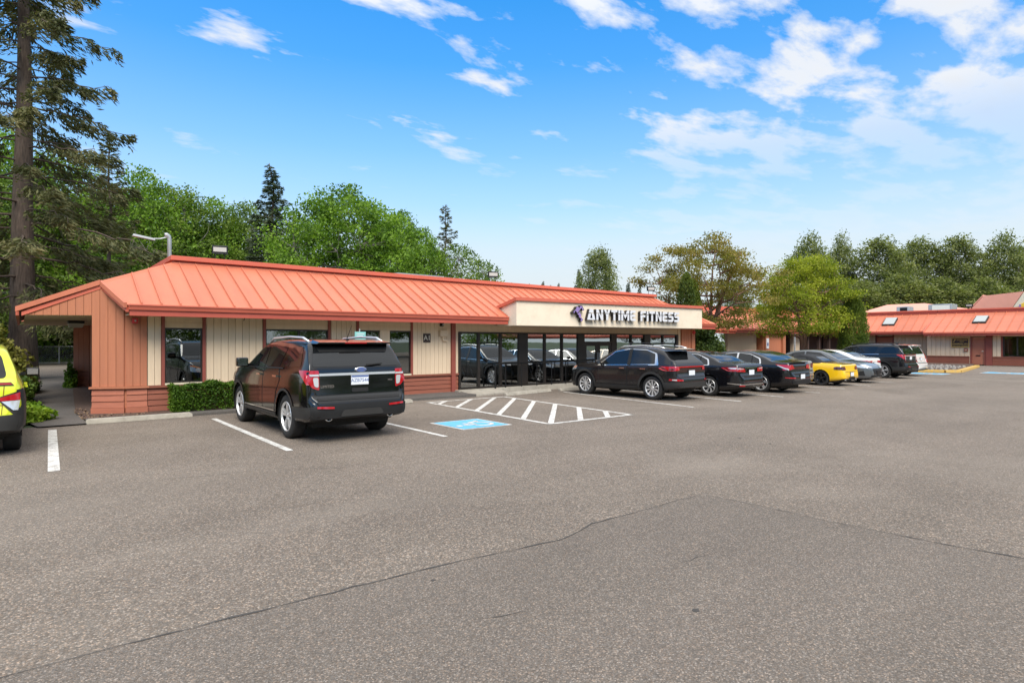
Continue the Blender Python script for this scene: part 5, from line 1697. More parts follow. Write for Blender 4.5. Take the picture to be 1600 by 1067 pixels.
def big_suv(name, label, loc, rz, paint, hero):
    c = Car(name, label, suv_spec(paint, spokes=5, style='split', rimmat='rim_silver'), loc, rz)
    # glass
    c.sides('quarter_window', [(.46, 1.275), (1.30, 1.255), (1.08, 1.59), (.60, 1.61)], 'car_glass', rnd_=.04)
    c.sides('rear_door_window', [(1.50, 1.25), (2.26, 1.235), (2.22, 1.61), (1.32, 1.605)], 'car_glass', rnd_=.03)
    c.sides('front_door_window', [(2.34, 1.23), (3.28, 1.21), (3.20, 1.28), (2.70, 1.57), (2.30, 1.605)], 'car_glass', rnd_=.03)
    c.panel('rear_window', [(-.80, 1.275), (.80, 1.275), (.70, 1.615), (-.70, 1.615)], 'B', 'car_glass', rnd_=.05)
    c.panel('windscreen', [(-.80, 1.29), (.80, 1.29), (.66, 1.64), (-.66, 1.64)], 'F', 'car_glass', rnd_=.05)
    c.doors([[(1.62, .44), (2.28, .44), (2.28, 1.21), (1.46, 1.225), (1.36, 1.0), (1.54, .80)], [(2.31, .44), (3.36, .44), (3.42, .85), (3.38, 1.185), (2.31, 1.205)]], hz=1.08)
    c.sides('window_moulding', [(1.26, 1.215), (3.34, 1.185), (3.34, 1.200), (1.26, 1.235)], 'chrome' if not hero else 'cladding', off=.012, step=.3)
    # lower dark plastic
    c.sides('sill_cladding', [(1.60, .285), (3.52, .285), (3.50, .42), (1.58, .42)], 'cladding_grey', off=.014)
    c.sides('sill_strip', [(1.62, .435), (3.46, .435), (3.46, .46), (1.62, .465)], 'chrome', off=.012, step=.4)
    c.arches(.045, 'cladding_grey')
    c.sides('bumper_side', [(.04, .43), (.66, .40), (.62, .60), (.05, .62)], 'cladding_grey', off=.012)
    c.panel('lower_bumper', [(-.86, .43), (.86, .43), (.87, .625), (.62, .66), (-.62, .66), (-.87, .625)], 'B', 'cladding', off=.016)
    c.panel('skid_plate', [(-.40, .45), (.40, .45), (.34, .56), (-.34, .56)], 'B', 'cladding_grey', off=.03, rnd_=.04)
    for k in (-1, 1):
        c.panel('reflector', [(k * .50, .585), (k * .78, .60), (k * .78, .632), (k * .50, .615)], 'B', 'red_lens', off=.03)
        x = k * .56; y = -c.oy + .02
        e = MB().lathe([(.028, .10), (.044, .10), (.055, -.02), (.052, -.04), (.036, -.04), (.034, .08)], lambda a, b, d: (x + a * 1.15, y + .07 + d, .42 + b * .9), 20).build('exhaust_tip', 'chrome', c.root, smooth=True)
    # tailgate
    c.panel('tailgate_seam', [(-.79, .80), (.79, .80), (.775, 1.262), (-.775, 1.262)], 'B', 'seam_black', off=.002, rnd_=.05)
    tg = c.panel('tailgate', [(-.775, .81), (.775, .81), (.76, 1.256), (-.76, 1.256)], 'B', paint, off=.007, rnd_=.05)
    c.panel('chrome_bar', [(-.70, 1.125), (.70, 1.125), (.70, 1.165), (-.70, 1.165)], 'B', 'rim_silver', off=.022)
    c.panel('tailgate_recess', [(-.13, .835), (.17, .835), (.17, .905), (-.13, .905)], 'B', 'seam_black', off=.014, rnd_=.02)
    c.panel('bumper_step', [(-.74, .72), (.74, .72), (.76, .76), (-.76, .76)], 'B', 'cladding', off=.008)
    # lamps
    c.mirror_b('tail_lamp', [(.70, 1.215), (.89, 1.215), (.885, 1.02), (.82, .93), (.70, .89)], 'B', 'red_lens', off=.014, rnd_=.03)
    c.mirror_b('reverse_lamp', [(.715, 1.10), (.81, 1.10), (.785, .955), (.715, .935)], 'B', 'clear_lens', off=.022, rnd_=.03)
    c.mirror_b('lamp_cap', [(.705, 1.155), (.86, 1.155), (.85, 1.125), (.705, 1.12)], 'B', 'clear_lens', off=.021)
    c.sides('tail_lamp_side', [(.07, 1.0), (.14, .98), (.26, 1.08), (.48, 1.215), (.10, 1.22)], 'red_lens', off=.014, rnd_=.02)
    c.mirror_b('head_lamp', [(.50, .80), (.86, .86), (.86, 1.0), (.50, .90)], 'F', 'clear_lens', off=.012, rnd_=.03)
    c.mirror_b('turn_lamp', [(.52, .91), (.86, 1.0), (.84, 1.03), (.54, .94)], 'F', 'amber_lens', off=.014)
    c.panel('grille', [(-.46, .58), (.46, .58), (.48, .86), (-.48, .86)], 'F', 'cladding', off=.014, rnd_=.05)
    for i in range(3):
        c.panel('grille_bar', [(-.44, .63 + i * .08), (.44, .63 + i * .08), (.44, .655 + i * .08), (-.44, .655 + i * .08)], 'F', 'chrome', off=.022)
    # roof: rails, spoiler, aerial
    for k in (-1, 1):
        MB().tube([(k * .70, 2.62 - c.oy, 1.665), (k * .705, 2.35 - c.oy, 1.755), (k * .705, 1.5 - c.oy, 1.785), (k * .70, .85 - c.oy, 1.765), (k * .69, .60 - c.oy, 1.695)], [.02, .024, .024, .024, .02], 6).build('roof_rail', 'rim_silver' if hero else 'cladding', c.root, smooth=True)
    MB().hull([(-.70, .245 - c.oy, 1.655), (.70, .245 - c.oy, 1.655), (.72, .60 - c.oy, 1.66), (-.72, .60 - c.oy, 1.66)], [(-.66, .225 - c.oy, 1.685), (.66, .225 - c.oy, 1.685), (.62, .62 - c.oy, 1.725), (-.62, .62 - c.oy, 1.725)]).build('spoiler', paint, c.root, bevel=.012)
    MB().box((-.20, .222 - c.oy, 1.666), (.20, .236 - c.oy, 1.682)).build('brake_lamp', 'red_lens', c.root)
    c.panel('window_top_shade', [(-.62, 1.52), (.62, 1.52), (.66, 1.60), (-.66, 1.60)], 'B', 'seam_black', off=.009)
    MB().tube([(.05, .75 - c.oy, 1.72), (.09, .60 - c.oy, 1.99)], [.008, .003], 5).build('aerial', 'black_metal', c.root)
    MB().box((.02, .68 - c.oy, 1.715), (.08, .80 - c.oy, 1.75)).build('aerial_base', 'black_metal', c.root, bevel=.012)
    MB().tube([(.16, .150 - c.oy, 1.29), (.46, .165 - c.oy, 1.315)], [.022, .01], 6).build('rear_wiper', 'black_metal', c.root)
    c.mirrors(3.12, 1.20, paint if not hero else 'paint_black', (.22, .13, .18))
    return c


c = big_suv('suv', 'large glossy black SUV with chrome tailgate bar parked nearest the camera', (4.50, 10.60, 0), 0, 'paint_black', True)
c.plate(1.04, .02, .32, .16, 'AZB7544')
c.rear_text('model_badge', 'EXPLORER', .05, .05, 1.145, 'seam_black')
c.rear_text('trim_badge', 'LIMITED', .065, -.56, .945, 'chrome')
c.rear_text('drive_badge', '4WD', .04, .60, 1.02, 'chrome')
hit = c.bvh.ray_cast(Vector((.05, -5, 1.215)), Vector((0, 1, 0)))[0]
ov = MB().lathe([(0, .02), (.10, .02), (.115, .0)], lambda a, b, d: (.05 + a * 1.0, hit.y - .006 - d, 1.215 + b * .42), 24).build('emblem', 'chrome', c.root, smooth=True)
MB().lathe([(0, .0035), (.092, .0035), (.094, 0)], lambda a, b, d: (.05 + a, hit.y - .0265 - d, 1.215 + b * .40), 24).build('emblem_field', 'plate_blue', ov)
text_on('emblem_script', 'Ford', .075, lambda a, b, d: (.05 + a, hit.y - .0312 - d, 1.215 + b * .8), 'chrome', ov, .0005)

c2 = big_suv('suv', 'black SUV with dark trim parked far down the row beside the white minivan', (34.77, 11.4, 0), 0, 'paint_black2', False)
c2.plate(1.03, .02)


def crossover():
    sp = dict(paint='paint_charcoal', cat='SUV', hw=.88, ro=.90, wb=2.67, r=.36, rim=.245, arch=.425, tw=.23, spokes=10, style='multi', rimmat='rim_silver',
              top=[(0, .55), (.02, .66), (.07, .74), (.10, .80), (.12, 1.02), (.16, 1.10), (.40, 1.31), (.58, 1.46), (.68, 1.505), (.95, 1.555), (1.6, 1.605), (2.1, 1.59), (2.4, 1.525), (2.9, 1.27), (3.22, 1.09), (3.4, 1.06), (3.95, .99), (4.25, .88), (4.40, .72), (4.47, .50)],
              belt=[(0, 1.04), (.5, 1.10), (1.3, 1.06), (2.7, .99), (4, .93), (4.5, .9)],
              bottom=[(0, .40), (.3, .33), (.9, .27), (3.5, .26), (4.2, .25), (4.47, .32)],
              width=[(0, .62), (.04, .72), (.14, .80), (.4, .86), (1, .88), (3.3, .88), (3.9, .845), (4.2, .76), (4.4, .61), (4.47, .48)], tumble=.36, ns=115)
    c = Car('suv', 'dark charcoal crossover with roof bars and grey wheel arches in front of the glass', sp, (15.42, 11.12, 0), R(1.5))
    c.sides('window_moulding', [(.66, 1.05), (1.3, 1.035), (3.05, .985), (2.95, 1.06), (2.42, 1.44), (1.9, 1.53), (1.2, 1.51), (.80, 1.40)], 'chrome', off=.004, rnd_=.04)
    c.sides('rear_door_window', [(.80, 1.085), (1.72, 1.05), (1.74, 1.505), (1.2, 1.49), (.86, 1.385)], 'car_glass', off=.008, rnd_=.03)
    c.sides('front_door_window', [(1.82, 1.045), (2.95, 1.012), (2.88, 1.09), (2.40, 1.42), (1.9, 1.505), (1.84, 1.505)], 'car_glass', off=.008, rnd_=.03)
    c.sides('door_pillar', [(1.71, 1.03), (1.83, 1.03), (1.85, 1.52), (1.73, 1.52)], 'cladding', off=.012)
    c.panel('rear_window', [(-.66, 1.115), (.66, 1.115), (.56, 1.46), (-.56, 1.46)], 'B', 'car_glass', rnd_=.06)
    c.panel('windscreen', [(-.72, 1.11), (.72, 1.11), (.60, 1.52), (-.60, 1.52)], 'F', 'car_glass', rnd_=.05)
    c.doors([[(1.40, .44), (1.80, .42), (1.78, 1.035), (1.02, 1.06), (1.02, .90), (1.30, .72)], [(1.83, .42), (2.94, .42), (2.98, .80), (2.93, .985), (1.82, 1.03)]], hz=.93)
    c.arches(.075, 'cladding_grey', off=.014)
    c.sides('sill_cladding', [(1.38, .275), (3.10, .275), (3.08, .40), (1.40, .41)], 'cladding_grey', off=.014)
    c.sides('bumper_side', [(.03, .41), (.44, .36), (.50, .56), (.03, .56)], 'cladding_grey', off=.014)
    c.panel('lower_bumper', [(-.78, .41), (.78, .41), (.78, .56), (-.78, .56)], 'B', 'cladding_grey', off=.016)
    c.mirror_b('reflector', [(.56, .60), (.80, .60), (.80, .65), (.56, .64)], 'B', 'red_lens', off=.016)
    c.sides('reflector_side', [(.03, .605), (.30, .615), (.28, .665), (.03, .655)], 'red_lens', off=.016)
    c.sides('reflector_lens', [(.08, .618), (.20, .622), (.19, .652), (.08, .648)], 'clear_lens', off=.022)
    c.panel('lamp_bar', [(-.84, .985), (.84, .985), (.84, 1.02), (-.84, 1.02)], 'B', 'red_lens', off=.014)
    c.sides('tail_lamp', [(.08, .90), (.26, .89), (.36, .93), (.58, 1.015), (.10, 1.03)], 'red_lens', off=.014, rnd_=.02)
    c.mirror_b('tail_lamp', [(.60, .91), (.86, .89), (.86, 1.03), (.60, 1.02)], 'B', 'red_lens', off=.013, rnd_=.02)
    c.sides('tail_lamp_dark', [(.14, .925), (.26, .915), (.32, .95), (.14, .965)], 'dark_lens', off=.02, rnd_=.02)
    c.panel('tailgate_line', [(-.62, .70), (.62, .70), (.62, .715), (-.62, .715)], 'B', 'seam_black', off=.01)
    c.mirror_b('head_lamp', [(.45, .80), (.78, .84), (.78, .95), (.45, .88)], 'F', 'clear_lens', off=.012, rnd_=.03)
    c.sides('head_lamp_side', [(3.98, .84), (4.28, .78), (4.22, .86), (3.96, .95)], 'clear_lens', off=.014, rnd_=.02)
    c.sides('turn_lamp', [(3.98, .90), (4.14, .86), (4.12, .90), (3.97, .945)], 'amber_lens', off=.02)
    c.panel('grille', [(-.4, .52), (.4, .52), (.42, .78), (-.42, .78)], 'F', 'cladding', off=.012, rnd_=.05)
    MB().hull([(-.55, .30 - c.oy, 1.49), (.55, .30 - c.oy, 1.49), (.62, .62 - c.oy, 1.50), (-.62, .62 - c.oy, 1.50)], [(-.52, .28 - c.oy, 1.52), (.52, .28 - c.oy, 1.52), (.56, .64 - c.oy, 1.56), (-.56, .64 - c.oy, 1.56)]).build('spoiler', 'paint_charcoal', c.root, bevel=.012)
    for k in (-1, 1):
        MB().tube([(k * .60, 2.32 - c.oy, 1.53), (k * .60, 2.1 - c.oy, 1.61), (k * .60, 1.4 - c.oy, 1.635), (k * .58, .8 - c.oy, 1.60), (k * .57, .62 - c.oy, 1.55)], .02, 6).build('roof_rail', 'rim_silver', c.root, smooth=True)
    for y in (1.05, 1.95):
        MB().tube([(-.58, y - c.oy, 1.62), (-.56, y - c.oy, 1.70), (.56, y - c.oy, 1.70), (.58, y - c.oy, 1.62)], [.028, .02, .02, .028], 6).build('roof_bar', 'black_metal', c.root)
    c.mirrors(2.86, 1.02, 'paint_charcoal', (.17, .11, .14))
    c.plate(.82, .02)
    return c


crossover()


def sedan_spec(paint, **kw):
    sp = dict(paint=paint, cat='sedan', hw=.90, ro=1.08, wb=2.775, r=.335, rim=.228, arch=.385, tw=.225, spokes=5, style='split',
              top=[(0, .50), (.02, .60), (.06, .68), (.09, .78), (.12, .98), (.17, 1.04), (.40, 1.075), (.68, 1.10), (1.05, 1.265), (1.40, 1.385), (1.80, 1.44), (2.25, 1.455), (2.65, 1.42), (2.95, 1.32), (3.35, 1.12), (3.6, 1.0), (3.85, .965), (4.35, .88), (4.65, .78), (4.80, .64), (4.86, .46)],
              belt=[(0, .98), (.5, 1.01), (1.5, .99), (3.2, .94), (4.2, .86), (4.86, .8)],
              bottom=[(0, .33), (.35, .25), (1, .20), (3.8, .20), (4.5, .19), (4.86, .25)],
              width=[(0, .58), (.04, .69), (.14, .79), (.45, .87), (1.2, .90), (3.5, .90), (4.2, .865), (4.55, .78), (4.78, .64), (4.86, .50)], tumble=.42, ns=115)
    sp.update(kw)
    return sp


def sedan(label, loc, rz, paint, tail, plate=True, chrome=True, wing=False, flip=False, **kw):
    c = Car('sedan', label, sedan_spec(paint, **kw), loc, rz)
    L = c.L; k = L / 4.86
    f = lambda pts: [(y * k, z) for y, z in pts]
    seam = {'paint_white': 'seam_white', 'paint_yellow': 'seam_yellow'}.get(paint, 'seam_black')
    if chrome:
        c.sides('window_moulding', f([(1.06, 1.0), (1.6, .988), (3.38, .935), (3.22, 1.025), (2.72, 1.325), (2.1, 1.388), (1.55, 1.346), (1.13, 1.20)]), 'chrome', off=.004, rnd_=.05)
    c.sides('rear_door_window', f([(1.12, 1.02), (1.98, 1.005), (1.98, 1.372), (1.55, 1.33), (1.18, 1.18)]), 'car_glass', off=.008, rnd_=.04)
    c.sides('front_door_window', f([(2.05, 1.0), (3.30, .955), (3.18, 1.03), (2.70, 1.315), (2.1, 1.372), (2.05, 1.372)]), 'car_glass', off=.008, rnd_=.03)
    c.sides('window_bar', f([(1.42, 1.02), (1.455, 1.02), (1.455, 1.30), (1.42, 1.29)]), 'cladding', off=.012)
    c.panel('rear_window', [(-.60, .78 * k), (.60, .78 * k), (.50, 1.44 * k), (-.50, 1.44 * k)], 'T', 'car_glass', rnd_=.06)
    c.panel('windscreen', [(-.66, 3.48 * k), (.66, 3.48 * k), (.52, 2.68 * k), (-.52, 2.68 * k)], 'T', 'car_glass', rnd_=.06)
    c.doors([f([(1.52, .34), (2.0, .32), (2.0, .985), (1.14, .995), (1.16, .80), (1.42, .62)]), f([(2.03, .32), (3.16, .32), (3.2, .7), (3.14, .94), (2.03, .98)])], seam=seam, hz=.87)
    c.panel('boot_seam', [(-.66, .62), (.66, .62), (.60, .70), (-.60, .70)], 'B', seam, off=.003, step=.2)
    tail(c)
    c.mirror_b('head_lamp', [(.42, .66), (.78, .70), (.80, .82), (.44, .74)], 'F', 'clear_lens', off=.012, rnd_=.03)
    c.sides('head_lamp_side', f([(4.22, .70), (4.62, .66), (4.58, .74), (4.24, .82)]), 'clear_lens', off=.012, rnd_=.02)
    c.panel('grille', [(-.42, .40), (.42, .40), (.46, .64), (-.46, .64)], 'F', 'cladding', off=.012, rnd_=.05)
    c.panel('air_dam', [(-.62, .28), (.62, .28), (.60, .36), (-.60, .36)], 'F', 'seam_black', off=.012)
    c.arches(.012, paint, off=.006)
    c.mirrors(3.10 * k, .96, paint, (.17, .10, .13))
    if wing:
        MB().hull([(-.62, .10 - c.oy, 1.055), (.62, .10 - c.oy, 1.055), (.60, .26 - c.oy, 1.05), (-.60, .26 - c.oy, 1.05)], [(-.60, .085 - c.oy, 1.085), (.60, .085 - c.oy, 1.085), (.58, .24 - c.oy, 1.07), (-.58, .24 - c.oy, 1.07)]).build('boot_spoiler', paint, c.root, bevel=.01)
    return c


def tail_wide(c):       # broad wrap-round lamps with a chrome bar between them
    c.mirror_b('tail_lamp', [(.36, .80), (.86, .83), (.86, .96), (.40, .92)], 'B', 'red_lens', off=.013, rnd_=.03)
    c.mirror_b('reverse_lamp', [(.46, .885), (.80, .905), (.80, .935), (.48, .91)], 'B', 'clear_lens', off=.02)
    c.sides('tail_lamp_side', [(.06, .82), (.30, .86), (.50, .945), (.08, .97)], 'red_lens', off=.013, rnd_=.02)
    c.sides('tail_lamp_lens', [(.10, .895), (.30, .905), (.42, .94), (.12, .945)], 'clear_lens', off=.02, rnd_=.01)
    c.panel('chrome_bar', [(-.36, .915), (.36, .915), (.36, .945), (-.36, .945)], 'B', 'chrome', off=.016)
    c.panel('bumper_strip', [(-.72, .40), (.72, .40), (.74, .43), (-.74, .43)], 'B', 'chrome', off=.014)
    c.mirror_b('reflector', [(.55, .36), (.74, .365), (.74, .395), (.55, .39)], 'B', 'red_lens', off=.014)
    c.sides('bumper_strip', [(.04, .41), (.42, .44), (.40, .465), (.04, .44)], 'chrome', off=.012)
    c.plate(.79, 0)


def tail_wedge(c):      # slanted lamps, half red half clear
    c.mirror_b('tail_lamp', [(.42, .86), (.84, .80), (.84, .98), (.52, .98)], 'B', 'red_lens', off=.013, rnd_=.02)
    c.sides('tail_lamp_side', [(.06, .82), (.22, .86), (.56, 1.00), (.10, .985)], 'red_lens', off=.013, rnd_=.02)
    c.sides('reverse_lamp', [(.07, .80), (.22, .84), (.50, .965), (.44, .965), (.20, .88), (.07, .86)], 'clear_lens', off=.02)
    c.mirror_b('reflector', [(.52, .52), (.78, .53), (.78, .56), (.52, .555)], 'B', 'red_lens', off=.014)
    c.sides('reflector_side', [(.05, .53), (.22, .54), (.22, .565), (.05, .56)], 'red_lens', off=.014)
    c.panel('diffuser', [(-.68, .335), (.68, .335), (.70, .44), (-.70, .44)], 'B', 'cladding', off=.014)
    for s_ in (-1, 1):
        x = s_ * .52
        MB().lathe([(.03, .10), (.042, .10), (.05, -.02), (.046, -.03), (.034, -.03)], lambda a, b, d: (x + a * 1.2, -c.oy + .06 + d, .365 + b), 16).build('exhaust_tip', 'chrome', c.root, smooth=True)
    c.plate(.58, 0)


def tail_plain(c):
    c.mirror_b('tail_lamp', [(.56, .78), (.82, .80), (.82, .98), (.56, .96)], 'B', 'dark_lens', off=.013, rnd_=.03)
    c.sides('tail_lamp_side', [(.06, .80), (.24, .82), (.34, .96), (.09, .98)], 'red_lens', off=.013, rnd_=.02)
    c.panel('bumper_ridge', [(-.74, .60), (.74, .60), (.74, .64), (-.74, .64)], 'B', 'paint_gold', off=.03)
    c.panel('bumper_groove', [(-.72, .44), (.72, .44), (.72, .47), (-.72, .47)], 'B', 'cladding', off=.012)
    c.plate(.86, 0)


def tail_slim(c):
    c.mirror_b('tail_lamp', [(.30, .86), (.84, .80), (.84, .92), (.32, .93)], 'B', 'red_lens', off=.013, rnd_=.02)
    c.sides('tail_lamp_side', [(.06, .82), (.40, .90), (.60, .96), (.10, .945)], 'red_lens', off=.013, rnd_=.02)
    c.panel('diffuser', [(-.60, .33), (.60, .33), (.64, .42), (-.64, .42)], 'B', 'cladding', off=.014)
    c.plate(.78, 0)


def tail_none(c):
    c.mirror_b('tail_lamp', [(.36, .86), (.84, .83), (.84, .92), (.36, .91)], 'B', 'red_lens', off=.013)
    c.plate(.47, 0, back=False)
    c.sides('vent', [(4.30, .36), (4.62, .34), (4.56, .56), (4.38, .50)], 'seam_black', off=.012)


sedan('black sedan with chrome bumper strip and swirl wheels beside the charcoal crossover', (18.06, 10.84, 0), R(0), 'paint_black2', tail_wide, spokes=7, style='swirl', rimmat='rim_silver')
sedan('black sedan with boot spoiler and wedge tail lamps in front of the tan sedan', (20.93, 10.6, 0), R(0), 'paint_black2', tail_wedge, wing=True, spokes=5, style='split', rim=.245, r=.34, rimmat='rim_silver')
sedan('tan gold sedan half hidden between the black sedan and the yellow roadster', (23.25, 11.5, 0), R(0), 'paint_gold', tail_plain, chrome=False)
sedan('metallic grey sedan parked nose out beside the yellow roadster', (29.3, 13.85, 0), R(180), 'paint_grey', tail_none, chrome=False, wb=2.72, ro=1.05, spokes=5, style='swirl', rimmat='rim_silver')
sedan('white sedan with slim red tail lamps between the grey sedan and the black SUV', (31.75, 12.0, 0), R(0), 'paint_white', tail_slim, chrome=False, spokes=5, style='split', rimmat='rim_dark')


def roadster():
    sp = dict(paint='paint_yellow', cat='sports car', hw=.875, ro=.88, wb=2.40, r=.318, rim=.225, arch=.355, tw=.235, spokes=5, style='multi', rimmat='rim_dark',
              top=[(0, .46), (.02, .55), (.07, .66), (.10, .82), (.14, .875), (.5, .92), (.88, .945), (1.15, 1.08), (1.45, 1.215), (1.75, 1.262), (2.02, 1.235), (2.2, 1.15), (2.5, 1.0), (2.72, .90), (3.0, .865), (3.5, .79), (3.85, .68), (4.05, .54), (4.11, .42)],
              belt=[(0, .84), (.6, .88), (1.4, .87), (2.7, .84), (3.5, .74), (4.11, .66)],
              bottom=[(0, .30), (.3, .22), (.9, .17), (3.2, .17), (3.8, .16), (4.11, .22)],
              width=[(0, .64), (.04, .73), (.14, .80), (.45, .86), (.9, .875), (1.6, .84), (2.5, .85), (3.2, .875), (3.7, .81), (4.0, .64), (4.11, .48)], tumble=.45, ns=110)
    c = Car('roadster', 'bright yellow roadster with black soft top in the middle of the row', sp, (26.32, 10.86, 0), R(0))
    c.body.data.materials.append(M['soft_top'])
    for p in c.body.data.polygons:
        if p.center.z > .935 and .90 < p.center.y + c.oy < 2.12: p.material_index = 2
    c.panel('soft_top', [(-.66, .86), (.66, .86), (.68, 1.3), (.62, 1.72), (.55, 2.05), (-.55, 2.05), (-.62, 1.72), (-.68, 1.3)], 'T', 'soft_top', off=.012, rnd_=.08)
    c.sides('soft_top_side', [(.92, .93), (1.40, .91), (1.52, 1.16), (2.0, 1.16), (1.85, 1.22), (1.45, 1.185)], 'soft_top', off=.01)
    c.sides('door_window', [(1.44, .905), (2.46, .875), (2.36, .95), (2.0, 1.15), (1.55, 1.15)], 'car_glass', off=.012, rnd_=.03)
    c.panel('rear_window', [(-.42, .98), (.42, .98), (.38, 1.30), (-.38, 1.30)], 'T', 'car_glass', off=.02, rnd_=.05)
    c.panel('windscreen', [(-.62, 2.60), (.62, 2.60), (.52, 2.10), (-.52, 2.10)], 'T', 'car_glass', off=.008, rnd_=.05)
    c.doors([[(1.38, .28), (2.42, .28), (2.44, .84), (1.40, .87)]], seam='seam_yellow', handle='paint_yellow', hz=.76)
    c.mirror_b('tail_lamp', [(.44, .66), (.78, .66), (.78, .80), (.48, .80)], 'B', 'dark_lens', off=.013, rnd_=.05)
    c.sides('tail_lamp_side', [(.06, .67), (.34, .68), (.38, .76), (.28, .80), (.08, .79)], 'dark_lens', off=.013, rnd_=.03)
    c.panel('boot_lip', [(-.5, .885), (.5, .885), (.5, .90), (-.5, .90)], 'B', 'dark_lens', off=.02)
    c.panel('boot_seam', [(-.56, .585), (.56, .585), (.56, .60), (-.56, .60)], 'B', 'seam_yellow', off=.01)
    c.panel('diffuser', [(-.3, .30), (.3, .30), (.28, .37), (-.28, .37)], 'B', 'seam_black', off=.012)
    c.mirror_b('head_lamp', [(.42, .60), (.74, .60), (.74, .72), (.44, .68)], 'F', 'clear_lens', off=.012, rnd_=.03)
    c.panel('air_dam', [(-.4, .28), (.4, .28), (.4, .40), (-.4, .40)], 'F', 'seam_black', off=.012, rnd_=.03)
    for s_ in (-1, 1):
        x = s_ * .5
        MB().lathe([(.03, .10), (.04, .10), (.047, -.02), (.032, -.03)], lambda a, b, d: (x + a, -c.oy + .04 + d, .27 + b), 14).build('exhaust_tip', 'chrome', c.root, smooth=True)
    c.mirrors(2.35, .88, 'paint_yellow', (.15, .10, .11))
    c.plate(.48, 0)


roadster()


def minivan():
    sp = dict(paint='paint_white', cat='minivan', hw=.97, ro=1.08, wb=3.0, r=.335, rim=.225, arch=.385, tw=.22, spokes=7, style='multi',
              top=[(0, .62), (.02, .72), (.09, .78), (.11, .90), (.14, 1.08), (.20, 1.20), (.38, 1.55), (.48, 1.66), (.6, 1.71), (1.5, 1.75), (2.7, 1.73), (3.2, 1.64), (3.7, 1.36), (4.1, 1.12), (4.4, 1.03), (4.8, .88), (5.0, .68), (5.06, .5)],
              belt=[(0, 1.05), (1.5, 1.07), (3.5, 1.03), (4.4, .95), (5.06, .9)],
              bottom=[(0, .34), (.3, .28), (1, .22), (4, .22), (4.7, .22), (5.06, .28)],
              width=[(0, .78), (.05, .87), (.15, .93), (.4, .96), (1, .97), (4, .97), (4.5, .90), (4.9, .72), (5.06, .56)], tumble=.24, ns=110)
    c = Car('minivan', 'white minivan with tall red tail lamps at the far end of the row', sp, (38.1, 11.9, 0), R(0))
    c.sides('quarter_window', [(.55, 1.12), (1.55, 1.11), (1.5, 1.58), (.75, 1.57)], 'car_glass', rnd_=.05)
    c.sides('rear_door_window', [(1.63, 1.10), (2.6, 1.09), (2.58, 1.60), (1.6, 1.59)], 'car_glass', rnd_=.04)
    c.sides('front_door_window', [(2.7, 1.085), (3.85, 1.06), (3.7, 1.2), (3.2, 1.54), (2.68, 1.6)], 'car_glass', rnd_=.04)
    c.panel('rear_window', [(-.70, 1.20), (.70, 1.20), (.64, 1.60), (-.64, 1.60)], 'B', 'car_glass', rnd_=.05)
    c.panel('windscreen', [(-.78, 1.12), (.78, 1.12), (.64, 1.62), (-.64, 1.62)], 'F', 'car_glass', rnd_=.05)
    c.doors([[(1.56, .32), (2.6, .32), (2.6, 1.07), (1.56, 1.08)], [(2.64, .32), (3.72, .32), (3.76, 1.03), (2.64, 1.07)]], seam='seam_white', handle='paint_white', hz=.95)
    c.mirror_b('tail_lamp', [(.70, .98), (.92, .96), (.90, 1.24), (.80, 1.36), (.74, 1.22)], 'B', 'red_lens', off=.014, rnd_=.03)
    c.sides('tail_lamp_side', [(.10, .96), (.26, .97), (.34, 1.22), (.30, 1.34)], 'red_lens', off=.014, rnd_=.02)
    c.mirror_b('turn_lamp', [(.76, 1.23), (.88, 1.23), (.82, 1.35)], 'B', 'amber_lens', off=.02)
    c.panel('bumper_top', [(-.84, .70), (.84, .70), (.84, .73), (-.84, .73)], 'B', 'cladding', off=.006)
    c.panel('bumper_foot', [(-.84, .35), (.84, .35), (.84, .40), (-.84, .40)], 'B', 'cladding', off=.01)
    c.panel('tailgate_line', [(-.72, .78), (.72, .78), (.72, .79), (-.72, .79)], 'B', 'seam_white', off=.01)
    c.mirror_b('head_lamp', [(.5, .72), (.84, .78), (.82, .92), (.5, .84)], 'F', 'clear_lens', off=.012, rnd_=.03)
    c.panel('grille', [(-.44, .58), (.44, .58), (.46, .78), (-.46, .78)], 'F', 'cladding', off=.012, rnd_=.04)
    c.plate(.93, 0)
    c.mirrors(3.65, 1.08, 'paint_white', (.2, .12, .16))
    MB().hull([(-.64, .30 - c.oy, 1.645), (.64, .30 - c.oy, 1.645), (.66, .62 - c.oy, 1.66), (-.66, .62 - c.oy, 1.66)], [(-.6, .28 - c.oy, 1.68), (.6, .28 - c.oy, 1.68), (.58, .64 - c.oy, 1.72), (-.58, .64 - c.oy, 1.72)]).build('spoiler', 'paint_white', c.root, bevel=.01)


minivan()


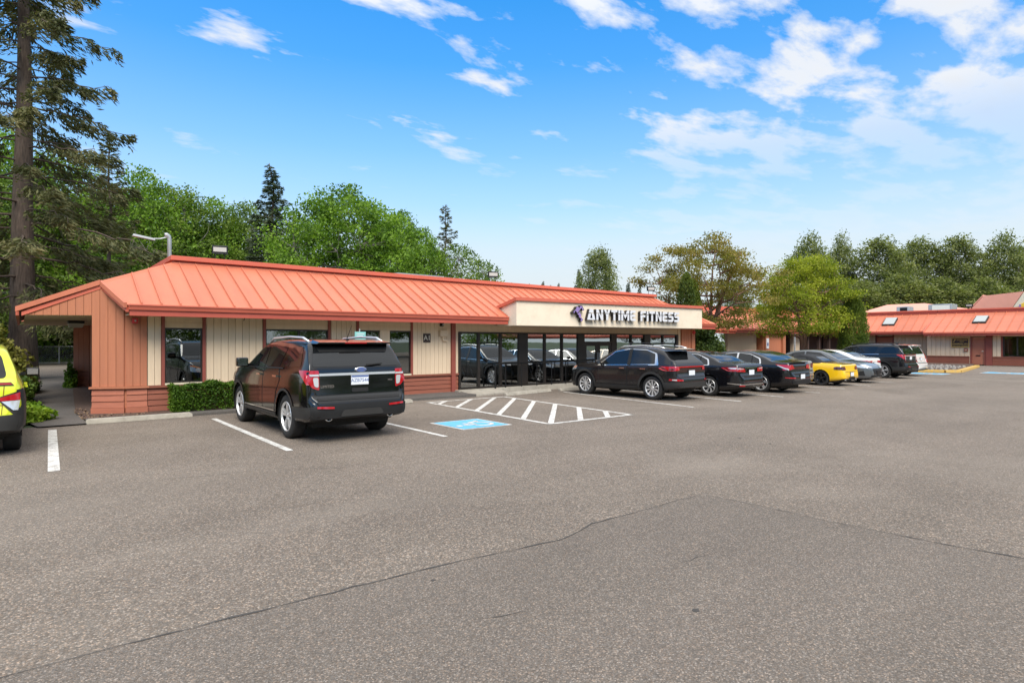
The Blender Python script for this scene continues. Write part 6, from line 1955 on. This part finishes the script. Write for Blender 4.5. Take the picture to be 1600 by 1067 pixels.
def compact():
    sp = dict(paint='paint_lime', cat='SUV', hw=.91, ro=.83, wb=2.66, r=.345, rim=.235, arch=.40, tw=.225, inset=.05,
              top=[(0, .56), (.02, .66), (.05, .74), (.08, .98), (.13, 1.10), (.28, 1.24), (.44, 1.45), (.55, 1.53), (.9, 1.575), (1.6, 1.60), (2.1, 1.57), (2.4, 1.49), (2.9, 1.24), (3.2, 1.06), (3.4, 1.03), (3.9, .96), (4.2, .84), (4.32, .66), (4.36, .5)],
              belt=[(0, 1.02), (.5, 1.06), (1.3, 1.03), (2.7, .98), (3.8, .92), (4.36, .88)],
              bottom=[(0, .36), (.3, .30), (.9, .25), (3.4, .25), (4.1, .24), (4.36, .3)],
              width=[(0, .72), (.04, .81), (.12, .87), (.35, .90), (1, .91), (3.2, .91), (3.8, .88), (4.1, .78), (4.3, .62), (4.36, .5)], tumble=.34, ns=110, spokes=5, style='split')
    c = Car('suv', 'lime yellow compact SUV cut off by the left edge of the photo', sp, (-.86, 12.25, 0), R(0))
    c.sides('rear_door_window', [(.85, 1.07), (1.72, 1.05), (1.74, 1.48), (1.2, 1.47), (.95, 1.40)], 'car_glass', rnd_=.04)
    c.sides('front_door_window', [(1.80, 1.045), (2.9, 1.01), (2.84, 1.08), (2.4, 1.40), (1.84, 1.48)], 'car_glass', rnd_=.04)
    c.panel('window_surround', [(-.70, 1.10), (.70, 1.10), (.62, 1.45), (-.62, 1.45)], 'B', 'cladding', off=.006, rnd_=.08)
    c.panel('rear_window', [(-.60, 1.13), (.60, 1.13), (.53, 1.41), (-.53, 1.41)], 'B', 'car_glass', off=.012, rnd_=.07)
    c.panel('windscreen', [(-.7, 1.08), (.7, 1.08), (.6, 1.49), (-.6, 1.49)], 'F', 'car_glass', rnd_=.05)
    c.doors([[(1.30, .42), (1.76, .40), (1.76, 1.03), (1.0, 1.04), (1.0, .88), (1.22, .70)], [(1.79, .40), (2.86, .40), (2.9, .97), (1.79, 1.02)]], handle='paint_lime', hz=.93)
    c.panel('lamp_bar', [(-.78, 1.0), (.78, 1.0), (.74, 1.045), (-.74, 1.045)], 'B', 'cladding', off=.012)
    c.panel('lamp_bar_lens', [(-.76, 1.012), (.76, 1.012), (.73, 1.034), (-.73, 1.034)], 'B', 'red_lens', off=.017)
    # dark wing cladding with the lamp set in it
    c.mirror_b('corner_cladding', [(.57, .83), (.86, .93), (.895, .90), (.895, .50), (.78, .58)], 'B', 'cladding_grey', off=.013)
    c.sides('corner_cladding_side', [(.04, .42), (.40, .40), (.42, .80), (.20, .96), (.06, .94)], 'cladding_grey', off=.013)
    c.mirror_b('tail_lamp', [(.59, .825), (.84, .90), (.84, .795), (.63, .785)], 'B', 'red_lens', off=.02)
    c.mirror_b('reverse_lamp', [(.635, .78), (.84, .79), (.82, .655), (.765, .655)], 'B', 'clear_lens', off=.02)
    c.panel('lower_bumper', [(-.84, .38), (.84, .38), (.86, .60), (.4, .58), (-.4, .58), (-.86, .60)], 'B', 'cladding_grey', off=.02, rnd_=.05)
    c.panel('skid_plate', [(-.5, .40), (.5, .40), (.62, .53), (-.62, .53)], 'B', 'cladding', off=.035, rnd_=.06)
    c.panel('tailgate_seam', [(-.64, .60), (-.63, .60), (-.66, 1.0), (-.67, 1.0)], 'B', 'seam_yellow', off=.006)
    c.panel('tailgate_seam', [(.64, .60), (.63, .60), (.66, 1.0), (.67, 1.0)], 'B', 'seam_yellow', off=.006)
    c.panel('tailgate_seam', [(-.66, .725), (.66, .725), (.66, .735), (-.66, .735)], 'B', 'seam_yellow', off=.006)
    c.arches(.07, 'cladding_grey', off=.014)
    c.sides('sill_cladding', [(1.28, .26), (3.08, .26), (3.06, .38), (1.3, .39)], 'cladding_grey', off=.014)
    c.mirror_b('head_lamp', [(.5, .64), (.8, .66), (.8, .80), (.52, .78)], 'F', 'clear_lens', off=.012, rnd_=.03)
    MB().hull([(-.54, .26 - c.oy, 1.46), (.54, .26 - c.oy, 1.46), (.60, .58 - c.oy, 1.47), (-.60, .58 - c.oy, 1.47)], [(-.5, .24 - c.oy, 1.49), (.5, .24 - c.oy, 1.49), (.55, .6 - c.oy, 1.54), (-.55, .6 - c.oy, 1.54)]).build('spoiler', 'paint_lime', c.root, bevel=.012)
    c.mirrors(2.78, 1.02, 'cladding', (.20, .12, .14))
    c.plate(.84, 0)
    c.root.scale = (1, 1, 1.05)
    c.body.data.materials.append(M['cladding_grey'])
    for p in c.body.data.polygons:
        if p.center.z < .56: p.material_index = 2


compact()
# ------------------------------------------------------------------ plants
TH = R(39.5)


def at(px, depth):
    """ground point under pixel column px at a given distance along the view"""
    xc = (px - 800) / 930 * depth
    return (xc * math.cos(TH) + depth * math.sin(TH), -xc * math.sin(TH) + depth * math.cos(TH))


def leaves(centres, size, rng, up=0.5, aspect=0.6, jitter=0.3, along=None, fold=0.0):
    """one small four-cornered leaf per centre, as (verts, flat quads)"""
    n = len(centres)
    a = rng.normal(size=(n, 3)) if along is None else along + rng.normal(size=(n, 3)) * .25
    a[:, 2] -= .25 if along is None else 0
    a /= np.linalg.norm(a, axis=1, keepdims=True) + 1e-9
    nrm = rng.normal(size=(n, 3)); nrm[:, 2] += up * 3
    b = np.cross(nrm, a); b /= np.linalg.norm(b, axis=1, keepdims=True) + 1e-9
    s = size * (1 + jitter * rng.uniform(-1, 1, (n, 1)))
    a = a * s * .5; b = b * s * .5 * aspect
    v = np.empty((n, 4, 3))
    v[:, 0] = centres - a; v[:, 1] = centres + b - a * .1; v[:, 2] = centres + a; v[:, 3] = centres - b - a * .1
    return v.reshape(-1, 3), np.arange(n * 4)


def crown_obj(name, cen, size, mt, seed, parent, **kw):
    rng = np.random.default_rng(seed)
    v, f = leaves(np.asarray(cen), size, rng, **kw)
    return link(name, fast_mesh(name, v, f, 4), mt, parent)


def curve_pts(a, b, sag, rng, n=5, wob=.08):
    a, b = np.array(a, float), np.array(b, float); L = np.linalg.norm(b - a)
    pts = []
    for i in range(n):
        t = i / (n - 1)
        p = a * (1 - t) + b * t
        p[2] += sag * L * math.sin(math.pi * t)
        if 0 < i < n - 1: p += rng.normal(size=3) * wob * L * .3
        pts.append(tuple(p))
    return pts


def deciduous(name, H, zb, rx, nclump, per, leaf, mt, bark, seed, profile=None, sig=.55, trunk_r=.2, stems=1, fork=.3, shell=.45, flat=.62, limbs=9):
    """tapered trunk and limbs; leaf clumps hang on the limbs' ends and leave gaps between them"""
    rng = np.random.default_rng(seed)
    root = empty(name)
    prof = profile or [(0, .55), (.25, .95), (.5, 1.0), (.75, .75), (.92, .40), (1, .12)]
    pf = pchip(*zip(*prof))
    cl = []
    lob = rng.uniform(0, 6.28, 6)
    for _ in range(nclump * 3):
        t = rng.uniform(0.0, 1.0)
        th = rng.uniform(0, 6.283)
        bump = 1 + .16 * math.sin(3 * th + lob[0] + 4 * t) + .12 * math.sin(5 * th + lob[1] - 7 * t)
        rr = rx * pf(t) * bump
        q = (rng.uniform(shell**2, 1.0))**.5
        x, y, z = rr * q * math.cos(th), rr * q * math.sin(th), zb + (H - zb) * t
        if all((x - c[0])**2 + (y - c[1])**2 + (z - c[2])**2 > (sig * .85)**2 for c in cl):
            cl.append((x, y, z))
        if len(cl) >= nclump: break
    tips = np.array(cl)
    m = MB()
    ends = []
    for sidx in range(stems):
        lean = np.array([rng.normal() * .18 * rx, rng.normal() * .18 * rx]) * (1 if stems == 1 else 1.8)
        n = 8
        tp = []
        off = (0, 0) if stems == 1 else (.12 * trunk_r * 8 * math.cos(sidx * 2.1) * .3, .12 * trunk_r * 8 * math.sin(sidx * 2.1) * .3)
        for i in range(n):
            t = i / (n - 1)
            tp.append((off[0] + lean[0] * t * t + rng.normal() * .05 * t, off[1] + lean[1] * t * t + rng.normal() * .05 * t, t * H * .88))
        rad = [trunk_r * (1.25 if i == 0 else 1) * (1 - .93 * (i / (n - 1))**.8) + .012 for i in range(n)]
        m.tube(tp, rad, 9)
        ends.append(tp)
    limb_pts = []
    for i in range(limbs):
        tp = ends[i % stems]
        k = fork + (.72 - fork) * (i / max(1, limbs - 1))
        j = k * (len(tp) - 1); a = np.array(tp[int(j)]) * (1 - j % 1) + np.array(tp[min(int(j) + 1, len(tp) - 1)]) * (j % 1)
        th = i * 2.4 + rng.uniform(-.4, .4)
        t = min(.93, .15 + .75 * rng.uniform(.2, 1) * (.5 + .5 * k))
        b = (rx * .72 * pf(t) * math.cos(th), rx * .72 * pf(t) * math.sin(th), max(a[2] + .5, zb + (H - zb) * t))
        pts = curve_pts(a, b, -.06, rng, 6)
        r0 = trunk_r * .5 * (1 - .5 * k)
        m.tube(pts, [r0 * (1 - .8 * q / 5) + .008 for q in range(6)], 6)
        limb_pts += [np.array(p) for p in pts[1:]]
    for tp in ends: limb_pts += [np.array(p) for p in tp[3:]]
    LP = np.array(limb_pts)
    for c in tips:
        d = np.linalg.norm(LP - c, axis=1) + 2.0 * np.maximum(0, LP[:, 2] - c[2])
        a = LP[int(np.argmin(d))]
        pts = curve_pts(a, c, -.05, rng, 4)
        m.tube(pts, [.022 + .002 * H, .016, .011, .006], 4, cap=False)
    m.build('trunk', bark, root, smooth=True, fix=False)
    cen = []
    for c in tips:
        k = int(per * rng.uniform(.6, 1.4))
        s = sig * rng.uniform(.75, 1.25)
        g = rng.normal(size=(k, 3)) * s * .62
        l = np.linalg.norm(g, axis=1); g = g[l < s * 1.7]
        g[:, 2] *= flat
        cen.append(g + c)
    crown_obj('crown', np.concatenate(cen), leaf, mt, seed + 1, root)
    return root


def conifer(name, H, z0, Lmax, per_m, mt, bark, seed, trunk_r=.3, droop=.5, spray=.30, dens=34, shape=.85, gap=.0, aspect=.38, rise=.15, hang=.35):
    rng = np.random.default_rng(seed)
    root = empty(name)
    m = MB()
    tp = [(rng.normal() * .010 * i, rng.normal() * .010 * i, H * i / 9) for i in range(10)]
    m.tube(tp, [trunk_r * (1.18 if i == 0 else 1) * (1 - .95 * i / 9) + .012 for i in range(10)], 10)
    cen, dirs = [], []
    z = z0
    th = 0
    while z < H * .995:
        f = 1 - (z - z0) / (H - z0)
        th += 2.4 + rng.normal() * .3
        if rng.uniform() < gap:
            z += 1 / per_m; continue
        L = Lmax * (f**shape) * rng.uniform(.55, 1.1) + .12
        u = np.array([math.cos(th), math.sin(th), 0])
        k = max(4, int(L * 3))
        j = z / H * 9; i0 = min(int(j), 8); base = np.array(tp[i0]) * (1 - (j - i0)) + np.array(tp[i0 + 1]) * (j - i0)
        pts = []
        el0 = rise * (1.6 - f * 1.2)
        for q in range(k + 1):
            t = q / k
            zz = L * (el0 * t - droop * f * t * t * .75 + droop * f * .22 * t**4)
            pts.append(base + u * L * t + np.array([0, 0, zz]) + rng.normal(size=3) * .03 * L * t)
        m.tube([tuple(p) for p in pts], [.010 + .016 * L * (1 - q / k) * .55 for q in range(k + 1)], 4, cap=False)
        P = np.array(pts)
        nn = int(L * dens * rng.uniform(.7, 1.2))
        t = rng.uniform(.22 if L > 1.5 else .02, 1.0, nn)**.85
        ii = np.minimum((t * k).astype(int), k - 1); fr = (t * k - ii)[:, None]
        c = P[ii] * (1 - fr) + P[ii + 1] * fr
        side = np.cross(u, [0, 0, 1]); sg_ = rng.choice([-1, 1], nn)[:, None]
        reach = (rng.uniform(0.05, 1, nn) * (.16 + .13 * L) * np.sin(np.clip(t, 0, 1) * 2.7 + .25))[:, None]
        c = c + side * sg_ * reach + u * reach * .5
        c[:, 2] -= (np.abs(rng.normal(size=nn)) * hang * .45 + reach[:, 0] * hang * .8)
        d = side * sg_ * .7 + u * .8 + np.array([0, 0, -hang]) + rng.normal(size=(nn, 3)) * .25
        cen.append(c); dirs.append(d)
        z += 1 / per_m * rng.uniform(.6, 1.4)
    m.build('trunk', bark, root, smooth=True, fix=False)
    rng2 = np.random.default_rng(seed + 5)
    v, fidx = leaves(np.concatenate(cen), spray, rng2, up=.35, aspect=aspect, along=np.concatenate(dirs))
    link('crown', fast_mesh('crown', v, fidx, 4), mt, root)
    return root


def copy_tree(root):
    r = root.copy(); C.objects.link(r)
    for ch in root.children:
        c = ch.copy(); C.objects.link(c); c.parent = r
    return r


used = set()


def place(proto, H0, px, depth, ytop, label, group, wid=1.0, rz=None, base=0.0, xy=None, height=None, cat='tree'):
    x, y = xy or at(px, depth)
    h = height or (1.7 + (534 - ytop) / 930 * depth)
    s = h / H0
    o = proto if id(proto) not in used else copy_tree(proto)
    used.add(id(proto))
    o.location = (x, y, base + gz(x))
    o.rotation_euler = (0, 0, rz if rz is not None else (px * 1.7) % 6.28)
    o.scale = (s * wid, s * wid, s)
    for k in list(o.keys()):
        del o[k]
    tag(o, label, cat, group)
    return o


GW = 'trees behind the shop building'
fir = conifer('fir_tree', 25, 3.2, 6.6, 6.0, 'leaf_fir', 'bark', 11, trunk_r=.52, droop=.52, spray=.30, dens=150, aspect=.22, shape=.85, gap=.05, hang=.55, rise=.05)
place(fir, 25, 35, 26, 0, 'towering fir with a thick bare trunk and drooping boughs at the left edge', GW, height=25, rz=.6)
spruce = conifer('spruce_tree', 16, 1.5, 3.0, 12, 'leaf_spruce', 'bark', 21, trunk_r=.2, droop=.35, spray=.26, dens=100, shape=.9, hang=.3, aspect=.26)
sparse = conifer('fir_tree', 16, 2.0, 2.2, 7, 'leaf_fir', 'bark', 31, trunk_r=.17, droop=.2, spray=.32, dens=60, aspect=.26, shape=.6, gap=.12, hang=.25, rise=.3)
maple = deciduous('maple_tree', 12.5, 2.0, 5.2, 260, 150, .23, 'leaf_maple', 'bark_grey', 41, sig=.72, trunk_r=.28, limbs=14)
wood = deciduous('broadleaf_tree', 13, 1.6, 4.4, 200, 120, .22, 'leaf_wood', 'bark_grey', 51, sig=.80, trunk_r=.2, limbs=12, shell=.3)
wood2 = deciduous('broadleaf_tree', 13, .8, 4.8, 210, 120, .22, 'leaf_maple', 'bark_grey', 61, sig=.85, trunk_r=.2, limbs=12, shell=.3, profile=[(0, .7), (.3, 1), (.6, .85), (.85, .5), (1, .1)])
airy = deciduous('broadleaf_tree', 9, .8, 3.6, 130, 55, .22, 'leaf_wood', 'bark_grey', 71, sig=.62, trunk_r=.12, limbs=12, shell=.2)
poplar = deciduous('poplar_tree', 20, 1.5, 4.6, 230, 110, .38, 'leaf_poplar', 'bark_grey', 81, sig=1.0, trunk_r=.3, limbs=16, shell=.35, profile=[(0, .75), (.3, 1), (.6, .95), (.82, .7), (.95, .35), (1, .1)], flat=.9)
poplar2 = deciduous('poplar_tree', 20, 1.0, 4.8, 220, 110, .38, 'leaf_poplar', 'bark_grey', 91, sig=1.1, trunk_r=.3, limbs=16, shell=.3, profile=[(0, .9), (.35, 1), (.65, .85), (.85, .55), (1, .12)], flat=.9)

place(sparse, 16, 172, 36, 205, 'slim brownish fir standing right of the towering fir', GW, wid=1.1)
for px, d, yt, lab, pr, H0, wd in [
        (-40, 40, 250, 'green broadleaf tree at the left edge behind the towering fir', wood, 13, 1.0),
        (20, 46, 215, 'tall green broadleaf tree behind the trunk of the towering fir', wood2, 13, .9),
        (95, 50, 250, 'broadleaf tree between the towering fir and the slim fir', wood, 13, 1.0),
        (150, 54, 300, 'shaded broadleaf tree behind the slim brownish fir', wood2, 13, 1.1),
        (222, 46, 272, 'pale green broadleaf tree over the pole light', wood2, 13, .92),
        (283, 48, 300, 'broadleaf tree above the left end of the roof parapet', wood, 13, 1.0),
        (335, 50, 318, 'broadleaf tree behind the left roof flood light', wood2, 13, .9),
        (384, 50, 322, 'broadleaf tree just left of the pointed spruce', wood, 13, .9),
        (465, 56, 352, 'low dark broadleaf tree between the pointed spruce and the round maple', wood, 13, .8)]:
    place(pr, H0, px, d, yt, lab, GW, wd)
place(spruce, 16, 425, 46, 255, 'pointed dark spruce rising alone above the roof', GW, wid=1.45)
place(maple, 12.5, 540, 42, 298, 'large round bright green maple above the middle of the roof', GW, wid=.98)
place(maple, 12.5, 622, 46, 335, 'smaller bright maple leaning on the right of the large round maple', GW, wid=.8)
place(spruce, 16, 643, 62, 342, 'spruce tip showing behind the right side of the maple', GW, wid=1.2)
place(sparse, 16, 695, 60, 318, 'thin open topped fir above the grey roof cabinet', GW, wid=1.1)
place(airy, 9, 676, 48, 392, 'loose broadleaf tree left of the open topped fir foot', GW, wid=1.0)
place(airy, 9, 715, 50, 384, 'loose broadleaf tree under the open topped fir', GW, wid=.9)
place(airy, 9, 752, 50, 408, 'low loose tree beside the middle roof flood light', GW, wid=.9)
for px, yt, lab in ((828, 441, 'first'), (848, 437, 'second'), (859, 443, 'third'), (873, 440, 'fourth')):
    place(spruce, 16, px, 150, yt, 'tiny far spruce top above the parapet, %s from the left' % lab, 'far spruce tops', wid=1.0)
place(spruce, 16, 905, 82, 417, 'narrow far spruce left of the rounded cedar', GW, wid=1.1)
cedar = deciduous('cedar_tree', 12, .5, 2.9, 190, 150, .22, 'leaf_poplar', 'bark', 101, sig=.7, trunk_r=.2, limbs=10, profile=[(0, 1), (.3, .95), (.6, .7), (.8, .6), (1, .25)], flat=1.2)
place(cedar, 12, 936, 75, 393, 'rounded dark cedar standing alone above the canopy sign', GW, wid=.95)
place(spruce, 16, 981, 110, 438, 'small far spruce right of the rounded cedar', GW, wid=1.2)
place(spruce, 16, 999, 112, 445, 'smallest far spruce right of the rounded cedar', GW, wid=1.2)
place(wood, 13, 1040, 95, 470, 'low far broadleaf tree behind the end of the parapet', GW)
GP = 'tall poplars behind the right building'
for i, (px, d, yt, wd, lab) in enumerate([(1150, 120, 440, .8, 'low poplar seen through the amber locust'), (1225, 115, 430, .8, 'low poplar behind the lime coloured tree'), (1264, 112, 368, .80, 'poplar above the left of the lime coloured tree'), (1313, 114, 371, .55, 'narrow poplar above the clipped cypress'),
                                      (1375, 108, 373, 1.02, 'broad poplar above the left skylight'), (1437, 112, 377, .92, 'poplar above the far hipped roof'), (1497, 108, 371, .86, 'dark full poplar right of the pale roof unit'), (1567, 106, 366, .80, 'open topped poplar above the pink gable'), (1625, 110, 372, .9, 'poplar cut off by the right edge')]):
    place((poplar, poplar2)[(i * 5 // 3) % 2], 20, px, d, yt + (i * 7 % 5) - 2, lab, GP, wd * 1.2)
for px, yt, lab in ((1345, 440, 'left'), (1410, 430, 'middle'), (1470, 436, 'right'), (1540, 436, 'rightmost')):
    place(poplar2, 20, px, 98, yt, 'low filler tree at the foot of the poplars, %s' % lab, GP, 2.0)

# courtyard trees
locust = deciduous('locust_tree', 7.0, 2.3, 3.5, 135, 200, .115, 'leaf_locust', 'bark_red', 111, sig=.50, trunk_r=.15, stems=3, limbs=14, shell=.35, flat=.42, profile=[(0, .45), (.2, .95), (.5, 1.0), (.75, .75), (1, .3)])
place(locust, 7.0, 1108, 33, 370, 'airy amber leaved locust tree beside the end of the canopy', 'courtyard trees', rz=1.2, wid=.98)
lime = deciduous('shade_tree', 6.8, 2.25, 3.3, 150, 250, .125, 'leaf_lime', 'bark_red', 121, sig=.56, trunk_r=.17, stems=3, limbs=14, shell=.35, flat=.45, profile=[(0, .75), (.2, 1.0), (.5, 1.0), (.75, .75), (1, .3)])
place(lime, 6.8, 1256, 39, 402, 'lime green spreading tree with a red brown trunk in the courtyard', 'courtyard trees', rz=.4, wid=.93)


def columnar(name, label, x, y, h, r, n, mt, leaf, seed, shape=1.0, cat='shrub', z=0.0, group=None, taper=.35):
    rng = np.random.default_rng(seed)
    o = empty(name, (x, y, z + gz(x))); tag(o, label, cat, group)
    t = rng.uniform(0, 1, n); th = rng.uniform(0, 6.283, n)
    rr = r * np.minimum(1, (t * 6 + .55)) * np.where(t > taper, np.sqrt(np.maximum(0, 1 - ((t - taper) / (1 - taper))**2)), 1) * (1 + .10 * np.sin(3 * th + t * 9) + .08 * np.sin(7 * th - t * 17))
    q = np.sqrt(rng.uniform(.35, 1.06, n))
    c = np.stack([rr * q * np.cos(th), rr * q * np.sin(th), t * h + rng.normal(size=n) * .04], 1)
    c[:, 2] = np.maximum(c[:, 2], .02)
    al = np.stack([np.cos(th) * .3, np.sin(th) * .3, np.ones(n)], 1)
    v, f = leaves(c, leaf, rng, up=.0, aspect=.45, along=al)
    link('foliage', fast_mesh('foliage', v, f, 4), mt, o)
    MB().tube([(0, 0, 0), (0, 0, h * .7)], [.07, .02], 6).build('stem', 'bark', o)
    return o


columnar('cypress', 'clipped cypress column between the courtyard and the right building', 40.05, 15.1, 4.85, .80, 14000, 'leaf_cedar', .12, 131, cat='cypress')
columnar('cypress', 'taller dark cypress spire at the far end of the shop building', 25.5, 17.3, 5.2, .50, 9000, 'leaf_ivy', .12, 132, cat='cypress', taper=.5)
columnar('cypress', 'shorter cypress spire left of the amber locust', 26.4, 17.5, 4.9, .45, 9000, 'leaf_cedar', .12, 133, cat='cypress', taper=.5)


def bush(name, label, x, y, rx, ry, h, n, mt, leaf, seed, z=0.03, cat='shrub', up=.6, group=None, box=False, stem=True):
    rng = np.random.default_rng(seed)
    o = empty(name, (x, y, z + gz(x))); tag(o, label, cat, group)
    if box:
        u = rng.uniform(-1, 1, (n, 3))
        # crowd the leaves to the clipped faces
        ax = rng.choice(3, n, p=[.2, .4, .4]); s = rng.choice([-1, 1], n)
        u[np.arange(n), ax] = s * (1 - np.abs(rng.normal(size=n)) * .10)
        low = (ax == 2) & (s < 0); u[low, 2] *= -1
        c = u * np.array([rx, ry, h / 2]); c[:, 2] += h / 2 + .02
        c += rng.normal(size=(n, 3)) * .018
        wob = .035 * np.sin(c[:, 0] * 5.1) + .025 * np.sin(c[:, 0] * 13 + 1) + .02 * np.sin(c[:, 1] * 17)
        c[:, 2] += wob * (c[:, 2] / h); c[:, 1] += wob * .8
    else:
        d = rng.normal(size=(n, 3)); d[:, 2] = np.abs(d[:, 2]); d /= np.linalg.norm(d, axis=1, keepdims=True)
        lob = 1 + .18 * np.sin(d[:, 0] * 6 + seed) * np.sin(d[:, 1] * 7) + .12 * np.sin(d[:, 2] * 9 + d[:, 0] * 5)
        q = rng.uniform(.3, 1, n)**.4
        c = d * (q * lob)[:, None] * np.array([rx, ry, h])
    c[:, 2] = np.maximum(c[:, 2], .015)
    v, f = leaves(c, leaf, rng, up=up, aspect=.62)
    link('foliage', fast_mesh('foliage', v, f, 4), mt, o)
    if stem:
        m = MB()
        for k in range(7):
            a = k * .9 + seed; m.tube([(0.1 * math.cos(a) * rx, .1 * math.sin(a) * ry, 0), (rx * .55 * math.cos(a), ry * .55 * math.sin(a), h * .7)], [.02, .006], 4)
        if box:
            m = MB()
            for k in range(14):
                xx = -rx * .9 + k * rx * 1.8 / 13
                for s in (-1, 1): m.tube([(xx, 0, 0), (xx + s * .1, s * ry * .6, h * .8)], [.016, .006], 4)
        m.build('stem', 'bark', o)
    return o


bush('hedge', 'low clipped green hedge under the window left of the black SUV', 4.55, 15.93, 1.83, .30, .60, 26000, 'leaf_hedge', .052, 141, z=.045, cat='hedge', box=True, up=.35)
bush('ivy', 'dark ivy mass against the far orange pier', 25.9, 16.35, 1.15, .55, 2.4, 14000, 'leaf_ivy', .12, 142, cat='ivy', up=.2)
bush('ground_cover', 'bright green leafy ground cover beside the lime SUV', -.05, 16.35, .60, .75, .38, 2600, 'leaf_cover', .105, 143, cat='plant')
bush('ground_cover', 'bright leafy ground cover hidden in front of the lime SUV', -1.3, 16.6, .9, .8, .34, 2400, 'leaf_cover', .105, 144, cat='plant')
bush('shrub', 'dark green shrub beside the side path behind the ground cover', -.35, 20.6, .62, 1.5, .95, 5200, 'leaf_shrub', .10, 145)
bush('shrub', 'low green shrub farther along the side path', -.1, 25.0, .55, 1.6, .85, 4200, 'leaf_shrub', .11, 146)
bush('rhododendron', 'yellow green rhododendron behind the lime SUV', -.75, 21.6, .95, 1.2, 2.1, 6000, 'leaf_rhodo', .15, 147, cat='shrub', up=.9)
bush('shrub', 'small green shrub at the foot of the rear pier', 1.38, 26.9, .2, .5, .85, 1500, 'leaf_hedge', .09, 148)
bush('shrub', 'rounded green shrub at the foot of the courtyard shade tree', 40.2, 17.0, 1.3, .6, .75, 3600, 'leaf_shrub', .12, 149)
bush('shrub', 'pale green bush rising behind the clipped cypress over the roof', 62.5, 33.0, 3.4, 2.8, 5.6, 9000, 'leaf_maple', .3, 150, cat='tree')
# forest edge behind the fence
for i, (x, y, rx, h) in enumerate([(-8, 62, 4, 4.5), (-1.5, 61, 3.6, 3.6), (4, 62, 3.8, 4.2), (9.5, 61, 3.6, 4.0), (15, 60, 4, 4.6), (1, 66, 5, 6.5), (10, 67, 5, 7)]):
    bush('thicket', 'dense dark thicket behind the chain link fence', x, y, rx, 2.2, h, 9000, 'leaf_shrub', .26, 160 + i, cat='thicket', group='thickets behind the fence', up=.3)
for i in range(9):
    x = -9 + i * 3.3 + (i % 3) * .5; y = 60.5 + (i * 37 % 5)
    place(wood, 13, 0, 0, 0, 'broadleaf tree on the forest edge behind the chain link fence', 'forest edge trees', 1.1, rz=i * 1.3, xy=(x, y), height=12 + (i * 7 % 4))
# grass strip in front of the thicket
rng = np.random.default_rng(7)
gc = np.stack([rng.uniform(-12, 15, 9000), rng.uniform(57.8, 60, 9000), rng.uniform(.02, .3, 9000)], 1)
o = crown_obj('grass', gc, .28, 'leaf_wood', 171, None, up=0.0, aspect=.2, along=np.tile([0, 0, 1.0], (9000, 1)))
tag(o, 'rough grass at the foot of the fence beyond the rear lot', 'grass', kind='stuff')
# dry needles and leaf litter on the beds
lc = np.stack([rng.uniform(.95, 2.3, 420), rng.uniform(15.6, 18, 420), np.full(420, .055)], 1)
lc = lc[(lc[:, 1] < 16.25) | (lc[:, 0] < 1.2)]
mat('litter', (.20, .13, .08), .9, var=.5, vscale=30)
o = crown_obj('leaf_litter', lc, .05, 'litter', 172, None, up=2.0); tag(o, 'fallen leaf litter on the mulch round the corner pier', 'litter', kind='stuff')

# ------------------------------------------------------------------ the far side of the lot, behind the camera (seen mirrored in glass and paint)
for i, (x, y, h) in enumerate([(-20, -30, 12), (-8, -33, 14), (3, -30, 11), (13, -34, 14), (24, -31, 12), (35, -34, 15), (45, -38, 13), (58, -44, 15), (80, -30, 17), (78, -18, 15), (82, -6, 17), (79, 4, 15), (-28, -12, 13), (-30, 6, 14), (-24, 22, 13)]):
    place((wood, wood2, maple)[i % 3], (13, 13, 12.5)[i % 3], 0, 0, 0, 'broadleaf tree on the far side of the lot behind the camera', 'trees across the lot', 1.0, rz=i * 1.9, xy=(x, y), height=h)

for o in bpy.data.objects:
    if '_abs' in o: del o['_abs']
